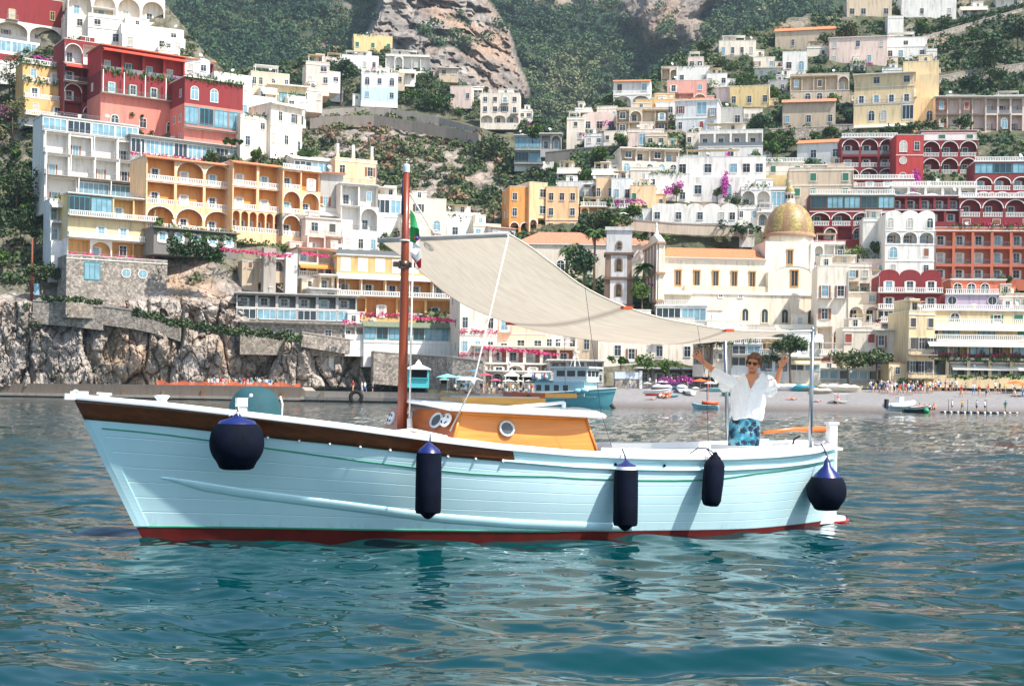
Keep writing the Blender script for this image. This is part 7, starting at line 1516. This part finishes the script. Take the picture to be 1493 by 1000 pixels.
# ferry
fx=P(842,594,206); fx.z=0; fer=thing('ferry_boat','turquoise ferry with white wheelhouse moored behind the wooden boat','ferry',fx,rad(-33)); s=.103
TQ=plain('turquoise ferry paint','#6fb6bb',.4,var=.1,scale=2); mb=MB(); G=[]; L,B,H=14.5,4.6,3.0
for i in range(21):
    u=i/20; x=-L*.62+L*u; b=B/2*(1-(max(0,u-.45)/.55)**2.4); zt=H*(.72+.30*(max(0,u-.2)/.8)**1.6); G.append([Vector((x+1.1*u**3*k/6,b*(.45+.55*(k/6)**.5)*(1 if u<.97 else .6),-.5+(zt+.5)*k/6)) for k in range(7)])
for sd in (1,-1): mb.grid([[Vector((q.x,q.y*sd,q.z)) for q in r] for r in G],TQ,flip=(sd==-1))
mb.poly([q for q in G[0]]+[Vector((q.x,-q.y,q.z)) for q in G[0]][::-1],TQ); mb.build('hull',fer)
mb=MB(); mb.grid([[Vector((r[6].x,r[6].y*k,r[6].z-.5)) for k in (1,0,-1)] for r in G],M_DECK); mb.build('deck',fer)
mb=MB()
for sd in (1,-1): mb.tube([Vector((r[6].x,r[6].y*sd,r[6].z)) for r in G],.07,M_RAILW,6); mb.tube([Vector((r[4].x,r[4].y*sd*1.01,r[4].z)) for r in G[3:18]],.04,M_RAILW,5)
mb.build('rubbing_strake',fer)
mb=MB(); mb.box(-6.5,2.2,-1.9,1.9,1.7,3.9,plain('pale blue cabin','#a7cbd0',.5)); mb.box(-3.2,2.6,-1.85,1.85,3.9,5.9,M_RAILW); mb.build('cabin',fer)
mb=MB(); mb.box(-3.6,3.1,-2.15,2.15,5.9,6.15,M_RAILW); mb.box(-7.4,-3.2,-2.1,2.1,3.9,4.05,plain('teal deck edge','#3f97a0',.5)); mb.build('roof',fer)
for x,y,w_,z0,z1,rz in [(2.61,-1.15,.95,4.7,5.55,PI/2),(2.61,0,.95,4.7,5.55,PI/2),(2.61,1.15,.95,4.7,5.55,PI/2),(1.7,-1.86,1.4,4.7,5.55,0),(-.1,-1.86,1.4,4.7,5.55,0),(-1.9,-1.86,1.4,4.7,5.55,0),(-1.0,-1.91,.9,2.5,3.4,0),(-2.6,-1.91,.9,2.5,3.4,0),(-4.2,-1.91,.9,2.5,3.4,0),(-5.7,-1.91,.9,2.5,3.4,0)]:
    mb=MB(); mb.box(-w_/2,w_/2,-.04,0,0,z1-z0,M_GLASS); mb.box(-w_/2-.06,w_/2+.06,-.02,.0,-.06,z1-z0+.06,M_RAILW); mb.build('window',fer,(x,y,z0),rz)
mb=MB(); mb.tube([(-.6,0,6.1),(-.4,0,10.2)],[.12,.05],M_RAILW,8); mb.tube([(-1.4,0,6.1),(-.45,0,8.8)],.05,M_RAILW,5); mb.tube([(.4,0,6.1),(-.45,0,8.6)],.05,M_RAILW,5); mb.tube([(-.5,-.8,7.6),(-.5,.8,7.6)],.05,M_RAILW,5); mb.box(-.7,-.1,-.5,.5,8.3,8.5,M_RAILW); mb.build('mast',fer)
for x in (-6.3,-4.6): mb=MB(); mb.tube([(x-.6,-1.7,4.6),(x+.6,-1.7,4.6)],[.5,.5],plain('liferaft shell','#d9e6e8',.5),12); mb.box(x-.08,x+.08,-2.22,-1.3,4.2,5.1,plain('red strap','#a43a48',.7)); mb.build('liferaft',fer)
for x,z in ((1.5,2.5),(2.6,2.6)): mb=MB(); ell(mb,(x,-2.5,z),(.7,.4,.4),plain('pale blue fender','#a9dce4',.5),10); mb.build('fender',fer)
mb=MB(); mb.tube([(6.2,-.9,.6),(6.6,-.5,-.1)],.3,M_DARK,6); mb.build('anchor',fer)
# waterfront restaurants
town('''
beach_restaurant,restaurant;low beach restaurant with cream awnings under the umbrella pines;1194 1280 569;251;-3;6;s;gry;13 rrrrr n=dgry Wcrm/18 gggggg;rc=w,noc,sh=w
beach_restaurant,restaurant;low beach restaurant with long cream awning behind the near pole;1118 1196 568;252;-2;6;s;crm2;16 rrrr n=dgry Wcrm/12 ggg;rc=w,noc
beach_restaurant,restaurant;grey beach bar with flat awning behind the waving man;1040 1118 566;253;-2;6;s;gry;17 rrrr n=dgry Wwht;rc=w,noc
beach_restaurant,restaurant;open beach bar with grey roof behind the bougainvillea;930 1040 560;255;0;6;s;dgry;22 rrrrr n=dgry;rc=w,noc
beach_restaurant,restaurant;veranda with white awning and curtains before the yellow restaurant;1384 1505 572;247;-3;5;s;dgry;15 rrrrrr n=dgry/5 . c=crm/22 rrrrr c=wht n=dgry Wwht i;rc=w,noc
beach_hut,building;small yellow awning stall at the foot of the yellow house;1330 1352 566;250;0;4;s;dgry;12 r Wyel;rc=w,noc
quay_building,building;cream arcade building behind the kiosks;700 800 566;258;4;5;s;crm2;24 rarara n=dgry;rc=w,noc
quay_building,building;long pale quay building behind the ferry;800 880 560;258;2;6;s;gry;18 w.ww.w/16 rrr i;rc=w,noc
''')
mb=MB(); a=P(46,430,DL(46,430)-6); h=82*a.y/F; t=thing('lamp_pole','tall rust red pole on the cliff path at far left','pole',a); mb.tube([(0,0,-1),(0,0,h)],[.32,.16],plain('rust red pole','#7d3a22',.7),8); mb.build('pole',t); mb=MB(); mb.box(.6,1.4,-.3,.3,0,2.2,plain('pale blue box','#9cc4d4',.6)); mb.build('box',t)
# lamp posts on the promenade
for i,(x,y,h) in enumerate([(742,571,40),(812,570,30),(1420,573,38),(1300,570,34),(1240,571,28)]):
    p=P(x,y,250 if x<900 else 246); s=p.y/F; t=thing('street_lamp',['thin lamp post by the cream stalls','thin lamp post behind the ferry stern','thin lamp post before the yellow beach restaurant','thin lamp post beside the promenade crowd','thin lamp post under the left umbrella pine'][i],'street lamp',p,0,'promenade lamps'); mb=MB(); mb.tube([(0,0,-.5),(0,0,h*s)],.07,M_RAILI,6); mb.build('post',t); mb=MB(); ell(mb,(0,0,h*s+.2),(.25,.25,.3),M_RAILW,8); mb.build('lantern',t)
# ================================================================== THE WAVING MAN
DMn=18.05
def M_(px,py,d=0.): return Vector(P(px,py,DMn+d))
o0=M_(1086,640); o0.z=.52; man=thing('person','smiling man in white shirt and palm print shorts waving both arms','person',o0)
def ML(px,py,d=0.): return M_(px,py,d)-o0
mb=MB(); m=SKIN
hc=ML(1098.5,531,-.02); fr=Matrix.Rotation(rad(-20),3,'Z')@Matrix.Rotation(rad(7),3,'Y')   # face turned to the left of the picture, tilted
HP=lambda x,y,z: hc+fr@Vector((x,y,z))
ell(mb,HP(0,.015,.025),(.077,.096,.100),m,20,fr); ell(mb,HP(0,-.022,-.045),(.062,.070,.075),m,18,fr); ell(mb,HP(0,-.055,-.088),(.032,.028,.025),m,12,fr)
limb(mb,[HP(0,-.088,.02),HP(0,-.112,-.022)],[.010,.015],m); ell(mb,HP(-.012,-.100,-.026),(.010,.010,.008),m,8); ell(mb,HP(.012,-.100,-.026),(.010,.010,.008),m,8)
limb(mb,[HP(-.035,-.080,.030),HP(0,-.088,.032),HP(.035,-.080,.030)],[.012,.012,.012],m)
for s in (-1,1): ell(mb,HP(s*.078,.010,-.008),(.012,.022,.032),m,10,fr); ell(mb,HP(s*.040,-.066,-.030),(.026,.022,.022),m,10,fr)
limb(mb,[HP(-.022,-.088,-.058),HP(0,-.094,-.061),HP(.022,-.088,-.058)],[.008,.010,.008],m)
nk=ML(1096,551,0); limb(mb,[HP(0,.01,-.06),nk,nk+Vector((0,.01,-.08))],[.052,.056,.08],m)
sL=ML(1069,557,.0); sR=ML(1117,555,.0); ch=ML(1092,572); wa=ML(1087,597); pv=ML(1084,620)
limb(mb,[nk+Vector((0,.02,-.07)),ch,wa,pv],[.10,.135,.13,.14],m,14); limb(mb,[sL,nk+Vector((0,.02,-.06)),sR],[.060,.075,.060],m)
eL=ML(1041,541,-.10); wL=ML(1024,526,-.16); eR=ML(1131,560,-.06); wR=ML(1139,534,-.14)
limb(mb,[sL,sL.lerp(eL,.5),eL,eL.lerp(wL,.45),wL],[.058,.050,.042,.040,.027],m); limb(mb,[sR,sR.lerp(eR,.5),eR,eR.lerp(wR,.45),wR],[.058,.050,.042,.040,.027],m)
for s,hx in ((-1,1074),(1,1096)):
    h=ML(hx,628); k=ML(hx+s*1.5,665,-.03); k.z=.46; f=Vector((k.x,k.y+.02,.08)); limb(mb,[h,h.lerp(k,.5),k,k.lerp(f,.35)+Vector((0,.02,0)),f],[.088,.076,.054,.052,.036],m); limb(mb,[f-Vector((0,-.04,.03)),f+Vector((s*.02,-.16,-.045))],[.038,.030],m)
def hand(w,dirn,up,thumb,curl,spread):
    """palm and five fingers; dirn along the hand, up = palm normal, thumb = side of the thumb"""
    d=dirn.normalized(); s=thumb.normalized(); s=(s-d*s.dot(d)).normalized(); n=d.cross(s).normalized()*up
    pc=w+d*.05
    for q in (-.6,-.2,.2,.6): limb(mb,[w+s*q*.03,w+d*.092+s*q*.062],[.017,.0145],m,8)
    L=[.072,.082,.077,.060]
    for k,q in enumerate((.62,.22,-.2,-.6)):
        b=w+d*.088+s*q*.062; a=(d+s*(q*spread)).normalized(); c1=(a+n*curl*.5).normalized(); c2=(a+n*curl*1.3).normalized(); l=L[k]
        limb(mb,[b,b+a*l*.4,b+a*l*.4+c1*l*.34,b+a*l*.4+c1*l*.34+c2*l*.26],[.0108,.0098,.009,.0078],m,8)
    tb=w+d*.028+s*.028; td=(s*.85+d*.62).normalized(); limb(mb,[tb,tb+td*.034,tb+td*.034+(d*.9+s*.35).normalized()*.034],[.0150,.0118,.0095],m,8)
hand(wL,ML(1013,513,-.2)-wL,1,Vector((.75,-.15,.8)),.25,.55)
hand(wR,ML(1145,522,-.22)-wR,-1,Vector((-.8,-.3,.2)),.55,.3)
me=bake(mb,'man body',.0062,2); me.materials.append(SKIN); body=link('body',me,man)
# hair
g=random.Random(3); mb=MB(); m1=plain('tousled brown grey hair','#75563f',.75,var=.45,scale=30,bump=.8,bscale=60)
for k in range(120):
    th=g.uniform(-PI,PI); ph=g.uniform(-.30,1.5)
    if ph<.72 and (-PI*.80<th<-PI*.20): continue          # keep the face free
    v=Vector((math.cos(th)*math.cos(ph),math.sin(th)*math.cos(ph),math.sin(ph))); b=HP(v.x*.092,v.y*.105+.022,v.z*.100+.038)
    ell(mb,b,(g.uniform(.014,.026),)*2+(g.uniform(.016,.03),),m1,8)
for k in range(9): x=-.06+.015*k; ell(mb,HP(x,-.062-.012*(1-(x/.06)**2),.104-.01*abs(x)/.06-.012*(k%2)),(.016,.014,.020),m1,8)
for s in (-1,1):
    for k in range(6): ell(mb,HP(s*(.086+.008*(k%2)),.030+.016*(k%3),.045-.013*k),(.020,.030,.020),m1,8)
me=bake(mb,'hair',.0065,1); me.materials.append(m1); link('hair',me,man)
# sunglasses
gl=thing('sunglasses','dark wraparound sunglasses worn by the waving man','sunglasses',man.location); mb=MB(); SG=plain('dark lens','#15181a',.08,var=.0)
for s in (-1,1):
    q=[HP(s*(.034+.028*math.cos(a)),-.101+.014*abs(math.cos(a))*.6+(.006 if s*math.cos(a)*s>0 and False else 0),.010+.021*math.sin(a)) for a in np.linspace(0,2*PI,15)[:-1]]; q2=[p+fr@Vector((0,.006,0)) for p in q]; mb.poly(q,SG); 
    for a,b,c,d in zip(q,q[1:]+q[:1],q2[1:]+q2[:1],q2): mb.poly([a,b,c,d],SG)
mb.build('lens',gl); mb=MB(); mb.tube([HP(-.010,-.106,.014),HP(.010,-.106,.014)],.0035,SG,6)
for s in (-1,1): mb.tube([HP(s*.062,-.092,.016),HP(s*.082,-.04,.012),HP(s*.084,.012,.0)],.0035,SG,6)
mb.build('temple',gl)
mb=MB(); mb.tube([HP(-.024,-.0955,-.056),HP(-.010,-.1035,-.061),HP(.010,-.1035,-.061),HP(.024,-.0955,-.056)],.0042,plain('lips','#8a3f36',.5),6); mb.build('mouth',man)
# shirt
SHM=plain('white cotton shirt','#f2f2f1',.8,var=.03,bump=.35,bscale=14)
mb=MB(); rings=[(610,1066,1112,.16),(600,1066,1113,.165),(590,1066,1114,.165),(580,1066,1115,.165),(572,1066,1115,.165),(564,1066,1117,.155),(557,1067,1118,.135),(552,1070,1117,.11),(548,1080,1113,.085)]
G=[]
for i,(py,xa,xb,dp) in enumerate(rings):
    c=ML((xa+xb)/2,py); rx=(xb-xa)/2*DMn/F; row=[]
    for k in range(41):
        a=2*PI*k/40; f=1+(.05*math.sin(a*5+i*.5)+.035*math.sin(a*9-i*.9))*(1-i/11); row.append(Vector((c.x+rx*math.cos(a)*f,c.y+dp*math.sin(a)*f,c.z+(.02*math.sin(a*3) if i==0 else 0))))
    G.append(row)
mb.grid(G,SHM); mb.poly(G[0][:-1][::-1],SHM); mb.poly(G[-1][:-1],SHM)
def sleeve(a,b,r0,r1,drop):
    pts=[a.lerp(b,t)+Vector((0,0,-drop*math.sin(PI*min(1,t*.8)))) for t in (0,.25,.5,.75,1)]; rs=[r0+(r1-r0)*t for t in (0,.25,.5,.75,1)]
    rs=[r*(1+.06*(-1)**i) for i,r in enumerate(rs)]; mb.tube(pts,rs,SHM,16)
sleeve(ML(1078,562),eL.lerp(wL,.18)-Vector((0,0,.012)),.082,.060,.022); sleeve(ML(1108,562),eR.lerp(wR,.25)-Vector((0,0,.02)),.085,.062,.030)
ell(mb,ML(1118,556),(.10,.085,.07),SHM,14); ell(mb,ML(1124,569),(.065,.06,.095),SHM,14,Matrix.Rotation(rad(35),3,'Y')); ell(mb,ML(1057,563),(.08,.065,.065),SHM,14)
for s,a,b in ((-1,ML(1084,547,-.06),ML(1092,566,-.155)),(1,ML(1112,546,-.05),ML(1095,566,-.16))): limb(mb,[a,a.lerp(b,.5)+Vector((0,-.02,0)),b],[.020,.018,.008],SHM)
limb(mb,[ML(1084,547,-.04),ML(1098,546,.07),ML(1112,546,-.04)],[.02,.024,.02],SHM)
me=bake(mb,'shirt',.0085,2); me.materials.append(SHM); 
g3=np.zeros(len(me.vertices)*3); me.vertices.foreach_get('co',g3); g3=g3.reshape(-1,3); nn=np.zeros(len(me.vertices)*3); me.vertices.foreach_get('normal',nn); nn=nn.reshape(-1,3)
fold=fbm(g3*np.array([9,6,4])+np.array([g3[:,2]*3,g3[:,2]*0,g3[:,0]*4]).T,3,True)*.010; g3+=nn*fold[:,None]; me.vertices.foreach_set('co',g3.ravel()); me.update(); link('shirt',me,man)
mb=MB(); mb.grid([[ML(1087,545.5,-.085),ML(1093,545,-.105),ML(1100,545,-.105),ML(1107,546,-.08)],[ML(1088,549,-.118),ML(1093,548,-.130),ML(1099,548,-.130),ML(1105,549,-.115)],[ML(1091,557,-.158),ML(1093.5,557,-.168),ML(1097,557,-.168),ML(1100,557,-.156)],[ML(1093.5,566,-.180),ML(1094,566,-.183),ML(1095,566,-.183),ML(1095.5,566,-.180)]],SKIN); mb.build('open_neckline',man)
mb=MB()
for t in (0,.25,.5,.75,1.): p=ML(1094,568,-.18).lerp(ML(1086,606,-.178),t); mb.lathe([(.006,0),(.006,.003),(0,.004)],plain('shirt button','#c9c9c4',.4),8,tuple(p),rot=Matrix.Rotation(PI/2,3,'X'))
mb.build('shirt_placket',man)
# shorts with a palm print
m,nt,b=newmat('palm print cloth'); tc=N(nt,'TexCoord'); v=N(nt,'TexVoronoi',Scale=11.); nt.links.new(tc.outputs['Object'],v.inputs['Vector'])
wv=N(nt,'TexNoise',Scale=38.,Detail=2.,Distortion=2.); nt.links.new(tc.outputs['Object'],wv.inputs['Vector']); n2=N(nt,'TexNoise',Scale=7.,Detail=3.); nt.links.new(tc.outputs['Object'],n2.inputs['Vector'])
base=ramp(nt,n2.outputs[0],[(.35,srgb('#23607c')),(.5,srgb('#3f8fa8')),(.65,srgb('#86bcc8'))])
ad=N(nt,'Math',operation='MULTIPLY_ADD'); nt.links.new(wv.outputs[0],ad.inputs[0]); ad.inputs[1].default_value=.9; nt.links.new(v.outputs['Distance'],ad.inputs[2])
nt.links.new(mixc(nt,ramp(nt,ad.outputs[0],[(.88,(1,1,1)),(.95,(0,0,0))]),base,srgb('#16233a')),b.inputs['Base Color']); b.inputs['Roughness'].default_value=.8
mb=MB(); G=[]
for i,(py,xa,xb,dp) in enumerate([(606,1066,1108,.145),(615,1064,1108,.15),(630,1062,1108,.15),(645,1061.5,1107.5,.14),(659,1061.5,1107,.135)]):
    c=ML((xa+xb)/2,py); rx=(xb-xa)/2*DMn/F; G.append([Vector((c.x+rx*math.cos(a),c.y+dp*math.sin(a)*(1 if i<2 else 1-.35*math.exp(-(math.cos(a)/.22)**2)*(i-1)/3),c.z))*1.0 for a in np.linspace(0,2*PI,49)])
mb.grid(G,m); mb.poly(G[0][:-1],m); mb.poly(G[-1][:-1][::-1],m); me=bake(mb,'shorts',.009,2); me.materials.append(m); link('shorts',me,man)
# ================================================================== air
m=bpy.data.materials.new('sea haze'); m.use_nodes=True; nt=m.node_tree; nt.nodes.clear(); out=N(nt,'OutputMaterial'); v=N(nt,'VolumePrincipled'); v.inputs['Density'].default_value=.00009; v.inputs['Color'].default_value=(.70,.88,1,1); v.inputs['Anisotropy'].default_value=.25; nt.links.new(v.outputs[0],out.inputs['Volume'])
mb=MB(); mb.box(-1250,1250,-60,1950,-60,620,m); o=mb.build('haze'); kind(o,'stuff','thin pale sea haze over the whole bay')
# labels shared by look-alikes get their place in the row
_by={}
for o in COL.objects:
    if o.parent is None and o.get('category') and o.get('label'): _by.setdefault(o['label'],[]).append(o)
ORD=['leftmost','second from left','third from left','fourth from left','fifth from left','sixth from left','seventh from left','eighth from left','ninth from left','tenth from left']
for l,L in _by.items():
    if len(L)>1:
        L.sort(key=lambda o:o.location.x/max(1,o.location.y))
        for k,o in enumerate(L): o['label']=l+', '+('rightmost' if k==len(L)-1 else ORD[min(k,9)])
